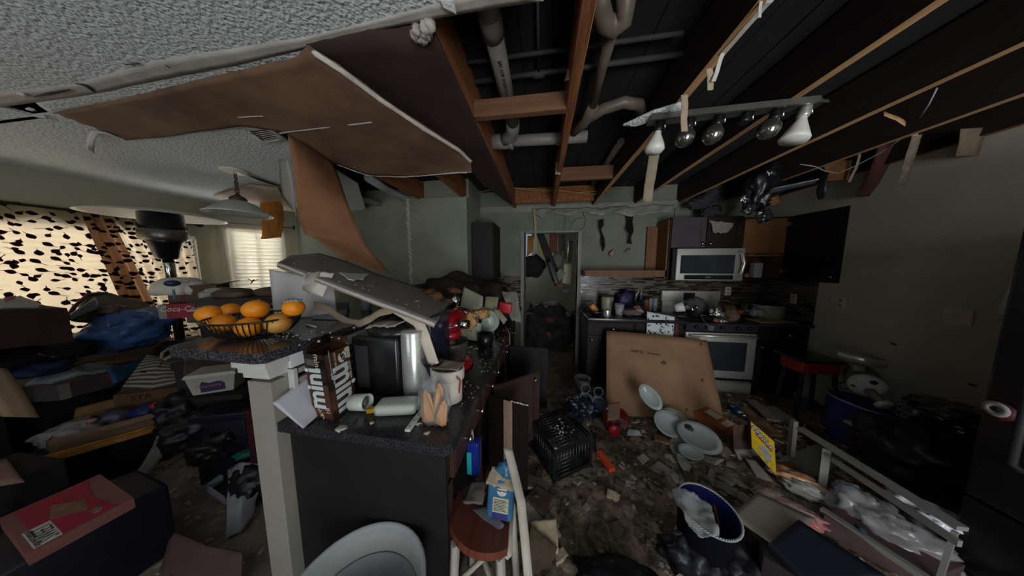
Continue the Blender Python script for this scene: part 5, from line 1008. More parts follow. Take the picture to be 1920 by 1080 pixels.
obj('red_trim', MB().tube([(-.383, .93, za + .15), (-.376, .955, za + .12), (-.378, .94, za + .07)], .004, 5), mat('red_trim', (.5, .05, .04), .6), fg)
obj('black_patch', MB().box(-.485, -.445, .921, .927, za + .075, za + .098), BLACKP, fg)
# red stand mixer
RED = mat('red_enamel', (.34, .010, .016), .18, .25, 6, coat=.4)
mx_ = thing('stand_mixer', 'glossy red stand mixer half buried in debris on the worktop', 'mixer', (-.60, 1.45, za))
obj('base', MB().lathe([(.125, za), (.13, za + .01), (.125, za + .03), (.09, za + .04), (0, za + .04)], 36, Matrix.Translation((-.575, 1.36, 0)), ell=(.95, 1.1)), RED, mx_)
obj('column', MB().rbox(-.70, -.60, 1.42, 1.55, za, za + .27, .03), RED, mx_)
hh = obj('head', MB().blob((-.585, 1.40, za + .295), (.085, .17, .075), 1, .02, 1, 4), RED, mx_)
obj('band', MB().tube([(-.585 + .0805 * math.cos(t), 1.40 + .165 * math.sin(t), za + .285) for t in [j * math.pi / 24 for j in range(48)]], .011, 8, closed=True, flat=1), CHROME, hh)
txt('KitchenAid', .022, frame((-.585, 1.226, za + .285), (1, .0, 0), (0, 0, 1)), BLACKP, hh)
obj('collar', MB().lathe([(.05, za + .2), (.065, za + .21), (.07, za + .245), (.0, za + .25)], 28, Matrix.Translation((-.575, 1.31, 0))), RED, mx_)
obj('bowl', MB().lathe([(.05, za + .042), (.09, za + .07), (.10, za + .15), (.103, za + .175), (.098, za + .175), (.0, za + .07)], 30, Matrix.Translation((-.575, 1.34, 0)), cap=False), mat('smoked_bowl', (.10, .09, .085), .12, .3, 6, clear=.35), mx_)
obj('hub', MB().tube([(-.52, 1.28, za + .30), (-.44, 1.27, za + .305)], .026, 18), CHROME, mx_)
gr = thing('grinder_attachment', 'chrome grinder attachment jutting out from the red mixer', 'mixer attachment', (-.44, 1.40, 1.2))
g1, g2 = P(852, 582, Y=1.45), P(905, 594, Y=1.5)
obj('tube', MB().tube([g1, g1.lerp(g2, .55)], .035, 20), CHROME, gr)
obj('auger_housing', MB().tube([g1.lerp(g2, .5), g1.lerp(g2, .85)], [.03, .045], 20), mat('greasy_steel', (.20, .14, .10), .45, .5, 9, metal=.6), gr)
obj('ring', MB().tube([g1.lerp(g2, .84), g2], .048, 24), CHROME, gr)
obj('crusted_food', MB().blob(g2 + Vector((.0, -.01, .03)), (.05, .05, .035), 6, .6, 2.5, 3).blob(g1.lerp(g2, .55) + Vector((0, -.01, -.05)), (.045, .04, .07), 9, .6, 2.5, 3), mat('crusted_food', (.20, .10, .04), .9, .6, 9, .4, 30, col2=(.45, .28, .10)), gr)
solo('knob_cap', MB().blob(P(854, 563, Y=1.5), (.03, .03, .035), 2, .2, 2, 3), CHROME, 'small shiny metal cap among plaster bits above the red mixer', 'cap')
for i, (x, y, Y, s_, lb) in enumerate(((816, 556, 1.5, .06, 'rusty crumbled plaster lump at the end of the fallen board'), (836, 566, 1.5, .055, 'greasy brown plaster lump on the red mixer head'), (806, 548, 1.6, .05, 'rust stained plaster lump higher on the fallen board'), (882, 605, 1.55, .035, 'tan food lump hanging below the grinder'), (852, 545, 1.7, .05, 'brown lump of debris in front of the dark heap'), (850, 668, 1.3, .055, 'dusty flat lump lying on the red mixer base'), (838, 640, 1.3, .05, 'dark greasy lump inside the red mixer stand'))):
    solo('debris_lump', MB().blob(P(x, y, Y=Y), (s_, s_ * .8, s_ * .55), i + 20, .6, 2.2, 3, sharp=.3), mat(('rusty_plaster', 'greasy_plaster')[i % 2], ((.24, .11, .05), (.10, .065, .045))[i % 2], .9, .6, 9, .4, 30), lb, 'debris lump')
solo('wood_sliver', MB().tube([P(860, 603, Y=1.42), P(866, 620, Y=1.42), P(873, 630, Y=1.42)], [.008, .012, .004], 6, flat=.5), mat('pale_sliver', (.40, .28, .17), .8), 'pale splinter leaning against the red mixer', 'wood scrap')
# cartons, plate, heap at the far end
def slab4(name, pts, th, m, lb, cat, n=6):
    return solo(name, MB().sheet([pts[0], pts[1]], [pts[3], pts[2]], n, n, th, .002, 5, 1), m, lb, cat)
GRC = mat('grey_tan_card', (.36, .35, .26), .85, .2, 6); 
slab4('cardboard_piece', [P(852, 632, Y=1.80), P(870, 538, Y=1.85), P(906, 556, Y=1.85), P(900, 640, Y=1.80)], .006, GRC, 'grey tan board piece standing behind the grinder', 'board piece')
slab4('cardboard_piece', [P(902, 625, Y=2.08), P(911, 556, Y=2.12), P(935, 557, Y=2.12), P(926, 628, Y=2.08)], .006, mat('olive_card', (.25, .24, .15), .85, .2, 6), 'narrow olive board piece above the green plate', 'board piece')
slab4('cardboard_piece', [P(926, 582, Y=2.0), P(934, 580, Y=2.05), P(951, 600, Y=2.05), P(944, 608, Y=2.0)], .008, SCRAP, 'tan wedge of board beside the green plate', 'board piece')
pcn = P(915, 603, Y=2.0); plt = thing('plate', 'pale green plate standing on its rim at the far end of the long worktop', 'plate', pcn)
Mp = Matrix.Translation(pcn) @ Vector((.25, -1, .12)).to_track_quat('Z', 'Y').to_matrix().to_4x4()
obj('dish', MB().lathe([(0, 0), (.06, 0), (.066, -.004), (.105, -.016), (.108, -.02), (.104, -.022), (.06, -.012), (0, -.01)], 40, Mp, cap=False), mat('celadon_glaze', (.36, .42, .36), .25, .08, 6), plt)
obj('foot_ring', MB().tube([Mp @ Vector((.064 * math.cos(t), .064 * math.sin(t), .001)) for t in [j * math.pi / 20 for j in range(40)]], .003, 6, closed=True), mat('celadon_shadow', (.20, .25, .22), .3), plt)
obj('maker_mark', MB().disc(Mp @ Vector((0, 0, .001)), .009, Vector((.25, -1, .12)), 12), BLACKP, plt, fix=False)
bk = P(910, 650, Y=1.75); solo('black_mug', MB().lathe([(.05, za), (.062, za + .01), (.066, za + .10), (.06, za + .10), (.05, za + .02), (0, za + .02)], 28, Matrix.Translation((bk.x, bk.y, 0)), cap=False), BLACKP, 'shiny black mug on the worktop below the green plate', 'mug')
for i, (x, y, lb) in enumerate(((880, 654, 'curled plaster shaving near the black mug'), (891, 657, 'second curled plaster shaving near the black mug'), (876, 664, 'plaster shaving at the red mixer base'))):
    c = q3(x, y); solo('plaster_shaving', MB().tube([c + Vector((.02 * math.cos(t), .012 * math.sin(t), .01 + .006 * math.sin(2 * t))) for t in (0, .7, 1.4, 2.1, 2.8)], [.003, .006, .006, .005, .002], 5, flat=.5), TAPE, lb, 'plaster chip')
rc = P(948, 577, Y=2.35); solo('red_tin', MB().rbox(-.07, .07, -.05, .05, -.05, .06, .01, M=Matrix.Translation(rc) @ Matrix.Rotation(R(8), 4, 'Y')), mat('bright_red_tin', (.52, .02, .025), .4, .2, 6), 'bright red tin among the debris by the doorway', 'tin')
hp = MB().blob(P(850, 545, Y=2.62), (.36, .26, .21), 5, .3, 1.6, 4).blob(P(800, 548, Y=2.6), (.30, .2, .10), 6, .3, 1.8, 3).blob((-.62, 2.72, 1.12), (.28, .28, .22), 8, .35, 2, 3, floor=za)
solo('insulation_heap', hp, mat('dark_insulation', (.045, .034, .026), .95, .6, 9, .5, 22), 'dark heap of fallen insulation in front of the pantry wall', 'insulation')
jb = P(918, 548, Y=2.8); solo('jug', MB().lathe([(.05, -.09), (.07, -.07), (.072, .0), (.05, .05), (.052, .08), (.045, .08), (0, -.05)], 22, Matrix.Translation(jb), cap=False), mat('dull_glass_jug', (.11, .13, .13), .1, .3, 6), 'dull glass jug on top of the dark heap', 'jug')
jb = P(935, 545, Y=2.9); solo('bottle', MB().lathe([(.035, -.1), (.037, .04), (.02, .07), (.02, .09), (0, .09)], 18, Matrix.Translation(jb)), mat('dark_teal_bottle', (.04, .07, .08), .12, .3, 6), 'dark teal bottle behind the glass jug', 'bottle')
solo('cloth', MB().sheet([P(940, 545, Y=2.4), P(970, 548, Y=2.4)], [P(958, 600, Y=2.3), P(978, 605, Y=2.3)], 18, 22, .004, .03, 6, 3, .12), mat('ragged_cloth', (.26, .25, .21), .9, .45, 10, .2, 40), 'ragged pale cloth hanging at the doorway end of the worktop', 'cloth')
solo('cable', MB().tube([P(948, 612, Y=2.05), P(955, 625, Y=2.0), P(956, 645, Y=2.0), P(948, 650, Y=2.0)], .004, 6), mat('pinkish_cable', (.30, .22, .20), .6), 'thin pinkish cord hanging off the worktop edge', 'cable')
cb_ = MB()
for i in range(70):
    Y = rnd.uniform(.95, 2.3); cb_.blob((-.33 - abs(rnd.gauss(0, .06)), Y, za + .002), (rnd.uniform(.0015, .0045),) * 3, i, .6, 2, 1)
solo('plaster_crumbs', cb_, TAPE, 'white plaster crumbs along the front edge of the long worktop', 'crumbs', kind='stuff')
# ------------------------------------------------------------------ bin and stool in front
tb = thing('trash_bin', 'large bin with a white liner bag in front of the peninsula end', 'bin', (-.605, .56, 0))
TM = Matrix.Translation((-.605, .555, 0))
obj('body', MB().lathe([(.16, 0), (.165, .01), (.205, .485), (.208, .49)], 40, TM, ell=(1.06, 1), cap=False), mat('dusty_red_bin', (.26, .06, .05), .5, .3, 6), tb)
LIN = mat('white_liner', (.50, .53, .55), .6, .12, 6, .25, 18, transl=.25)
obj('liner', MB().lathe([(.208, .42), (.2125, .47), (.214, .497), (.206, .503), (.198, .49), (.180, .30), (.160, .12), (.12, .06), (0, .05)], 44, TM, ell=(1.06, 1), cap=False), LIN, tb)
obj('liner_fold', MB().lathe([(.200, .485), (.1975, .48), (.186, .395), (.184, .39), (.188, .40), (.2, .486)], 44, TM, ell=(1.06, 1), cap=False), mat('white_liner_fold', (.42, .44, .42), .6, .12, 6, .2, 18), tb)
# stool
sc2 = P(915, 962, Z=.5)
so = thing('stool', 'worn wooden stool with reddish seat and white legs', 'stool', (sc2.x, sc2.y, 0))
SM = Matrix.Translation((sc2.x, sc2.y, .48)) @ Matrix.Rotation(R(-9), 4, 'X') @ Matrix.Rotation(R(4), 4, 'Y')
sp2 = [SM @ Vector((.165 * math.cos(t), .165 * math.sin(t), 0)) for t in [R(60 + i * 10) for i in range(26)]]
obj('seat', MB().prism(sp2, SM.to_3x3() @ Vector((0, 0, .028))), mat('red_brown_seat', (.17, .045, .022), .4, .45, 4, .1, 20, stretch=(8, 1, 1)), so)
WL = mat('worn_white_wood', (.46, .42, .35), .7, .25, 8, .1, 40)
e1, e2 = sp2[0], sp2[-1]
obj('edge_rail', MB().tube([e1 + Vector((0, 0, .0)), e2 + Vector((0, 0, .0))], .017, 4), WL, so)
for dx_, dy_ in ((-.11, -.10), (.075, -.115), (-.10, .10), (.09, .08)):
    a = Vector((sc2.x + dx_, sc2.y + dy_, .47)); obj('leg', MB().tube([a, Vector((sc2.x + dx_ * 1.25, sc2.y + dy_ * 1.25, 0))], .02, 4), WL, so)
obj('stretcher', MB().tube([(sc2.x - .12, sc2.y - .11, .28), (sc2.x + .09, sc2.y + .09, .30)], .011, 8).tube([(sc2.x + .085, sc2.y - .125, .25), (sc2.x - .11, sc2.y + .11, .25)], .011, 8), WL, so)
stp = [(953, 840, .86), (966, 890, .80), (978, 940, .74), (984, 1000, .70), (992, 1085, .66)]
wa, wbb = [P(x - 9, y, Y=Y) for x, y, Y in stp], [P(x + 7, y, Y=Y + .01) for x, y, Y in stp]
solo('wood_strip', MB().sheet(wa, wbb, 24, 2, .006, .002, 4, 3, .02), WL, 'long bent white strip propped against the stool', 'strip')
pk = thing('wipes_package', 'crumpled blue plastic package with a round white logo on the stool', 'package', P(940, 955, Z=.5))
pb = P(938, 962, Z=.515); pb.z = .515; ptp = P(936, 876, Y=pb.y + .02)
ax_ = Vector((0, .12, 1)).normalized(); hgt = .165
PM = Matrix.Translation(pb) @ Matrix.Rotation(R(-6), 4, 'X') @ Matrix.Rotation(R(3), 4, 'Y')
BLU = mat('blue_pack_film', (.05, .20, .33), .3, .3, 6, .15, 26, col2=(.03, .10, .2))
obj('pack', MB().rbox(-.056, .056, -.035, .035, 0, hgt, .014, M=PM), BLU, pk)
obj('crumpled_top', MB().blob(PM @ Vector((.012, .0, hgt + .028)), (.042, .03, .042), 12, .5, 2.2, 3, sharp=.3), BLU, pk)
obj('logo_disc', MB().disc(PM @ Vector((.005, -.0358, hgt * .77)), .021, PM.to_3x3() @ Vector((0, -1, 0)), 28), mat('pack_white', (.62, .62, .58), .5), pk, fix=False)
MF = frame(PM @ Vector((.005, -.0366, hgt * .78)), PM.to_3x3() @ Vector((1, 0, 0)), PM.to_3x3() @ Vector((0, 0, 1)))
txt('Great Value', .0088, MF, mat('pack_navy', (.02, .03, .14), .5), pk, bold=.0003)
obj('logo_cap', MB().box(-.012, .004, -.0366, -.0358, hgt * .835, hgt * .875, M=PM), MATS['pack_navy'], pk)
obj('label_panel', MB().box(-.03, .036, -.0362, -.0355, hgt * .22, hgt * .60, M=PM), mat('pack_cream', (.50, .48, .36), .6), pk)
lm = MB()
for i in range(8): lm.box(-.026, .03 - .006 * (i % 3), -.0368, -.0362, hgt * (.27 + i * .038), hgt * (.282 + i * .038), M=PM)
obj('label_print', lm, BLACKP, pk)
obj('label_band', MB().box(-.03, .036, -.0363, -.0355, hgt * .06, hgt * .22, M=PM), mat('pack_indigo', (.04, .04, .18), .5), pk)
tg = MB().sheet([PM @ Vector((-.068, -.045, hgt - .012)), PM @ Vector((.066, -.045, hgt - .02))], [PM @ Vector((-.05, -.0, hgt + .03)), PM @ Vector((.03, .0, hgt + .03))], 16, 6, .006, .01, 18, 5, .15)
solo('drywall_scrap', tg, mat('tan_plaster_scrap', (.42, .33, .22), .9, .4, 14, .3, 40), 'tan torn plaster scrap draped over the top of the blue package', 'drywall piece')
solo('drywall_scrap', MB().sheet([P(868, 945, Z=.515), P(885, 905, Z=.515)], [P(905, 945, Z=.52), P(915, 905, Z=.53)], 12, 8, .01, .012, 12, 9, .15), mat('grey_tan_plaster', (.25, .21, .17), .9, .4, 12, .3, 40), 'grey tan plaster slab on the far side of the stool seat', 'drywall piece')
solo('mesh_cloth', MB().sheet([P(886, 955, Z=.517), P(915, 950, Z=.522)], [P(936, 1005, Z=.505), P(945, 985, Z=.51)], 14, 8, .004, .004, 20, 9, .08), mat('grey_mesh', (.20, .20, .24), .8, .4, 120, .4, 150), 'crumpled grey mesh cloth on the stool seat below the blue package', 'cloth')
bt = thing('detergent_bottle', 'blue detergent bottle with teal label by the open cabinet', 'bottle', P(890, 905, Z=.52))
bp_ = P(891, 905, Y=1.03); bp_.z = .5
obj('bottle', MB().rbox(-.035, .03, -.03, .03, 0, .19, .012, M=Matrix.Translation(bp_)), mat('cobalt_plastic', (.015, .03, .26), .15, .3, 6), bt)
obj('label', MB().box(-.031, -.008, -.0312, -.03, .02, .14, M=Matrix.Translation(bp_)), mat('teal_label', (.02, .42, .42), .3, .15, 5), bt)
obj('cap', MB().lathe([(.016, .19), (.018, .2), (.012, .24), (0, .242)], 14, Matrix.Translation(bp_ + Vector((-.02, 0, 0)))), mat('pale_cap', (.4, .42, .45), .3), bt)
# ------------------------------------------------------------------ dining side: the hoarded heap
def obox(A, B, dep, h, sag=0):
    A, B = Vector(A), Vector(B); d = (B - A); d.z = 0; n = Vector((-d.y, d.x, 0)).normalized()
    if n.x > 0: n = -n
    n = n * dep; q = [A - Vector((0, 0, h)), B - Vector((0, 0, h)), B + n - Vector((0, 0, h)), A + n - Vector((0, 0, h)), A, B, B + n, A + n]
    return MB().hexa(q), q
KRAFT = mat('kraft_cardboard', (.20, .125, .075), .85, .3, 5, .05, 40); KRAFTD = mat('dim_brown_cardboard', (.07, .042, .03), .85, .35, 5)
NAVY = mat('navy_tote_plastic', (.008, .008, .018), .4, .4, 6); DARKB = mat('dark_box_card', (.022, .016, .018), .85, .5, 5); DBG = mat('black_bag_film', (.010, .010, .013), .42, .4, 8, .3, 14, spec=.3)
def heapbox(c, sx, sy, h, z, rz, m, lb, name='storage_box', cat='box', flap=True):
    t = thing(name, lb, cat, (c[0], c[1], z), R(rz)); W = wm(t)
    obj('body', MB().rbox(-sx / 2, sx / 2, -sy / 2, sy / 2, 0, h, .006, M=W), m, t)
    if flap: obj('lid', MB().rbox(-sx / 2 - .008, sx / 2 + .008, -sy / 2 - .008, sy / 2 + .008, h - .05, h + .004, .006, M=W), m, t)
    return t
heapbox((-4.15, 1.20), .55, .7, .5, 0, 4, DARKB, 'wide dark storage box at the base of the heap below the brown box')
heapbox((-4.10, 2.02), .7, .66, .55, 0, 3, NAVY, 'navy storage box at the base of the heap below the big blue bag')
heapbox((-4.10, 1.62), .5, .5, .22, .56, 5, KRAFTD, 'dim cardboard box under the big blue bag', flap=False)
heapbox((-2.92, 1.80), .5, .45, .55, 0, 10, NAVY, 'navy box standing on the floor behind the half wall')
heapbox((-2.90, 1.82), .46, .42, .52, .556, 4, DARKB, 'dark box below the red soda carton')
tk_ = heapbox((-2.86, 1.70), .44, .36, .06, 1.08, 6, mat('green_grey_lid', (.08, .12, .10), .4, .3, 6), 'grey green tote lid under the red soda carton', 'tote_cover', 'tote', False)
# orange edged chest and its contents
A, B = P(20, 880, Z=.30), P(312, 795, Z=.30)
bx, q = obox(A, B, .52, .30)
ct = thing('toy_chest', 'low navy chest with a rough orange wood edge board', 'chest', (q[0] + q[2]) / 2 * 1); ct.location.z = 0
obj('body', bx, NAVY, ct)
n_ = (q[6] - q[5]).normalized()
obj('edge_board', MB().hexa([A - n_ * .012 + Vector((0, 0, -.028)), B - n_ * .012 + Vector((0, 0, -.03)), B + n_ * .02 + Vector((0, 0, -.03)), A + n_ * .02 + Vector((0, 0, -.028)), A - n_ * .012 + Vector((0, 0, .008)), B - n_ * .012 + Vector((0, 0, .004)), B + n_ * .02 + Vector((0, 0, .004)), A + n_ * .02 + Vector((0, 0, .008))]).sheet([A.lerp(B, .1) + Vector((0, 0, .006)), A.lerp(B, .9) + Vector((0, 0, .006))], [A.lerp(B, .1) + Vector((0, 0, .02)), A.lerp(B, .9) + Vector((0, 0, .016))], 30, 1, .02, .004, 20, 3, .2), mat('orange_pine_edge', (.52, .24, .045), .6, .35, 4, .1, 20, stretch=(6, 6, 6)), ct)
# open carton on the chest
a_, b_ = A.lerp(B, .18) + n_ * .04, A.lerp(B, 1.0) + n_ * .04
oc = thing('open_carton', 'open cardboard carton full of packets on the orange edged chest', 'box', a_.lerp(b_, .5) + n_ * .18)
w3 = n_ * .34; hh_ = Vector((0, 0, .105)); tt_ = .006
m = MB()
for p0, p1, i_ in ((a_, b_, n_ * tt_), (a_ + w3, b_ + w3, -n_ * tt_), (a_, a_ + w3, (b_ - a_).normalized() * tt_), (b_, b_ + w3, -(b_ - a_).normalized() * tt_)):
    m.hexa([p0, p1, p1 + i_, p0 + i_, p0 + hh_, p1 + hh_, p1 + i_ + hh_, p0 + i_ + hh_])
m.prism([a_, b_, b_ + w3, a_ + w3], (0, 0, tt_))
obj('carton', m, KRAFT, oc)
obj('flap', MB().sheet([a_.lerp(b_, .35) + hh_, b_ + hh_], [a_.lerp(b_, .45) + hh_ - n_ * .035 - Vector((0, 0, .03)), b_ + hh_ - n_ * .02 - Vector((0, 0, .035))], 14, 3, .005, .008, 8, 3), KRAFT, oc)
obj('flap', MB().sheet([a_ + w3 + hh_, b_ + w3 + hh_], [a_ + w3 + hh_ + n_ * .06 + Vector((0, 0, .06)), b_ + w3 + hh_ + n_ * .06 + Vector((0, 0, .075))], 14, 3, .005, .006, 8, 5), mat('ochre_flap', (.22, .12, .045), .85, .3, 5), oc)
def inbox(u, v, z=.0): return a_.lerp(b_, u) + w3 * v + Vector((0, 0, .02 + z))
solo('packet', MB().blob(inbox(.72, .5, .06), (.09, .08, .05), 3, .3, 2, 3), mat('blue_packet', (.02, .03, .16), .35, .5, 12, .2, 30), 'dark blue packet in the open carton', 'packet')
solo('packet', MB().blob(inbox(.90, .45, .07), (.07, .06, .05), 5, .3, 2, 3), mat('pink_packet', (.50, .02, .07), .4, .3, 8), 'bright pink red packet in the open carton', 'packet')
solo('pouch', MB().blob(inbox(.42, .6, .06), (.10, .07, .06), 7, .35, 2, 3), mat('grey_pouch', (.09, .09, .13), .4, .4, 6, .2, 30), 'grey pouch in the middle of the open carton', 'pouch')
solo('plastic_bag', MB().blob(inbox(.10, .45, .05), (.15, .13, .075), 9, .35, 2.2, 4, sharp=.25), mat('cloudy_bag', (.34, .32, .32), .12, .3, 6, .25, 20, clear=.25), 'cloudy clear plastic bag bulging from the open carton', 'bag')
solo('red_band', MB().tube([inbox(.26, .2, .0), inbox(.27, .3, .10), inbox(.26, .5, .13), inbox(.25, .7, .09)], .014, 8, flat=.4), mat('red_band', (.30, .03, .02), .5), 'red plastic band beside the cloudy bag', 'band')
# strap
sp3 = [P(322, 762, X=-2.95), P(318, 795, X=-2.90), P(305, 830, X=-2.86), P(285, 865, X=-2.84), P(262, 893, X=-2.85), P(240, 914, Z=.004)]
wvv = Vector((-.02, -.035, .0)); solo('strap', MB().sheet([p - wvv for p in sp3], [p + wvv for p in sp3], 30, 3, .004, .003, 6, 3), mat('grey_webbing', (.20, .185, .17), .8, .25, 30, .1, 90), 'grey webbing strap hanging over the corner of the chest to the floor', 'strap')
# red soda carton flat on dark stack
TLc, TRc, BRc, BLc = P(200, 888, Z=.45), P(251, 934, Z=.45), P(50, 1040, Z=.45), P(-2, 972, Z=.45)
e1_, e2_ = TRc - BRc, TLc - TRc
sbx = thing('soda_carton', 'flat crimson soda carton with a white SWEET label', 'box', (TLc + BRc) / 2 - Vector((0, 0, .05)))
TLc = BLc + e1_ * (e1_.length and 1); q4 = [BRc, TRc, TLc, BLc]
obj('carton', MB().hexa([p - Vector((0, 0, .05)) for p in q4] + q4), mat('pinkish_card', (.22, .085, .075), .8, .25, 6), sbx)
def onT(u, v, h=.0012): return BRc.lerp(TRc, u).lerp(BLc.lerp(TLc, u), v) + Vector((0, 0, h))
CRI = mat('crimson_print', (.36, .014, .045), .6, .35, 6)
obj('printed_top', MB().prism([onT(.12, .03), onT(.83, .03), onT(.76, .28), onT(.74, .5), onT(.78, .75), onT(.86, .97), onT(.12, .97)], (0, 0, .0008)), CRI, sbx)
Mt = frame(onT(.2, .2, .0032), BLc - BRc, TRc - BRc)
obj('label', MB().prism([onT(.06, .02, .002), onT(.30, .02, .002), onT(.30, .42, .002), onT(.06, .42, .002)], (0, 0, .0006)), mat('label_white', (.52, .50, .50), .7), sbx)
txt('SWEET', .055, frame(onT(.21, .22, .0032), BLc - BRc, BRc - TRc), BLACKP, sbx, sx=.8); txt('CARBONATED BEVERAGE', .014, frame(onT(.10, .22, .0032), BLc - BRc, BRc - TRc), BLACKP, sbx)
obj('picture', MB().prism([onT(.30, .45, .002), onT(.60, .25, .002), onT(.66, .50, .002), onT(.40, .74, .002)], (0, 0, .0006)), mat('tan_picture', (.26, .13, .08), .7, .4, 25), sbx)
obj('oval', MB().prism([onT(.66 + .05 * math.cos(t) + .0 * math.sin(t), .15 + .06 * math.sin(t), .002) for t in [j * math.pi / 10 for j in range(20)]], (0, 0, .0006)), mat('pale_oval', (.32, .20, .17), .7), sbx)
txt('12', .028, frame(onT(.66, .15, .0034), BLc - BRc, BRc - TRc), BLACKP, sbx)
hc_ = (TLc + BRc) / 2
solo('storage_box', MB().rbox(-.24, .22, -.17, .16, 0, .398, .02, M=Matrix.Translation((hc_.x - .02, hc_.y, 0)) @ Matrix.Rotation(math.atan2(e1_.y, e1_.x), 4, 'Z')), NAVY, 'dark tub on the floor under the crimson soda carton', 'tub')
solo('cardboard_flap', MB().sheet([P(-30, 868, Z=.47), P(12, 862, Z=.46)], [P(-25, 915, Z=.45), P(46, 904, Z=.45)], 6, 5, .006, .004, 6, 3), mat('pinkish_card_flap', (.26, .14, .11), .8, .2, 6), 'pinkish cardboard flap sticking out above the crimson soda carton', 'cardboard')
solo('storage_box', MB().rbox(-.2, .2, -.22, .22, 0, .44, .01, M=Matrix.Translation((-2.98, .62, 0))), DARKB, 'dark carton on the floor behind the crimson soda carton', 'box')
# curved chair slat
cs_ = [P(-25, 690, X=-2.3), P(5, 728, X=-2.3), P(25, 760, X=-2.3), P(40, 785, X=-2.3)]
chr_ = thing('wooden_chair', 'wooden chair whose curved tan back slat shows beside the heap', 'chair', (-2.45, .62, 0))
obj('back_slat', MB().sheet([p + Vector((0, -.03, .03)) for p in cs_], [p + Vector((0, .035, -.02)) for p in cs_], 14, 3, .018, 0), mat('tan_chair_wood', (.28, .18, .11), .6, .3, 4, stretch=(1, 5, 1)), chr_)
obj('back_post', MB().tube([P(-20, 700, X=-2.32), (-2.6, .45, .0)], .016, 8), DARKB, chr_)
# brown box with papers at the far side
bA, bB = P(-40, 582, X=-3.5), P(126, 578, X=-3.62)
bx, q = obox(bA, bB, .40, .26)
bt_ = thing('cardboard_box', 'dim brown cardboard box in front of the leaf print curtain', 'box', (q[0] + q[2]) / 2)
obj('body', bx, KRAFTD, bt_)
obj('flap', MB().sheet([q[4], q[5]], [q[4] + Vector((.03, 0, .012)) * -1 + (q[7] - q[4]) * .3, q[5] + (q[6] - q[5]) * .3 + Vector((0, 0, .03))], 6, 3, .005, .003, 5, 2), KRAFTD, bt_)
heapbox((-3.86, .70), .5, .44, .96, 0, 6, DARKB, 'tall dark box holding up the dim brown cardboard box')
solo('papers', MB().sheet([P(-10, 577, X=-3.55), P(118, 579, X=-3.7)], [P(-10, 560, X=-3.8), P(40, 553, X=-3.8), P(95, 572, X=-3.9)], 14, 6, .006, .02, 4, 3, .03), mat('bluish_white_sheet', (.55, .58, .62), .6, .12, 5, transl=.2), 'bluish white plastic sheet heaped on the dim brown box', 'plastic sheet')
solo('papers', MB().sheet([P(8, 566, X=-3.7), P(28, 560, X=-3.7)], [P(8, 558, X=-3.75), P(30, 554, X=-3.75)], 4, 3, .003, .003, 8), mat('pink_stripe_paper', (.35, .10, .12), .7, .5, 30), 'scrap of pink striped paper on top of the plastic sheet', 'paper')
solo('garbage_bag', MB().blob(P(30, 676, X=-3.85), (.16, .30, .12), 71, .25, 2, 3), DBG, 'black bag added as dark fill below the dim brown cardboard box', 'bag')  # unseen bag added to darken the gap under the box
# green bag, blue bag
gb = thing('shopping_bag', 'green shopping bag with purple rim and clear window leaning by the curtain', 'bag', P(200, 600, X=-4.12))
obj('body', MB().sheet([P(124, 600, X=-3.92), P(165, 552, X=-4.07), P(200, 550, X=-4.17), P(272, 572, X=-4.32)], [P(135, 604, X=-3.92), P(180, 608, X=-4.02), P(230, 600, X=-4.12), P(275, 585, X=-4.27)], 24, 10, .02, .03, 4, 3, .02), mat('dull_green_bag', (.055, .075, .03), .6, .4, 6, .1, 30), gb)
obj('purple_rim', MB().tube([P(123, 600, X=-3.89), P(140, 575, X=-3.96), P(166, 551, X=-4.04), P(200, 549, X=-4.12)], .012, 8), mat('purple_rim', (.12, .012, .05), .5), gb)
obj('clear_window', MB().sheet([P(130, 590, X=-3.88), P(178, 558, X=-3.98)], [P(133, 600, X=-3.88), P(185, 578, X=-3.98)], 12, 5, .006, .01, 6, 3), mat('shiny_film', (.30, .32, .36), .08, .4, 6, .2, 20, coat=.5), gb)
obj('contents', MB().blob(P(205, 580, X=-4.04), (.10, .08, .06), 4, .6, 2.3, 3, sharp=.3), mat('mixed_red_grey', (.20, .03, .03), .6, .7, 16, col2=(.10, .11, .11)), gb)
blu = P(250, 618, X=-3.95)
solo('blue_bag', MB().blob(blu, (.23, .25, .18), 6, .22, 1.5, 4, M=Matrix.Rotation(R(-18), 4, 'Y'), sharp=.22).sheet([P(196, 596, X=-3.9), P(290, 575, X=-4.05)], [P(205, 612, X=-3.75), P(300, 592, X=-3.9)], 14, 6, .02, .03, 4, 4), mat('blue_plastic_bag', (.07, .16, .42), .35, .35, 6, .25, 14, transl=.15), 'big blue plastic bag on top of the heap beside the heater pole', 'bag')
solo('carton', MB().hexa([P(155, 612, X=-4.15), P(178, 614, X=-4.15), P(182, 632, X=-4.30), P(172, 632, X=-4.30)] + [P(172, 602, X=-4.15), P(183, 602, X=-4.15), P(186, 606, X=-4.30), P(180, 606, X=-4.30)]), mat('tan_small_carton', (.36, .22, .12), .8, .2, 5, transl=.1), 'small tan carton wedged beside the big blue bag', 'box')
solo('plastic_sheet', MB().sheet([P(72, 662, X=-3.7), P(130, 668, X=-3.7), P(226, 660, X=-3.8)], [P(125, 630, X=-4.1), P(185, 628, X=-4.15), P(228, 648, X=-4.1)], 22, 10, .006, .05, 3, 7, .04), mat('brownish_sheet', (.16, .12, .11), .3, .5, 5, .25, 16, coat=.2), 'brownish plastic sheet spread below the big blue bag', 'plastic sheet')
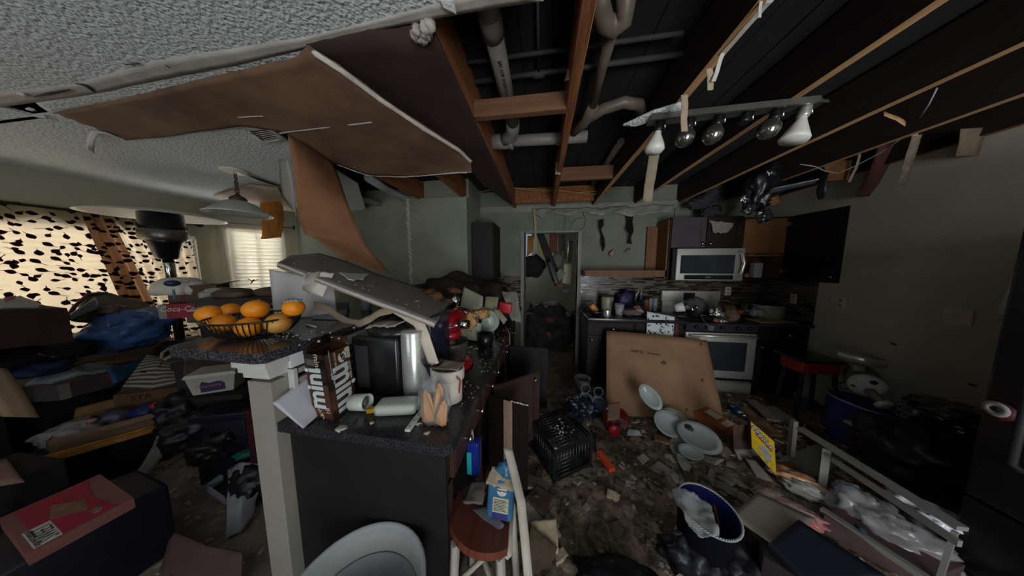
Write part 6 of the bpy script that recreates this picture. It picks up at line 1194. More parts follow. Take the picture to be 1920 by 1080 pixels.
solo('cardboard_flap', MB().sheet([P(180, 682, X=-3.75), P(270, 676, X=-3.8)], [P(190, 668, X=-3.9), P(272, 660, X=-3.95)], 6, 4, .006, .006, 5), mat('ochre_board', (.17, .10, .035), .8, .4, 5), 'ochre cardboard flap under the brownish sheet', 'cardboard')
heapbox((-4.12, 1.22), .45, .42, .14, .52, 10, DARKB, 'dark box in the middle of the heap behind the white bags')
solo('white_bag', MB().sheet([P(45, 722, X=-3.6), P(130, 705, X=-3.65), P(222, 686, X=-3.75)], [P(100, 688, X=-3.8), P(160, 680, X=-3.85), P(228, 682, X=-3.9)], 22, 9, .02, .05, 4, 5, .04), mat('grey_white_bag', (.36, .40, .42), .45, .25, 5, .2, 18), 'crumpled grey white bag lying across the heap', 'bag')
solo('blue_cloth', MB().sheet([P(203, 690, X=-3.65), P(272, 676, X=-3.8)], [P(212, 720, X=-3.55), P(268, 705, X=-3.7)], 14, 8, .02, .03, 5, 8, .04), mat('teal_blue_cloth', (.015, .07, .16), .8, .4, 8), 'deep blue cloth beside the striped tote bag', 'cloth')
solo('navy_cloth', MB().blob(P(80, 692, X=-3.7), (.10, .12, .05), 8, .4, 2, 3), mat('navy_cloth', (.008, .012, .06), .7, .4, 8), 'small navy bundle above the grey white bag', 'cloth')
bkA, bkB = P(108, 722, X=-3.55), P(212, 698, X=-3.62)
bkx, q = obox(bkA, bkB, .20, .12)
bk_ = thing('game_box', 'flat grey brown box with a pale end and a red mark', 'box', (q[0] + q[2]) / 2)
obj('body', bkx, mat('grey_brown_box', (.07, .058, .055), .7, .3, 6), bk_)
fr2 = (bkB - bkA).normalized(); fn2 = -(q[6] - q[5]).normalized()
obj('pale_end', MB().hexa([bkA + fn2 * .003 - Vector((0, 0, .119)), bkA + fr2 * .045 + fn2 * .003 - Vector((0, 0, .119)), bkA + fr2 * .045 - Vector((0, 0, .119)), bkA - Vector((0, 0, .119)), bkA + fn2 * .003, bkA + fr2 * .045 + fn2 * .003, bkA + fr2 * .045, bkA]), mat('pale_box_end', (.22, .20, .19), .7), bk_)
L_ = (bkB - bkA).length
obj('red_mark', MB().prism([bkA + fr2 * L_ * .84 + fn2 * .002 - Vector((0, 0, .02)), bkA + fr2 * L_ * .93 + fn2 * .002 - Vector((0, 0, .015)), bkA + fr2 * L_ * .95 + fn2 * .002 - Vector((0, 0, .07)), bkA + fr2 * L_ * .87 + fn2 * .002 - Vector((0, 0, .07))], fn2 * .001), mat('red_mark', (.30, .03, .03), .6), bk_)
# striped tote bag
def stripes():
    m = mat('striped_tote_weave', (.26, .22, .17), .85, .3, 9, .2, 120); n, l = m.node_tree.nodes, m.node_tree.links; b = n['Principled BSDF']
    uv = n.new('ShaderNodeTexCoord'); wv = n.new('ShaderNodeTexWave'); wv.bands_direction = 'Y'; wv.inputs['Scale'].default_value = 7; wv.inputs['Distortion'].default_value = .6; l.new(uv.outputs['UV'], wv.inputs[0])
    r = n.new('ShaderNodeValToRGB'); e = r.color_ramp.elements; e[0].color = (.05, .04, .035, 1); e[1].color = (.30, .33, .32, 1); e[1].position = .75; x = e.new(.35); x.color = (.25, .13, .05, 1); x = e.new(.55); x.color = (.10, .11, .11, 1)
    l.new(wv.outputs[0], r.inputs[0]); l.new(r.outputs[0], b.inputs['Base Color']); return m
STR = stripes()
tb_ = thing('tote_bag', 'striped woven tote bag with a cream handle slumped on the heap', 'bag', P(290, 715, X=-3.5))
obj('body', MB().sheet([P(228, 726, X=-3.45), P(285, 730, X=-3.35), P(342, 716, X=-3.3)], [P(276, 664, X=-3.75), P(310, 668, X=-3.7), P(345, 668, X=-3.6)], 26, 20, .05, .02, 3, 4, .01, fn=lambda u, v: .06 * math.sin(math.pi * u) * math.sin(math.pi * v)), STR, tb_)
obj('handle', MB().tube([P(302, 676, X=-3.63), P(304, 662, X=-3.65), P(318, 652, X=-3.67), P(338, 655, X=-3.67), P(345, 664, X=-3.65)], .012, 8).tube([P(306, 676, X=-3.58), P(325, 664, X=-3.58), P(346, 666, X=-3.6)], .024, 8, flat=.4), mat('cream_handle', (.34, .29, .20), .8, .3, 9), tb_)
obj('zip_flap', MB().tube([P(264, 696, X=-3.52), P(300, 706, X=-3.45), P(345, 704, X=-3.4)], .008, 6), BLACKP, tb_)
solo('plaid_blanket', MB().sheet([P(345, 705, X=-2.45), P(395, 700, X=-2.35), P(442, 672, X=-2.4)], [P(345, 664, X=-2.75), P(390, 656, X=-2.7), P(438, 658, X=-2.65)], 22, 12, .03, .04, 4, 9, .02), mat('plaid_blanket', (.055, .05, .06), .95, .7, 9, .3, 60, col2=(.09, .055, .025), stretch=(1, 3, 1)), 'dark plaid blanket bundled under the bar overhang', 'blanket')
heapbox((-2.62, 1.48), .42, .36, .56, .0, 18, DARKB, 'dark carton on the floor holding the plaid blanket')
heapbox((-2.72, 1.50), .34, .34, .26, .565, 24, DARKB, 'dark box between the striped tote bag and the blanket')
# long carton flap with stamp
lcA, lcB = P(212, 742, X=-3.45), P(348, 724, X=-3.25)
lo_ = thing('long_carton', 'long brown carton side with a dark stamped mark', 'box', lcA.lerp(lcB, .5) - Vector((.1, -.1, .1)))
bxx, q = obox(lcA, lcB, .10, .16)
obj('body', bxx, mat('umber_carton', (.13, .062, .025), .85, .35, 5), lo_)
fr3 = (lcB - lcA).normalized(); fn3 = -(q[6] - q[5]).normalized()
txt('STR', .06, frame(lcA.lerp(lcB, .35) - Vector((0, 0, .045)) + fn3 * .002, fr3, (0, 0, 1)), mat('stamp_ink', (.02, .01, .01), .8), lo_)
# tub, wire rack, paper
tA, tB = P(345, 712, X=-2.28), P(440, 700, X=-2.1)
tub = thing('ice_cream_tub', 'off white tapered tub with a navy oval label under the bar', 'tub', tA.lerp(tB, .5) - Vector((.1, -.06, .15)))
d_ = (tB - tA); dn_ = Vector((-d_.y, d_.x, 0)).normalized(); dn_ = dn_ if dn_.x < 0 else -dn_; ww = dn_ * .16; hz = Vector((0, 0, .12)); tp_ = d_.normalized() * .02; tq = dn_ * .012
obj('body', MB().hexa([tA + tp_ + tq - hz, tB - tp_ + tq - hz, tB - tp_ - tq + ww - hz, tA + tp_ - tq + ww - hz, tA, tB, tB + ww, tA + ww]), mat('tub_ivory', (.32, .31, .26), .5, .25, 6), tub)
obj('lid', MB().hexa([tA - tp_ * .4 - tq * .5, tB + tp_ * .4 - tq * .5, tB + tp_ * .4 + ww + tq * .5, tA - tp_ * .4 + ww + tq * .5] + [p + Vector((0, 0, .02)) for p in (tA, tB, tB + ww, tA + ww)]), mat('tub_lid', (.36, .36, .28), .5, .25, 6, .1, 30), tub)
fnt = (tB - tA).cross(Vector((0, 0, 1))).normalized(); fnt = fnt if fnt.dot(dn_) < 0 else -fnt
def onU(u, v, h=.003): return (tA + tp_ * (1 - v) + tq * (1 - v) - hz * (1 - v)).lerp(tB - tp_ * (1 - v) + tq * (1 - v) - hz * (1 - v), u) + fnt * h
obj('label', MB().prism([onU(u, v) for u, v in ((.22, .12), (.80, .14), (.78, .55), (.66, .70), (.45, .62), (.3, .74), (.24, .5))], fnt * .001), mat('tub_navy', (.02, .018, .075), .5), tub)
txt('Country', .035, frame(onU(.42, .48, .0055), d_, hz), mat('tub_pink', (.36, .10, .10), .5), tub, shear=.2)
heapbox((-2.32, 1.30), .30, .24, .52, 0, 20, NAVY, 'narrow navy bin under the off white tub')
wr_ = thing('wire_rack', 'white wire rack with paper leaning between the tub and the end post', 'rack', P(420, 695, X=-2.1))
r1, r2 = P(350, 708, X=-2.5), P(452, 688, X=-2.28)
rk = MB().tube([r1, r2], .004, 6).tube([r1 - Vector((0, 0, .06)), r2 - Vector((0, 0, .06))], .004, 6)
for i in range(15): p_ = r1.lerp(r2, i / 14); rk.tube([p_, p_ - Vector((0, 0, .06))], .0025, 5)
obj('wires', rk, BLACKM, wr_)
obj('paper', MB().sheet([P(400, 704, X=-2.45), P(452, 694, X=-2.32)], [P(418, 674, X=-2.52), P(455, 674, X=-2.38)], 8, 6, .002, .006, 6), mat('ivory_sheet', (.36, .37, .30), .8, .2, 6), wr_)
heapbox((-1.85, 1.32), .30, .30, .60, 0, 8, mat('maroon_box', (.045, .008, .014), .5, .4, 5), 'maroon box standing behind the end post')
for i, (x, y, X, rr_, lb) in enumerate(((370, 800, -2.5, (.16, .16, .13), 'black bag on the floor beyond the chest strap'), (410, 830, -2.3, (.14, .14, .10), 'dark wrinkled bag in front of the narrow navy bin'), (345, 770, -2.75, (.12, .14, .16), 'black bag leaning on the chest end'))):
    c = P(x, y, X=X); solo('garbage_bag', MB().blob((c.x, c.y, max(rr_[2] * .8, c.z)), rr_, i + 40, .35, 2, 4, floor=.002, sharp=.35), DBG, lb, 'bag')
# white bag and pale blue box near the post
pbx = thing('pale_blue_box', 'pale blue open box on the floor beside the end post', 'box', P(400, 925, Z=0))
l1, l2 = P(384, 910, Z=.06), P(436, 872, Z=.06); l3 = P(420, 935, Z=.06)
dv = l3 - l1
obj('wall', MB().hexa([l1 - Vector((0, 0, .05)), l2 - Vector((0, 0, .05)), l2 + dv * .1 - Vector((0, 0, .05)), l1 + dv * .1 - Vector((0, 0, .05)), l1, l2, l2 + dv * .1, l1 + dv * .1]), mat('pale_blue_card', (.28, .38, .46), .7, .15, 6), pbx)
obj('wall', MB().hexa([l1 - Vector((0, 0, .05)), l3 - Vector((0, 0, .05)), l3 + (l2 - l1) * .06 - Vector((0, 0, .05)), l1 + (l2 - l1) * .06 - Vector((0, 0, .05)), l1, l3, l3 + (l2 - l1) * .06, l1 + (l2 - l1) * .06]), mat('lilac_card', (.34, .33, .42), .7, .15, 6), pbx)
obj('bottom', MB().prism([l1 - Vector((0, 0, .05)), l3 - Vector((0, 0, .05)), l3 + (l2 - l1) - Vector((0, 0, .05)), l2 - Vector((0, 0, .05))], (0, 0, .004)), DARKB, pbx)
solo('plastic_bag', MB().sheet([P(428, 880, Z=.16), P(455, 868, Z=.22), P(492, 870, Z=.2)], [P(424, 1010, Z=.01), P(450, 1000, Z=.01), P(485, 950, Z=.03)], 22, 18, .01, .05, 4, 6, .03), mat('milky_bag', (.36, .36, .39), .25, .25, 6, .3, 18, transl=.2, clear=.15), 'milky plastic bag drooping beside the end post', 'bag')
solo('packet', MB().blob(P(460, 850, Z=.2), (.07, .05, .03), 4, .3, 2, 3), mat('teal_packet', (.01, .13, .09), .4, .3, 6), 'teal packet above the milky plastic bag', 'packet')
solo('garbage_bag', MB().blob((-1.95, 1.16, .10), (.15, .13, .13), 62, .3, 2, 4, floor=.002, sharp=.3), DBG, 'black bag under the milky plastic bag', 'bag')
solo('cardboard_sheet', MB().sheet([P(300, 1075, Z=.02), P(380, 1085, Z=.03), P(450, 1110, Z=.03)], [P(322, 994, Z=.10), P(390, 1024, Z=.12), P(455, 1036, Z=.12)], 12, 8, .006, .01, 3, 4), mat('maroon_brown_card', (.10, .055, .05), .85, .3, 5), 'maroon brown cardboard sheet curling up off the floor', 'cardboard')
solo('lath', MB().tube([P(58, 1030, Z=.06), P(-30, 1110, Z=.04)], .028, 4), mat('tan_lath', (.22, .14, .09), .8, .3, 5), 'tan lath poking out under the crimson soda carton', 'wood scrap')
# on the stack behind the bar
ka, kb2 = P(300, 600, X=-2.62), P(368, 596, X=-2.45)
kc = thing('soda_carton', 'long red soda carton on the stack behind the oranges', 'box', ka.lerp(kb2, .5) - Vector((.1, -.1, 0)))
ktop = Vector((0, 0, .105)); bxx, q = obox(ka + ktop, kb2 + ktop, .14, .1)
obj('carton', bxx, mat('soda_red', (.26, .02, .028), .45, .35, 6), kc)
frk = (kb2 - ka); frk.z = 0; fnk = -(q[6] - q[5]).normalized(); fnk.z = 0; Lk = frk.length
obj('pale_end', MB().prism([ka + fnk * .001 + Vector((0, 0, .008)), ka + frk * .22 + fnk * .001 + Vector((0, 0, .008)), ka + frk * .22 + fnk * .001 + ktop, ka + fnk * .001 + ktop], fnk * .001), mat('carton_end', (.22, .20, .17), .6, .3, 9), kc)
txt('Coca-Cola', .05, frame(ka.lerp(kb2, .62) + fnk * .003 + Vector((0, 0, .07)), frk, (0, 0, 1)), mat('cola_white', (.60, .55, .50), .5), kc, shear=.25)
z_ = (ka + ktop).z
cbA, cbB = P(318, 578, X=-2.65), P(352, 578, X=-2.55)
cbx = thing('cardboard_box', 'open brown cardboard box with a milky lump behind the oranges', 'box', cbA)
bxx, q = obox(Vector((cbA.x, cbA.y, z_ + .125)), Vector((cbA.x + .19, cbA.y + .14, z_ + .125)), .16, .12)
obj('body', bxx, mat('box_brown', (.11, .06, .035), .85, .3, 5), cbx)
obj('flap', MB().sheet([q[5], q[6]], [q[5] + Vector((.05, .04, .015)), q[6] + Vector((.05, .04, .02))], 4, 3, .004, .002, 5), mat('flap_brown', (.24, .15, .08), .85, .3, 5), cbx)
hat = P(338, 533, X=-2.72)
fn_ = thing('white_lamp_head', 'round white plastic lamp head with a ribbed rim on the cardboard box', 'lamp', hat)
HM = Matrix.Translation(hat + Vector((0, 0, -.04)))
obj('shell', MB().lathe([(.15, -.03), (.155, 0), (.14, .05), (.09, .085), (0, .095)], 36, HM, ell=(1.1, .8)), mat('ivory_plastic', (.58, .54, .46), .4, .12, 6), fn_)
rb_ = MB()
for i in range(9): t = R(-30 + i * 12); rb_.tube([HM @ Vector((.17 * math.cos(t), .125 * math.sin(t), -.03)), HM @ Vector((.14 * math.cos(t), .10 * math.sin(t), .06))], .007, 6)
obj('ribs', rb_, mat('rib_white', (.6, .58, .5), .4), fn_)
kn_ = P(323, 531, X=-2.50)
kt = thing('key_tag', 'teal tag on a ring hanging below a dark blue knob by the white lamp head', 'tag', kn_)
obj('knob', MB().blob(kn_, (.035, .035, .022), 3, .05, 1, 3), mat('navy_knob', (.012, .03, .09), .3, .2, 6), kt)
obj('ring', MB().tube([kn_ + Vector((.012 * math.cos(t), 0, -.033 + .014 * math.sin(t))) for t in [j * math.pi / 8 for j in range(16)]], .002, 5, closed=True), CHROME, kt)
obj('tag', MB().rbox(-.010, .010, -.003, .003, -.115, -.048, .003, M=Matrix.Translation(kn_)), mat('teal_tag', (.01, .13, .17), .4, .2, 6), kt)
lm_ = P(396, 548, X=-2.45)
solo('white_bag', MB().blob(lm_ + Vector((-.06, .06, -.02)), (.10, .09, .055), 21, .25, 1.8, 4, sharp=.2), mat('milky_white_bag', (.52, .50, .44), .5, .15, 6, .2, 18, transl=.25), 'milky white bag lump beside the cardboard box', 'bag')
solo('papers', MB().sheet([P(350, 584, X=-2.3), P(395, 578, X=-2.2)], [P(372, 574, X=-2.5), P(418, 564, X=-2.4)], 10, 5, .004, .006, 6), mat('grey_white_paper', (.42, .44, .40), .8, .15, 6), 'grey white sheet of paper behind the scarred orange', 'paper')
solo('red_tray', MB().sheet([P(382, 566, X=-2.4), P(420, 563, X=-2.3)], [P(384, 559, X=-2.5), P(425, 556, X=-2.4)], 6, 3, .012, .002, 6), mat('red_tray', (.40, .02, .03), .35), 'thin red tray edge on the stack behind the oranges', 'tray')
ty = P(462, 556, X=-2.15)
tyt = thing('baking_pan', 'dark baking pan holding brown bread loaves behind the raised bar', 'pan', ty)
tM = Matrix.Translation(ty + Vector((-.05, .08, -.03))) @ Matrix.Rotation(R(40), 4, 'Z')
obj('pan', MB().hexa([tM @ Vector(q) for q in ((-.22, -.12, -.03), (.22, -.12, -.03), (.22, .12, -.03), (-.22, .12, -.03), (-.27, -.15, .025), (.27, -.15, .025), (.27, .15, .025), (-.27, .15, .025))]), mat('dark_pan', (.05, .045, .04), .4, .3, 6), tyt)
for i, dx_ in enumerate((-.10, .10)): obj('loaf', MB().blob(tM @ Vector((dx_, 0, .045)), (.12, .10, .045), i + 3, .12, 2, 3), mat('brown_loaf', (.13, .085, .055), .8, .4, 8, .2, 30), tyt)
solo('sprig', MB().tube([P(470, 532, X=-2.2), P(476, 524, X=-2.2)], .004, 5).tube([P(473, 528, X=-2.2), P(466, 523, X=-2.2)], .003, 5).tube([P(475, 527, X=-2.2), P(484, 524, X=-2.2)], .003, 5), BLACKP, 'tiny black sprig standing on the bread loaves', 'sprig')
heapbox((-2.5, 2.05), .55, .5, 1.12, 0, 30, DARKB, 'tall dark carton stack behind the bar under the baking pan', 'tall_carton')
# patio heater
hx, hy = -3.86, 1.83
ph = thing('patio_heater', 'tall black patio heater with a mushroom shaped reflector', 'heater', (hx, hy, 0))
HZ = P(250, 398, X=hx).z
HM = Matrix.Translation((hx, hy, 0))
obj('reflector', MB().lathe([(0, HZ + .055), (.15, HZ + .05), (.34, HZ + .018), (.42, HZ - .008), (.425, HZ - .014), (.40, HZ - .006), (.33, HZ + .010), (.15, HZ + .035), (0, HZ + .04)], 56, HM @ Matrix.Rotation(R(3), 4, 'Y') if 0 else HM, cap=False), mat('reflector_alu', (.60, .58, .54), .45, .12, 6, metal=.25), ph)
ht = P(250, 440, X=hx).z; hb = P(282, 482, X=hx).z
obj('burner_screen', MB().lathe([(.10, HZ + .03), (.135, HZ + .02), (.14, ht + .06), (.14, ht + .05)], 32, HM), mat('smoky_cage', (.02, .022, .028), .15, .3, 6, metal=.5), ph)
obj('burner_bowl', MB().lathe([(.142, ht + .07), (.15, ht + .06), (.15, ht - .01), (.14, ht - .035), (.12, ht - .04)], 32, HM), mat('heater_band', (.22, .20, .17), .35, .35, 5, metal=.7), ph)
obj('valve_cone', MB().lathe([(.125, ht - .03), (.105, ht - .06), (.075, hb), (.055, hb - .02)], 32, HM), BLACKP, ph)
z1_, z2_ = P(288, 492, X=hx).z, P(294, 522, X=hx).z
obj('pole', MB().lathe([(.034, .45), (.034, hb)], 24, HM), BLACKM, ph)
obj('steel_sleeve', MB().lathe([(.040, z2_), (.042, z2_ + .005), (.042, z1_ - .005), (.040, z1_)], 24, HM), CHROME, ph)
obj('tank_base', MB().lathe([(.22, 0), (.22, .05), (.19, .06), (.17, .75), (.10, .79), (.04, .80)], 32, HM), BLACKM, ph)
solo('garbage_bag', MB().blob((-3.45, 2.3, .55), (.28, .25, .55), 33, .25, 2, 3, floor=.002), DBG, 'tall black garbage bag in the corner behind the patio heater', 'bag')
# plaster flecks on the vinyl
fk = MB()
for i in range(420):
    x, y = rnd.uniform(-3.0, -1.25), rnd.uniform(.35, 1.5)
    if x < -2.2 and y > 1.25: continue
    s_ = rnd.uniform(.004, .022); a = rnd.uniform(0, 3)
    fk.hexa([(x + s_ * u_ * math.cos(a) - .4 * s_ * v_ * math.sin(a), y + s_ * u_ * math.sin(a) + .4 * s_ * v_ * math.cos(a), z) for z in (.001, .004) for u_, v_ in ((-1, -1), (1, -1), (1, 1), (-1, 1))])
solo('plaster_flakes', fk, mat('floor_flake', (.42, .36, .29), .95, .4, 30), 'pale plaster flakes strewn over the dark floor beside the half wall', 'flakes', kind='stuff')
# ------------------------------------------------------------------ kitchen floor: rubble layer
def gh(x, y):
    e = min(1, max(0, (x + .30) / .35)) * min(1, max(0, (y - .35) / .5))
    return e * (.012 + .05 * max(0, min(1, (x - .2) / 1.0)) * (1 + noise.noise(Vector((x * 2.1, y * 2.1, 3)))) + .022 * abs(noise.fractal(Vector((x * 7, y * 7, 0)), 1, 2, 5)) + .010 * noise.noise(Vector((x * 28, y * 28, 1))))
RUB = mat('trodden_rubble', (.27, .205, .14), .95, .7, 9, .6, 70, col2=(.055, .04, .03), ramp=(.38, .66))
m = MB(); NX, NY = 150, 130; g = [[None] * (NY + 1) for _ in range(NX + 1)]
for i in range(NX + 1):
    for j in range(NY + 1):
        x = -.32 + 3.31 * i / NX; y = .30 + 2.56 * j / NY; g[i][j] = m.b.verts.new((x, y, gh(x, y) + .001))
for i in range(NX):
    for j in range(NY): m._f([g[i][j], g[i + 1][j], g[i + 1][j + 1], g[i][j + 1]], 0, True)
o = solo('rubble_layer', m, RUB, 'trodden layer of wet plaster rubble covering the kitchen floor', 'rubble', kind='stuff')
def F(x, y, z=0):   # point on the rubble surface seen at a measured position
    p = P(x, y, Z=.03)
    for _ in range(4): p = P(x, y, Z=gh(p.x, p.y) + z)
    return p
RC = [mat('rubble_tan', (.50, .40, .27), .9, .4, 12, .3, 50), mat('rubble_grey', (.33, .30, .26), .9, .4, 12, .3, 50), mat('rubble_brown', (.105, .07, .045), .9, .5, 12, .3, 50), mat('rubble_white', (.46, .43, .38), .9, .3, 12, .3, 50)]
m = MB(); r = random.Random(11)
for i in range(4200):
    x = r.uniform(-.25, 2.7); y = r.uniform(.6, 2.8); ais = x < .62
    if x < .55 and r.random() < .55: continue
    s = abs(r.gauss(0, .008)) + .003; a = r.uniform(0, 6.3); k = r.uniform(.4, 1); zz = gh(x, y) + s * .15; tl = r.uniform(-.5, .5)
    c_, s_ = math.cos(a), math.sin(a)
    p = [(x + s * u * c_ - k * s * v * s_, y + s * u * s_ + k * s * v * c_, zz + (tl * u + .2 * v) * s * .7 + h_ * s * .45) for h_ in (0, 1) for u, v in ((-1, -1), (1, -.8), (.8, 1), (-.9, .8))]
    m.hexa(p, r.choices((0, 1, 2, 3), (.3, .6, 9, .05) if ais else (3, 3, 7, .6))[0])
o = solo('plaster_rubble', m, RC, 'small broken plaster bits scattered through the kitchen rubble', 'rubble', kind='stuff')
# individual larger fragments
frs = [(1130, 860), (1180, 900), (1205, 860), (1240, 880), (1300, 905), (1335, 890), (1350, 930), (1390, 905), (1420, 880), (1470, 860), (1500, 850), (1205, 820), (1190, 790), (1170, 812), (1460, 825), (1480, 800), (1500, 815), (1530, 780), (1240, 915), (1260, 860), (1390, 930), (1150, 930), (1100, 950), (1290, 880), (1060, 940), (1020, 960), (1000, 915), (1010, 890), (1015, 1000), (1035, 985), (1000, 1030), (1540, 875), (1580, 870), (1600, 900), (1650, 905), (1490, 840), (1350, 870), (1330, 860), (1080, 900), (1200, 950), (1230, 990), (1170, 870), (1380, 960), (1275, 905), (1480, 780), (1560, 790), (1110, 1000), (1050, 1040), (1155, 990)]
r = random.Random(5)
LMK = (('milk crate', .14, 1.71), ('stool', -.15, .9), ('navy bin', .78, 1.05), ('plate stack', 1.35, 2.0), ('yellow cereal box', 1.7, 1.8), ('white stand', 1.9, 1.4), ('red handled scraper', .33, 1.5), ('leaning brown board', 1.1, 2.3), ('cardboard sheet', 1.2, 1.2), ('oven', 2.0, 2.7), ('blue tub', 2.6, 2.2), ('oval dish', 1.15, 2.1), ('red pot', .78, 2.1))
usedl = {}
def fraglabel(c, i, s):
    q = sorted(LMK, key=lambda k: (k[1] - c.x) ** 2 + (k[2] - c.y) ** 2)
    b = '%s%s drywall fragment between the %s and the %s' % ('large ' if s > .07 else 'small ' if s < .045 else '', ('tan', 'grey', 'whitish', 'grey', 'brown', 'tan', 'brown')[i % 7], q[0][0], q[1][0])
    n = usedl[b] = usedl.get(b, 0) + 1
    return b + ('', ', one nearer', ', one further', ', one smaller')[min(n - 1, 3)]
for i, (x, y) in enumerate(frs):
    c = F(x, y, .006); s = r.uniform(.03, .06) * (1.4 if x > 1230 else .8); a = r.uniform(0, 6.3); tl = Vector((r.uniform(-.35, .35), r.uniform(-.35, .35), 1)).normalized()
    Mq = Matrix.Translation(c) @ tl.to_track_quat('Z', 'Y').to_matrix().to_4x4() @ Matrix.Rotation(a, 4, 'Z')
    kx, ky = s, s * r.uniform(.45, .9)
    solo('drywall_fragment', MB().sheet([Mq @ Vector((-kx, -ky, 0)), Mq @ Vector((kx, -ky * .8, 0))], [Mq @ Vector((-kx * .7, ky, 0)), Mq @ Vector((kx * .9, ky * .7, .01))], 7, 6, .011, .004, 14, i, .16), RC[(0, 1, 3, 1, 2, 0, 2)[i % 7]], fraglabel(c, i, s), 'drywall piece', 'drywall fragments on the kitchen floor')
# planks and boards in the rubble (x0,y0,x1,y1,width,colour,label)
PL = [mat('raw_plank', (.30, .17, .08), .8, .45, 4, .2, 20, col2=(.10, .05, .025), stretch=(2, 2, 2)), mat('dark_plank', (.085, .045, .03), .8, .5, 4, .2, 20), mat('grey_board_face', (.20, .19, .175), .85, .3, 4, .1, 30), mat('red_brown_plank', (.20, .07, .03), .8, .5, 4, .2, 20), mat('pinkish_board', (.27, .19, .16), .85, .3, 4, .1, 30)]
for x0, y0, x1, y1, wd, mi, lb in ((1388, 765, 1452, 818, .13, 0, 'weathered wood plank lying behind the yellow cereal box'), (1408, 752, 1450, 790, .09, 4, 'pinkish board end near the oven drawer'), (1490, 775, 1545, 808, .11, 0, 'tan plank lying towards the blue tub'), (1478, 790, 1500, 812, .10, 0, 'short ochre board beside a broken cup'), (1545, 782, 1640, 860, .10, 3, 'reddish splintered plank under the white frame rail'), (1560, 780, 1650, 815, .14, 4, 'pinkish grey layered board against the blue tub'), (1440, 765, 1480, 790, .16, 2, 'grey white board piece on the planks by the oven'), (1448, 742, 1475, 770, .08, 3, 'orange brown board end in front of the dark cabinet'), (1470, 890, 1560, 850, .16, 2, 'flat grey board behind the white frame'), (1227, 822, 1262, 832, .07, 0, 'short tan wood block beside the oval dish'), (1455, 870, 1500, 905, .2, 3, 'brown red cardboard piece next to the cereal box'), (1600, 895, 1690, 930, .09, 0, 'splintered pale plank lying inside the white stand'), (1420, 735, 1500, 800, .07, 1, 'dark plank running from the oven towards the frame'), (1510, 805, 1562, 858, .12, 1, 'dark brown panel scrap under the white frame corner'), (1545, 920, 1600, 945, .1, 1, 'dark plank under the clear bags')):
    a, b = F(x0, y0, .03), F(x1, y1, .03); d = (b - a).normalized(); n_ = Vector((-d.y, d.x, 0)) * wd / 2; th = Vector((0, 0, .018))
    q = MB()
    for k_ in range(6):
        p0, p1 = a.lerp(b, k_ / 6), a.lerp(b, (k_ + 1) / 6); f0 = 1 + .12 * noise.noise(p0 * 9); f1 = 1 + .12 * noise.noise(p1 * 9)
        q.hexa([p0 - n_ * f0, p1 - n_ * f1, p1 + n_ * f1, p0 + n_ * f0] + [p + th for p in (p0 - n_ * f0, p1 - n_ * f1, p1 + n_ * f1, p0 + n_ * f0)])
    bmesh.ops.remove_doubles(q.b, verts=q.b.verts, dist=1e-4)
    solo('plank', q, PL[mi], lb, 'plank')
# leaning brown board
tl, tr_, br, bl = P(1137, 620, Y=2.77), P(1326, 638, Y=2.74), P(1358, 790, Z=.07), P(1137, 778, Z=.07)
lbt = thing('leaning_board', 'large brown hardboard panel leaning on the base cabinets in front of the oven', 'board', (bl + br) / 2)
HB = mat('hardboard', (.34, .195, .105), .75, .2, 2.2, .04, 60, col2=(.24, .13, .07))
obj('panel', MB().sheet([bl, br], [tl, tl.lerp(tr_, .5) + Vector((0, .0, .012)), tr_], 16, 12, .007, .004, 1.5, 3, .004), HB, lbt)
ln = (br - bl).cross(tl - bl).normalized(); ln = ln if ln.y < 0 else -ln
def onL2(u, v, h=.006): return bl.lerp(br, u).lerp(tl.lerp(tr_, u), v) + ln * h
txt('10-8135', .042, frame(onL2(.30, .75, .012), onL2(.5, .735) - onL2(.3, .75), tl - bl), mat('dark_red_stamp', (.05, .018, .012), .8), lbt)
txt('STANDARD', .026, frame(onL2(.465, .735, .012), onL2(.5, .735) - onL2(.3, .75), tl - bl), MATS['dark_red_stamp'], lbt)
for i, (u, v, rr_) in enumerate(((.55, .62, .028), (.93, .93, .012), (.88, .45, .012), (.70, .10, .014))): obj('stain', MB().blob(onL2(u, v, .004), (rr_, .004, rr_ * 1.2), i, .5, 2, 2), mat('board_stain', (.11, .065, .035), .8), lbt)
# plates and dishes
GLZ = mat('grey_white_glaze', (.36, .39, .38), .22, .12, 6); CRG = mat('cream_glaze', (.44, .42, .34), .25, .12, 6)
def plate_at(px, rr_, nrm, lb, m, z=.05, ell=1, deep=.02, name='plate', rot=0, c=None):
    c = c or F(px[0], px[1], z); Mx = Matrix.Translation(c) @ Vector(nrm).to_track_quat('Z', 'Y').to_matrix().to_4x4() @ Matrix.Rotation(rot, 4, 'Z')
    t = thing(name, lb, name, c)
    obj('dish', MB().lathe([(0, .0), (rr_ * .55, 0), (rr_ * .75, deep * .5), (rr_, deep), (rr_ * .99, deep + .004), (rr_ * .72, deep * .5 + .005), (rr_ * .55, .006), (0, .006)], 40, Mx, ell=(1, ell), cap=False), m, t)
    obj('rim', MB().tube([Mx @ Vector((rr_ * .995 * math.cos(q), rr_ * .995 * ell * math.sin(q), deep + .003)) for q in [j * math.pi / 24 for j in range(48)]], .003, 6, closed=True), m, t)
    return t
plate_at((1220, 752), .115, (-.30, -.72, .6), 'oval grey white dish standing tilted against the leaning board', GLZ, z=.12, ell=.62, deep=.03, name='dish', rot=R(-48), c=P(1219, 745, Y=2.14))
plate_at((1264, 792), .13, (.1, -.45, .9), 'cream plate lying behind the oval dish', CRG, z=.06, ell=.95)
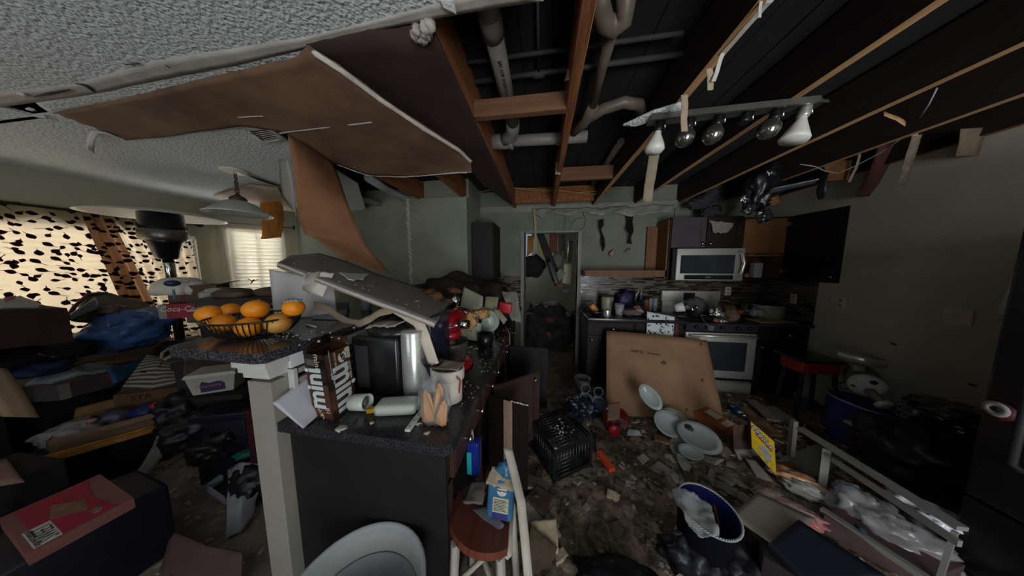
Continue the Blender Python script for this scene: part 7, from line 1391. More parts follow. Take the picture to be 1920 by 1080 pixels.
plate_at((1249, 797), .135, (.25, -.5, .85), 'large oval grey white dish tilted towards the aisle', GLZ, z=.10, ell=.8, deep=.035, name='dish')
for i, lb in enumerate(('bottom plate of the stack beside the oval dish', 'second plate from the bottom of the stack beside the oval dish', 'third plate up in the stack beside the oval dish', 'soup bowl plate on top of the stack beside the oval dish')):
    c = F(1308, 822, .03 + .016 * i); t = thing('plate', lb, 'plate', c, 0, 'stacked plates on the kitchen floor')
    Mx = Matrix.Translation(c) @ Vector((-.05, -.22, 1)).to_track_quat('Z', 'Y').to_matrix().to_4x4(); rr_ = .155 - .004 * i; dp_ = .02 + (.014 if i == 3 else 0)
    obj('dish', MB().lathe([(0, 0), (rr_ * .6, 0), (rr_ * .8, dp_ * .5), (rr_, dp_), (rr_ * .99, dp_ + .005), (rr_ * .76, dp_ * .5 + .005), (rr_ * .58, .006), (0, .006)], 44, Mx, cap=False), (GLZ, CRG)[i % 2 if i < 3 else 0], t)
c = F(1290, 800, .12); solo('debris_lump', MB().blob(c, (.03, .05, .012), 4, .5, 2, 3), mat('ashy_lump', (.10, .08, .075), .95, .6, 20), 'ashy lump resting on the rim of the plate stack', 'debris lump')
plate_at((1283, 846), .10, (-.1, -.35, .9), 'dusty plate with a broken edge in front of the plate stack', mat('dusty_glaze', (.22, .21, .18), .4, .3, 6), z=.03)
plate_at((1294, 850), .085, (.0, -.3, .9), 'half plate shard overlapping the dusty plate', GLZ, z=.055, ell=.7)
for i, (x, y, s, lb) in enumerate(((1190, 818, .07, 'white curved china shard near the tan wood block'), (1282, 872, .05, 'grey china shard in front of the dusty plate'), (1278, 857, .035, 'small white china shard beside the dusty plate'), (1500, 798, .05, 'broken white cup shard beside the ochre board'))):
    c = F(x, y, .02); Mx = Matrix.Translation(c) @ Matrix.Rotation(i * 1.3, 4, 'Z')
    solo('china_shard', MB().sheet([Mx @ Vector((-s, 0, 0)), Mx @ Vector((s, .01, 0))], [Mx @ Vector((-s * .6, s * .7, .03)), Mx @ Vector((s * .7, s * .5, .035))], 9, 5, .005, .002, 9, i, .15), GLZ, lb, 'china shard')
# orange carton, can
oa, ob = F(1300, 765, .06), F(1368, 808, .05); d = (ob - oa).normalized(); n_ = Vector((-d.y, d.x, 0)) * .08
oct_ = thing('snack_carton', 'long orange brown carton with a pale label beside the plates', 'box', (oa + ob) / 2)
obj('carton', MB().hexa([oa - n_ - Vector((0, 0, .05)), ob - n_ - Vector((0, 0, .045)), ob + n_ - Vector((0, 0, .045)), oa + n_ - Vector((0, 0, .05)), oa - n_ + Vector((0, 0, .01)), ob - n_ + Vector((0, 0, .01)), ob + n_ + Vector((0, 0, .05)), oa + n_ + Vector((0, 0, .05))]), mat('orange_brown_carton', (.44, .15, .045), .6, .5, 7, col2=(.20, .05, .03)), oct_)
tp = lambda u, v: (oa - n_ + Vector((0, 0, .012))).lerp(ob - n_ + Vector((0, 0, .012)), u).lerp((oa + n_ + Vector((0, 0, .052))).lerp(ob + n_ + Vector((0, 0, .052)), u), v)
obj('label', MB().prism([tp(.32, .5), tp(.68, .5), tp(.68, .92), tp(.32, .92)], (0, 0, .001)).prism([tp(.80, .4), tp(.97, .4), tp(.97, .9), tp(.80, .9)], (0, 0, .001)), mat('pale_carton_label', (.75, .68, .52), .6, .3, 30), oct_)
ca, cb2 = F(1375, 764, .05), F(1400, 784, .045)
cn = thing('soda_can', 'blue aluminium can lying beside the orange brown carton', 'can', (ca + cb2) / 2)
obj('body', MB().tube([ca, ca.lerp(cb2, .62)], .036, 22), mat('blue_can', (.02, .14, .30), .25, .3, 8, metal=.6), cn); obj('base', MB().tube([ca.lerp(cb2, .62), ca.lerp(cb2, .9), cb2], [.036, .036, .027], 22), CHROME, cn)
# cereal box
A, B = F(1410, 838, .10), F(1455, 890, .015); A = P(1410, 838, Z=.235); B = P(1456, 892, Z=.115); C2 = P(1408, 790, Y=A.y); D2 = P(1452, 828, Y=B.y); dp_ = Vector((.03, .07, 0))
cz = thing('cereal_box', 'yellow cereal box lying open with its bright front turned to the light', 'box', (A + B) / 2 + dp_ * .5)
obj('carton', MB().hexa([A + dp_, B + dp_, B, A, C2 + dp_, D2 + dp_, D2, C2]), mat('dim_carton_side', (.085, .042, .026), .8, .5, 6, col2=(.04, .018, .015)), cz)
fn = (B - A).cross(C2 - A).normalized(); fn = fn if fn.y < 0 else -fn
def onC(u, v, h=.002): return A.lerp(B, u).lerp(C2.lerp(D2, u), v) + fn * h
obj('front_print', MB().prism([onC(0, .0), onC(1, .0), onC(1, 1), onC(0, 1)], fn * .001), mat('cereal_yellow', (.85, .56, .02), .5, .12, 5), cz)
c1_, c2_, c3_, c4_ = P(1372, 850, Z=.12), P(1418, 864, Z=.02), P(1409, 800, Y=1.83), P(1373, 802, Y=1.9)
oc2 = thing('open_carton', 'dim brown open carton lying against the yellow cereal box', 'box', P(1390, 860, Z=.04))
obj('carton', MB().hexa([P(1376, 842, Z=.12), P(1410, 842, Z=.14), P(1410, 842, Z=.14) + Vector((.03, .09, 0)), P(1376, 842, Z=.12) + Vector((.03, .09, 0))] + [P(1374, 798, Y=1.80), P(1407, 796, Y=1.84), P(1407, 796, Y=1.92), P(1374, 798, Y=1.9)]), MATS['dim_carton_side'], oc2)
obj('pale_flap', MB().sheet([P(1376, 842, Z=.12), P(1412, 840, Z=.13)], [P(1390, 876, Z=.04), P(1440, 866, Z=.03)], 6, 5, .004, .003, 6), mat('pale_carton_inside', (.26, .24, .21), .8, .2, 6), oc2)
fr_c = frame(onC(.52, .80, .0045), B - A, C2 - A)
txt('CRUNCH', .044, fr_c, mat('cereal_navy', (.015, .03, .16), .5), cz, sx=.82, bold=.0028); fr_c2 = frame(onC(.52, .80, .0056), B - A, C2 - A)
txt('CRUNCH', .044, fr_c2, mat('cereal_white', (.75, .76, .78), .5), cz, sx=.82)
obj('red_ribbon', MB().prism([onC(.18, .66, .0035), onC(.88, .60, .0035), onC(.9, .66, .0035), onC(.2, .72, .0035)], fn * .0006), mat('cereal_red', (.50, .05, .05), .5), cz)
obj('bowl_print', MB().prism([onC(.60 + .24 * math.cos(q), .38 + .19 * math.sin(q), .0035) for q in [j * math.pi / 14 for j in range(28)]], fn * .0006), mat('cereal_pale_blue', (.42, .52, .60), .5), cz)
bits = MB(); rr2 = random.Random(3)
for i in range(46):
    u, v = rr2.uniform(.12, .92), rr2.uniform(.05, .46); q = .022; bits.prism([onC(u - q, v - q, .0042), onC(u + q, v - q * .6, .0042), onC(u + q * .8, v + q, .0042), onC(u - q, v + q, .0042)], fn * .0006, i % 2)
obj('cereal_print', bits, [mat('cereal_orange', (.55, .26, .06), .5), mat('cereal_tan', (.60, .45, .20), .5)], cz)
obj('lower_edge', MB().prism([onC(0, 0, .003), onC(1, 0, .003), onC(1, .04, .003), onC(0, .03, .003)], fn * .0006), mat('cereal_cream', (.62, .55, .36), .5), cz)
# snack bags
def bagp(px, rad, m, lb, seed, z=.04, cat='bag', name='snack_bag', rz=0): c = F(px[0], px[1], z); return solo(name, MB().blob(c, rad, seed, .3, 2, 4, floor=gh(c.x, c.y) - .0, M=Matrix.Rotation(rz, 4, 'Z'), sharp=.25), m, lb, cat)
bagp((1490, 898), (.13, .06, .05), mat('snack_print', (.58, .52, .40), .3, .6, 14, .3, 22, col2=(.50, .16, .03), coat=.3), 'white and orange snack bag in front of the cereal box', 3, rz=R(-35))
bagp((1505, 918), (.10, .06, .05), mat('white_film_bag', (.46, .45, .42), .35, .2, 6, .3, 20), 'white plastic bag below the orange snack bag', 5, rz=R(-35), name='plastic_bag')
bagp((1478, 955), (.15, .07, .05), mat('red_white_film', (.36, .06, .05), .18, .7, 7, .4, 14, col2=(.40, .36, .33), coat=.5), 'shiny red and white plastic wrap behind the cardboard sheet', 7, rz=R(-30), name='plastic_wrap')
bagp((1445, 930), (.09, .05, .04), mat('silver_film', (.36, .34, .28), .2, .4, 9, .4, 18, coat=.4), 'silvery film crumpled behind the cardboard sheet', 8, name='plastic_wrap', rz=R(-30))
for i, (x, y, s, lb) in enumerate(((1360, 900, .05, 'crumpled clear wrapper above the navy basket'), (1365, 918, .07, 'shiny clear wrapper beside the navy basket'), (1330, 898, .045, 'small frosted wrapper near the navy basket'), (1395, 935, .06, 'clear wrapper between the navy basket and cardboard sheet'))):
    bagp((x, y), (s, s * .55, s * .4), mat('wrapper_film', (.34, .33, .28), .15, .5, 14, .5, 20, clear=.15, coat=.4), lb, i + 12, .02, 'wrapper', 'wrapper', R(-35))
# navy basket with rope rim
nc = P(1318, 940, Z=.36); NM = Matrix.Translation(Vector((nc.x, nc.y, .02))) @ Matrix.Rotation(R(6), 4, 'X')
nb = thing('navy_basket', 'round navy bin with a white rope rim and plastic film spilling out', 'basket', (nc.x, nc.y, 0))
obj('body', MB().lathe([(.09, 0), (.125, .34)], 40, NM, cap=False).lathe([(.09, 0), (.0, .001)], 40, NM, cap=False), mat('black_navy_cloth', (.004, .004, .009), .95, .3, 7, spec=.08), nb)
obj('lining', MB().lathe([(.1245, .341), (.119, .34), (.086, .02), (0, .02)], 40, NM, cap=False), mat('navy_cloth_bin', (.007, .009, .06), .95, .35, 7, .1, 60, spec=.08), nb)
rp = MB()
for s_ in range(2): rp.tube([NM @ Vector(((.1235 + .003 * math.cos(q * 36 + s_ * 3.14)) * math.cos(q), (.1235 + .003 * math.cos(q * 36 + s_ * 3.14)) * math.sin(q), .341 + .003 * math.sin(q * 36 + s_ * 3.14))) for q in [j * math.pi / 110 for j in range(220)]], .003, 5, closed=True)
obj('rope_rim', rp, mat('rope_white', (.36, .36, .36), .8, .2, 20), nb)
f1, f2, f3, f4 = P(1258, 915, Y=nc.y + .02), P(1345, 985, Y=nc.y - .06), P(1275, 945, Y=nc.y - .14), P(1335, 1010, Y=nc.y - .16)
solo('plastic_film', MB().sheet([P(1258, 914, Z=.38), P(1300, 924, Z=.375), P(1335, 945, Z=.37)], [P(1292, 985, Y=nc.y - .16), P(1318, 1000, Y=nc.y - .16), P(1350, 1006, Y=nc.y - .15)], 26, 16, .001, .05, 7, 5, .05), mat('clear_film', (.46, .46, .46), .12, .3, 7, .3, 18, clear=.5, coat=.4), 'clear plastic film spilling out of the navy basket', 'plastic film')
solo('red_stick', MB().tube([P(1332, 925, Z=.33), P(1342, 960, Z=.28), P(1348, 985, Z=.25)], .008, 6), mat('dark_red_stick', (.16, .03, .02), .6), 'dark red stick poking up inside the navy basket', 'stick')
for i, (x, y, rad, lb) in enumerate(((1300, 1040, (.16, .10, .10), 'black bag crumpled in front of the navy basket'), (1400, 1050, (.15, .12, .08), 'black bag beside the navy folder'), (1160, 1090, (.2, .1, .05), 'dark film low on the floor in front of the rubble'))):
    bagp((x, y), rad, DBG, lb, 60 + i, .05, name='garbage_bag')
# cardboard sheet and navy folder
solo('cardboard_sheet', MB().sheet([P(1371, 966, Z=.27), P(1452, 1022, Z=.27)], [P(1420, 922, Z=.30), P(1530, 972, Z=.30)], 8, 8, .006, .003, 4, 3, .004), mat('grey_tan_sheet', (.24, .205, .165), .85, .18, 4, .04, 40), 'grey tan cardboard sheet tilted beside the navy basket', 'cardboard')
solo('navy_folder', MB().sheet([P(1440, 1020, Z=.30), P(1530, 1110, Z=.30)], [P(1497, 974, Z=.32), P(1670, 1085, Z=.32)], 8, 8, .02, .002, 4, 3, .0), mat('navy_folder', (.018, .020, .036), .55, .3, 6), 'flat navy folder lying across the clutter near the white frame', 'folder')
solo('storage_box', MB().rbox(-.16, .16, -.13, .13, 0, .235, .006, M=Matrix.Translation((1.22, 1.05, .02)) @ Matrix.Rotation(R(-38), 4, 'Z')), DARKB, 'dark box holding up the cardboard sheet and navy folder', 'box')
# white frame
wf = thing('white_stand', 'white painted wooden stand with a slanting top rail in front of the black bags', 'stand', (1.86, 1.4, 0))
WF = mat('frame_white', (.24, .23, .215), .6, .2, 5, .05, 40)
zt_ = .42
def wbar(a, b, w_, h_): 
    d = (b - a).normalized(); s = Vector((-d.y, d.x, 0)); s = (s.normalized() if s.length > .01 else Vector((1, 0, 0))) * w_ / 2; u = d.cross(s.normalized()) * h_ / 2
    return MB().hexa([a - s - u, a + s - u, b + s - u, b - s - u, a - s + u, a + s + u, b + s + u, b - s + u])
t0, t1, t2 = P(1500, 803, Z=zt_), P(1660, 893, Z=zt_), P(1805, 992, Z=zt_)
obj('top_rail', wbar(t0, t2, .045, .02), WF, wf)
obj('rail', wbar(P(1562, 862, Z=.36), P(1800, 1020, Z=.36), .018, .03), WF, wf)
for (x, y), (xb, yb) in (((1550, 838), (1530, 985)), ((1792, 992), (1756, 1085))):
    a = P(x, y, Z=zt_ - .02); b = P(xb, yb, Y=a.y - .02); b.z = max(.02, b.z); a.z -= .012; obj('leg', wbar(a, Vector((b.x, b.y, .01)), .034 if x < 1600 else .014, .026 if x < 1600 else .014), WF, wf)
a, b = P(1545, 965, Z=.16), P(1760, 1082, Z=.16)
obj('rail', wbar(P(1540, 955, Z=.14), P(1745, 1090, Z=.14), .03, .03), WF, wf)
obj('back_leg', wbar(t0 + Vector((.08, .12, -.02)), Vector((t0.x + .09, t0.y + .12, .01)), .03, .03), WF, wf)
CB2 = mat('hazy_bag_film', (.50, .48, .48), .10, .2, 6, .35, 16, clear=.5, coat=.6)
for i, (x, y, rad, m_, lb) in enumerate(((1620, 960, (.14, .12, .12), CB2, 'hazy clear bag standing inside the white stand'), (1680, 1000, (.16, .13, .10), CB2, 'second hazy clear bag against the white stand rail'), (1590, 925, (.07, .05, .07), mat('blue_white_film', (.40, .46, .54), .15, .3, 6, .4, 16, clear=.25, coat=.5), 'bluish plastic bag peak behind the white stand leg'))):
    bagp((x, y), rad, m_, lb, 80 + i, .06, name='plastic_bag', rz=R(-35))
solo('storage_box', MB().hexa([P(1545, 1000, Z=.06), P(1740, 1120, Z=.06), P(1800, 1090, Z=.06), P(1600, 965, Z=.06)] + [P(1545, 965, Z=.14), P(1740, 1085, Z=.14), P(1810, 1060, Z=.14), P(1600, 935, Z=.14)]), mat('maroon_lid_box', (.11, .06, .065), .6, .4, 6), 'maroon brown box under the hazy bags', 'box')
BWF = mat('bright_white_film', (.80, .82, .86), .16, .2, 6, .35, 16, coat=.6)
for i, (x, y, rad, lb) in enumerate(((1732, 950, (.12, .05, .035), 'bright white plastic bag by the foot of the fridge'), (1768, 978, (.07, .045, .03), 'smaller shining plastic bag at the fridge foot'))):
    solo('plastic_bag', MB().blob(P(x, y, Z=.27), rad, 90 + i, .35, 2, 4, M=Matrix.Rotation(R(-50), 4, 'Z'), sharp=.3), BWF, lb, 'bag')
solo('garbage_bag', MB().blob((2.06, 1.42, .12), (.12, .10, .14), 95, .2, 2, 3, floor=.01), DBG, 'dark bag holding up the bright plastic by the fridge', 'bag')
solo('marker', MB().tube([P(1605, 985, Z=.2), P(1620, 998, Z=.2)], .012, 10), mat('dark_teal_marker', (.02, .05, .07), .3), 'short dark teal marker lying on the hazy bag', 'marker')
# black garbage bags
for i, (x, y, X, rad, m_, lb) in enumerate(((1735, 850, 2.42, (.26, .26, .22), DBG, 'huge black garbage bag beside the fridge'), (1660, 830, 2.40, (.13, .15, .14), DBG, 'black garbage bag bulging over the white frame rail'), (1780, 785, 2.6, (.20, .18, .11), mat('shiny_black_film', (.012, .012, .015), .12, .5, 6, .4, 12, coat=.6), 'shiny black bag piled on top against the olive wall'))):
    c = P(x, y, X=X); solo('garbage_bag', MB().blob(c, rad, 30 + i, .28, 1.7, 4, floor=.03, sharp=.22), m_, lb, 'bag')
cw = MB().blob(P(1620, 795, X=2.75), (.06, .09, .08), 7, .4, 2, 3, sharp=.3).sheet([P(1705, 752, X=2.8), P(1740, 745, X=2.8), P(1815, 760, X=2.85)], [P(1700, 775, X=2.7), P(1745, 752, X=2.75), P(1825, 768, X=2.8)], 18, 5, .002, .02, 6, 4)
solo('plastic_film', cw, mat('clear_crinkle', (.60, .62, .62), .1, .3, 6, .4, 16, clear=.3, coat=.6), 'bright clear plastic film along the top of the black bags', 'plastic film')
solo('paper_edges', MB().blob(P(1605, 796, X=2.5), (.06, .05, .012), 3, .3, 2, 3).blob(P(1640, 806, X=2.48), (.05, .035, .012), 5, .3, 2, 3), TAPE, 'white paper edges on the layered board by the blue tub', 'paper')
# blue tub, grinder, stool
tb2 = thing('blue_tub', 'large blue plastic tub with a white rim against the olive wall', 'tub', (2.72, 2.19, .06))
TM2 = Matrix.Translation((2.72, 2.19, .05)) @ Matrix.Rotation(R(5), 4, 'Y')
obj('body', MB().lathe([(.17, 0), (.20, .36), (.193, .36), (.165, .02), (0, .02)], 40, TM2, ell=(1, 1.1), cap=False), mat('royal_blue_plastic', (.02, .035, .20), .4, .3, 6), tb2)
obj('rim', MB().tube([TM2 @ Vector((.203 * math.cos(q), .223 * math.sin(q), .362)) for q in [j * math.pi / 24 for j in range(48)]], .008, 8, closed=True), mat('white_rim', (.40, .40, .42), .5), tb2)
gp = P(1625, 722, X=2.66)
gd = thing('meat_grinder', 'electric meat grinder with pale motor body resting in the blue tub', 'grinder', gp)
ax = Vector((-.60, -.78, -.20)).normalized(); GM = Matrix.Translation(gp) @ ax.to_track_quat('Z', 'Y').to_matrix().to_4x4()
obj('motor', MB().lathe([(.07, -.19), (.09, -.17), (.095, -.01), (0, 0)], 36, GM), mat('dark_grey_motor', (.10, .10, .095), .4, .2, 6), gd); obj('face', MB().lathe([(.095, -.01), (.097, .012), (.085, .035), (.05, .05), (0, .052)], 36, GM), mat('pale_grey_motor', (.60, .62, .60), .35, .15, 6), gd)
obj('face_slots', MB().blob(GM @ Vector((.015, .055, .036)), (.024, .024, .02), 3, .2, 2, 2).blob(GM @ Vector((-.065, -.01, .03)), (.018, .02, .012), 4, .2, 2, 2).blob(GM @ Vector((.02, -.06, .032)), (.018, .02, .012), 5, .2, 2, 2), BLACKP, gd)
obj('feed_tube', MB().tube([GM @ Vector((0, -.01, .06)), GM @ Vector((.045, -.05, .15))], [.03, .028], 16), mat('tube_grey', (.20, .18, .17), .4, .4, 9), gd)
re = GM @ Vector((.05, -.055, .16)); rdv = (GM.to_3x3() @ Vector((.045, -.04, .09))).normalized(); RM = Matrix.Translation(re) @ rdv.to_track_quat('Z', 'Y').to_matrix().to_4x4()
obj('ring_nut', MB().lathe([(.02, -.01), (.045, -.012), (.047, .012), (.02, .014)], 28, RM, cap=False).lathe([(.02, -.01), (.02, .012)], 20, RM, cap=False), mat('ring_pale', (.7, .7, .68), .35, .12, 6), gd)
obj('neck', MB().tube([gp + Vector((.0, .06, .09)), gp + Vector((.0, .07, .15))], .035, 16), mat('tube_grey2', (.30, .29, .26), .4), gd)
hp2 = P(1612, 672, X=2.70)
obj('hopper', MB().lathe([(.11, -.03), (.125, -.028), (.125, .032), (.118, .035), (.11, -.02), (0, -.02)], 40, Matrix.Translation(hp2) @ Matrix.Rotation(R(7), 4, 'Y'), cap=False), STEEL, gd)
obj('cord', MB().tube([GM @ Vector((-.09, 0, 0)), GM @ Vector((-.13, -.03, .02)), GM @ Vector((-.12, -.06, .05)), GM @ Vector((-.09, -.05, .04))], .005, 6), BLACKP, gd)
rs = thing('step_stool', 'dark stool with a bright red seat box beside the blue tub', 'stool', (2.60, 2.50, 0))
obj('seat', MB().rbox(2.45, 2.76, 2.40, 2.60, .55, .66, .012), mat('red_seat_box', (.30, .015, .014), .6, .3, 6), rs)
obj('top', MB().rbox(2.44, 2.80, 2.39, 2.68, .66, .685, .01), BLACKP, rs)
for x, y in ((2.48, 2.42), (2.74, 2.42), (2.48, 2.58), (2.74, 2.58)): obj('leg', MB().tube([(x, y, .56), (x + (x - 2.6) * .3, y + (y - 2.5) * .3, .02)], .018, 6), DARKB, rs)
# fridge
FRB = mat('black_fridge', (.012, .012, .014), .3, .3, 5, .02, 200)
fg_ = thing('fridge', 'large black refrigerator with its door seam running towards the camera', 'fridge', (2.5, .85, 0))
obj('cabinet', MB().rbox(2.13, 2.97, .42, 1.30, .02, 1.78, .01), FRB, fg_)
d1 = obj('freezer_drawer', MB().rbox(2.05, 2.125, .43, 1.285, .10, .462, .012), FRB, fg_)
d2 = obj('door', MB().rbox(2.05, 2.125, .43, 1.285, .478, 1.77, .012), FRB, fg_)
obj('gasket', MB().box(2.09, 2.13, .44, 1.275, .45, .49), mat('dark_red_gasket', (.03, .006, .01), .6), fg_)
hz1 = P(1905, 868, X=2.02); obj('handle', MB().tube([(2.045, hz1.y, .70), (2.005, hz1.y, .73), (2.005, hz1.y, 1.45), (2.045, hz1.y, 1.48)], .012, 10), mat('dark_handle', (.02, .02, .022), .5, .2, 5), d2)
mc = P(1874, 770, X=2.046); MM = Matrix.Translation(mc) @ Matrix.Rotation(R(-90), 4, 'Y')
mgn = thing('round_magnet', 'round white magnet with a dark centre stuck on the black fridge', 'magnet', mc)
obj('disc', MB().lathe([(.042, 0), (.042, .004), (.0, .006)], 36, MM), mat('dark_red_edge', (.06, .008, .012), .5), mgn)
obj('white_ring', MB().lathe([(.034, .004), (.034, .0075), (.013, .0085), (.013, .004)], 36, MM @ Matrix.Translation((.004, .006, 0))), mat('dull_white_print', (.32, .29, .29), .6, .2, 40), mgn)
obj('centre', MB().lathe([(.013, .004), (.013, .008), (0, .009)], 24, MM @ Matrix.Translation((.004, .006, 0))), BLACKP, mgn)
solo('wall_paper', MB().sheet([P(1868, 590, X=2.985), P(1990, 612, X=2.985)], [P(1918, 468, X=2.985), P(2010, 470, X=2.985)], 6, 6, .002, .004, 3, 2), mat('white_sheet', (.80, .84, .88), .6, .05, 5), 'white sheet of paper on the olive wall peeking past the fridge', 'paper')
# milk crate
mk = thing('milk_crate', 'black plastic milk crate turned upside down at the aisle', 'crate', (.14, 1.71, 0))
kc_ = [Vector((-.088, 1.789, 0)), Vector((.099, 1.495, 0)), Vector((.385, 1.672, 0)), Vector((.200, 1.967, 0))]; z0, z1 = gh(.14, 1.7), .285
q = MB()
def lat(a, b, zz0, zz1, nv, nh):
    for i in range(nv + 1): p = a.lerp(b, i / nv); q.tube([p + Vector((0, 0, zz0)), p + Vector((0, 0, zz1))], .0045, 4)
    for j in range(nh + 1): z_ = zz0 + (zz1 - zz0) * j / nh; q.tube([a + Vector((0, 0, z_)), b + Vector((0, 0, z_))], .0045, 4)
for i in range(4): lat(kc_[i], kc_[(i + 1) % 4], z0 + .03, z1 - .05, 12, 6)
for i in range(13): t = i / 12; q.tube([kc_[0].lerp(kc_[1], t) + Vector((0, 0, z1)), kc_[3].lerp(kc_[2], t) + Vector((0, 0, z1))], .004, 4); q.tube([kc_[0].lerp(kc_[3], t) + Vector((0, 0, z1)), kc_[1].lerp(kc_[2], t) + Vector((0, 0, z1))], .004, 4)
CRT = mat('black_crate', (.013, .013, .016), .3, .4, 7, spec=.6)
obj('lattice', q, CRT, mk, kind='stuff')
for i in range(4):
    a, b = kc_[i], kc_[(i + 1) % 4]
    for zz, hh2 in ((z0, .03), (z1 - .05, .05)): obj('rim_panel', wbar(a + Vector((0, 0, zz + hh2 / 2)), b + Vector((0, 0, zz + hh2 / 2)), .008, hh2), CRT, mk)
    obj('corner_post', wbar(a + Vector((0, 0, z0)), a + Vector((0, 0, z1)), .02, .02), CRT, mk)
dd_ = MB()
for i in range(26): u, v = rnd.gauss(.62, .16), rnd.gauss(.45, .14); dd_.blob(kc_[0].lerp(kc_[1], u).lerp(kc_[3].lerp(kc_[2], u), v) + Vector((0, 0, z1 + .006)), (rnd.uniform(.003, .011),) * 3, i, .7, 2, 1)
obj('plaster_dust', dd_, RC[3], mk, kind='stuff')
solo('wall_chip', MB().blob(kc_[1] + Vector((.006, 0, z1 + .003)), (.012, .01, .004), 3, .4, 2, 2), TAPE, 'white plaster chip on the nearest corner of the milk crate', 'plaster chip')
# tool with red handle
ta, tb3, tc3 = F(1116, 812, .03), F(1122, 848, .03), F(1148, 882, .03)
tl_ = thing('scraper', 'scraper with bright red handle lying beside the milk crate', 'tool', tb3)
obj('shank', MB().tube([ta, tb3], [.012, .010], 8), mat('rusty_steel', (.22, .14, .09), .5, .4, 9, metal=.4), tl_)
obj('fork', MB().tube([ta + Vector((-.03, .06, .02)), ta, ta + Vector((.035, .05, .01))], .009, 6), MATS['rusty_steel'], tl_)
obj('handle', wbar(tb3, tc3, .05, .03), mat('red_handle', (.62, .07, .025), .4, .2, 7), tl_)
# aisle clutter
pz_ = [((1098, 727), 'clear pitcher handle ring'), ((1120, 735), 'y')]
for i, (x, y, rr_, lb) in enumerate(((1098, 728, .045, 'bluish glass mug lying with its round handle up by the worktop end'), (1122, 735, .045, 'second bluish glass mug beyond the milk crate'))):
    c = P(x, y, Y=2.3); t = thing('glass_mug', lb, 'mug', c)
    GLM = mat('blue_grey_glass', (.16, .19, .26), .12, .3, 6, clear=.25)
    obj('handle', MB().tube([c + Vector((rr_ * math.cos(q), 0, rr_ * 1.1 * math.sin(q))) for q in [j * math.pi / 12 for j in range(24)]], .006, 6, closed=True), GLM, t)
    obj('body', MB().lathe([(.05, -.09), (.07, 0), (.072, .09), (.066, .09), (.05, -.08), (0, -.08)], 24, Matrix.Translation(c + Vector((0, .02, -.13))) @ Matrix.Rotation(R(70), 4, 'X'), cap=False), GLM, t)
solo('debris_bag', MB().blob(P(1088, 765, Y=2.25), (.16, .13, .12), 14, .35, 2, 4, floor=.02, sharp=.3), mat('dark_blue_bag', (.014, .017, .035), .35, .4, 7, .3, 16), 'dark bluish bag of rubbish below the glass mugs', 'bag')
solo('white_bucket', MB().lathe([(.075, 0), (.10, .17), (.094, .17), (.07, .01), (0, .01)], 24, Matrix.Translation(Vector((P(1092, 712, Y=2.75).x, 2.75, .02))), cap=False), mat('dim_grey_bucket', (.13, .12, .12), .5, .3, 6), 'dim grey bucket standing at the base cabinet end', 'bucket')
rm = P(1152, 785, Y=2.1)
rmt = thing('red_pot', 'red pot lying on its side with a tan board in it', 'pot', rm)
obj('pot', MB().lathe([(.06, -.09), (.10, -.07), (.115, .05), (.11, .05), (.09, -.06), (0, -.07)], 30, Matrix.Translation(rm) @ Matrix.Rotation(R(75), 4, 'X') @ Matrix.Rotation(R(20), 4, 'Y'), cap=False), mat('dark_red_enamel', (.16, .012, .016), .25, .4, 6), rmt)
obj('red_front', MB().blob(rm + Vector((-.03, -.10, -.05)), (.05, .03, .06), 3, .15, 1.5, 3), mat('bright_red_plastic', (.40, .015, .02), .3, .3, 6), rmt)
solo('board_piece', MB().sheet([P(1138, 790, Y=2.0), P(1162, 785, Y=2.0)], [P(1140, 758, Y=2.1), P(1163, 752, Y=2.1)], 8, 8, .012, .006, 8, 5, .05), mat('tan_brown_piece', (.22, .12, .07), .7, .5, 8), 'curved tan brown piece propped against the red pot', 'board piece')
for i, (x, y, lb) in enumerate(((1082, 775, 'round tan ceramic lid by the milk crate'), (1098, 790, 'wire whisk of pale loops behind the milk crate'))):
    c = F(x, y, .05)
    if i == 0: solo('ceramic_cover', MB().lathe([(.06, -.01), (.062, .0), (.03, .02), (0, .025)], 24, Matrix.Translation(c) @ Matrix.Rotation(R(25), 4, 'X')), mat('tan_ceramic', (.22, .15, .09), .4, .4, 6), lb, 'cover')
    else:
        k = MB()
        for j in range(6): a = j * math.pi / 6; k.tube([c + Vector((.05 * math.sin(q) * math.cos(a), .10 * math.cos(q), .03 + .05 * math.sin(q) * math.sin(a))) for q in [s * math.pi / 10 for s in range(11)]], .0025, 4)
        solo('whisk', k, mat('whisk_wire', (.30, .27, .22), .4, metal=.5), lb, 'whisk')
# broken drywall heaped beside the stool
for i, (x, y, s, k_, lb) in enumerate(((1002, 905, .10, 1, 'grey broken board by the stool and milk crate'), (1015, 935, .09, 2, 'dark brown wedge of board beside the stool'), (1008, 975, .12, 1, 'large grey drywall slab on the floor beside the stool'), (1022, 1000, .08, 0, 'tan drywall slab under the grey one by the stool'), (1008, 1040, .09, 2, 'brown board scrap in front of the stool legs'))):
    c = F(x, y, .04 + .02 * (i % 2)); a = i * 1.1; Mq = Matrix.Translation(c) @ Matrix.Rotation(R(-20 + 14 * i), 4, 'X') @ Matrix.Rotation(R(10), 4, 'Y') @ Matrix.Rotation(a, 4, 'Z')
    solo('drywall_slab', MB().sheet([Mq @ Vector((-s, -s * .8, 0)), Mq @ Vector((s, -s * .6, 0))], [Mq @ Vector((-s * .8, s, 0)), Mq @ Vector((s * .9, s * .8, 0))], 12, 12, .013, .004, 8, i, .10), RC[k_], lb, 'drywall piece')
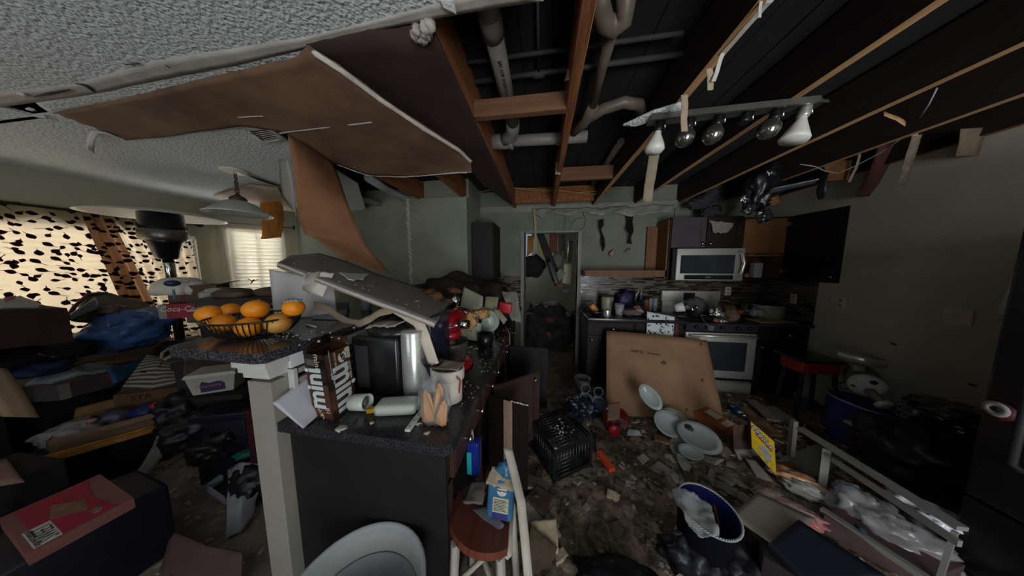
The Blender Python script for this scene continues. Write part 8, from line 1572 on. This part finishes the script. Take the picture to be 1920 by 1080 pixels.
# ------------------------------------------------------------------ collapsed hall seen through the doorway
def hs(pts, Y, th, m, lb, cat, name): return solo(name, MB().sheet([P(*pts[0], Y=Y[0]), P(*pts[1], Y=Y[1])], [P(*pts[3], Y=Y[3]), P(*pts[2], Y=Y[2])], 8, 8, th, .004, 4, 2, .02), m, lb, cat)
hs([(989, 442), (1000, 442), (1000, 470), (988, 482)], (4.3, 4.3, 4.3, 4.3), .02, mat('orange_hall_board', (.40, .20, .055), .8, .4, 4), 'orange wood board leaning just inside the doorway', 'board', 'hall_board')
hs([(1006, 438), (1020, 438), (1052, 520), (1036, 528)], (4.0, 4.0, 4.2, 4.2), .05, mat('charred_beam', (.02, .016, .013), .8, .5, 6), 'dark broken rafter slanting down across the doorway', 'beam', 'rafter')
solo('wood_sliver', MB().tube([P(1004, 445, Y=3.95), P(1012, 468, Y=3.95), P(1022, 488, Y=4.0)], [.012, .02, .016], 6), mat('yellow_wood', (.50, .36, .14), .8, .4, 6), 'yellow splintered edge on the dark broken rafter', 'wood scrap')
hs([(1030, 436), (1046, 438), (1045, 476), (1030, 470)], (4.6, 4.6, 4.6, 4.6), .03, mat('brown_hall_beam', (.14, .06, .03), .8, .4, 6), 'brown beam hanging behind the dark broken rafter', 'beam', 'rafter')
sp_h = thing('spring_strip', 'black ridged strip hanging slanted in the middle of the doorway', 'strip', P(1034, 530, Y=3.9))
obj('strip', MB().sheet([P(1024, 492, Y=3.9), P(1034, 485, Y=3.9)], [P(1040, 536, Y=3.85), P(1050, 534, Y=3.85)], 3, 12, .012), BLACKM, sp_h)
k = MB()
for i in range(14): k.blob(P(1033, 486, Y=3.88).lerp(P(1049, 534, Y=3.83), i / 13), (.012, .008, .006), i, .1, 2, 1)
obj('ridges', k, mat('ridge_grey', (.30, .32, .36), .4, metal=.4), sp_h, kind='stuff')
solo('hall_cushion', MB().blob(P(1042, 490, Y=4.5), (.13, .1, .16), 3, .2, 1.6, 4), mat('grey_cushion', (.18, .18, .175), .7, .3, 5), 'grey rounded cushion behind the ridged strip', 'cushion')
hs([(1058, 494), (1073, 496), (1070, 534), (1054, 531)], (4.2, 4.2, 4.2, 4.2), .02, mat('cream_hall_panel', (.52, .46, .33), .8, .15, 6), 'cream panel standing upright in the hall debris', 'board', 'leaning_sheet')
hs([(1038, 516), (1050, 503), (1060, 512), (1042, 538)], (4.0, 4.0, 4.0, 4.0), .03, mat('grey_hall_panel', (.22, .20, .18), .8, .2, 6), 'grey panel tilted in front of the cream one', 'board', 'leaning_sheet')
hs([(1072, 510), (1083, 511), (1082, 526), (1068, 537)], (4.4, 4.4, 4.4, 4.4), .02, mat('tan_hall_panel', (.46, .36, .22), .8, .2, 6), 'tan panel beside the doorway trim', 'board', 'leaning_sheet')
hs([(1046, 440), (1060, 440), (1060, 482), (1046, 482)], (5.4, 5.4, 5.4, 5.4), .03, mat('hall_sage', (.18, .18, .13), .8, .2, 6), 'sage coloured hall partition seen beyond the rafters', 'board', 'leaning_sheet')
solo('hall_post', MB().tube([P(1070, 452, Y=4.9), P(1068, 492, Y=4.9)], .05, 16), mat('grey_pole', (.26, .24, .22), .5, .3, 6), 'grey round post standing in the hall', 'post')
solo('green_picture', MB().rbox(-.06, .06, -.01, .01, -.09, .09, .004, M=Matrix.Translation(P(1058, 478, Y=5.2))), mat('green_white_print', (.30, .36, .16), .6, .6, 40), 'small green framed picture in the hall', 'picture')
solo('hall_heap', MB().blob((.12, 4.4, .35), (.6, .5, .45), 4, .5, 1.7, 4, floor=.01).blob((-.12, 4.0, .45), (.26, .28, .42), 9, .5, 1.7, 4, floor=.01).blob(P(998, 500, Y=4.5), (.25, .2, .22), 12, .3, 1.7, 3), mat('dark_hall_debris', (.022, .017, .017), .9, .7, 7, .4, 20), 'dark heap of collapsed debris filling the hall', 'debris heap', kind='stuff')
for i, (x, y, s, c_, lb) in enumerate(((1022, 628, .10, (.14, .045, .02), 'rust orange bundle low in the hall heap'), (1012, 612, .08, (.07, .07, .07), 'grey bundle low in the hall heap'), (1060, 545, .06, (.10, .11, .13), 'bluish grey bundle under the cream panel'), (1050, 535, .05, (.25, .09, .04), 'orange scrap at the foot of the ridged strip'), (1066, 590, .05, (.06, .065, .05), 'small dark jar in the hall heap'), (1030, 600, .07, (.10, .02, .02), 'dark red bundle in the hall heap'))):
    solo('bundle', MB().blob(P(x, y, Y=3.78), (s, s * .6, s * .8), i + 50, .4, 2, 3), mat('bundle_%d' % i, c_, .8, .5, 8, .3, 20), lb, 'bundle')
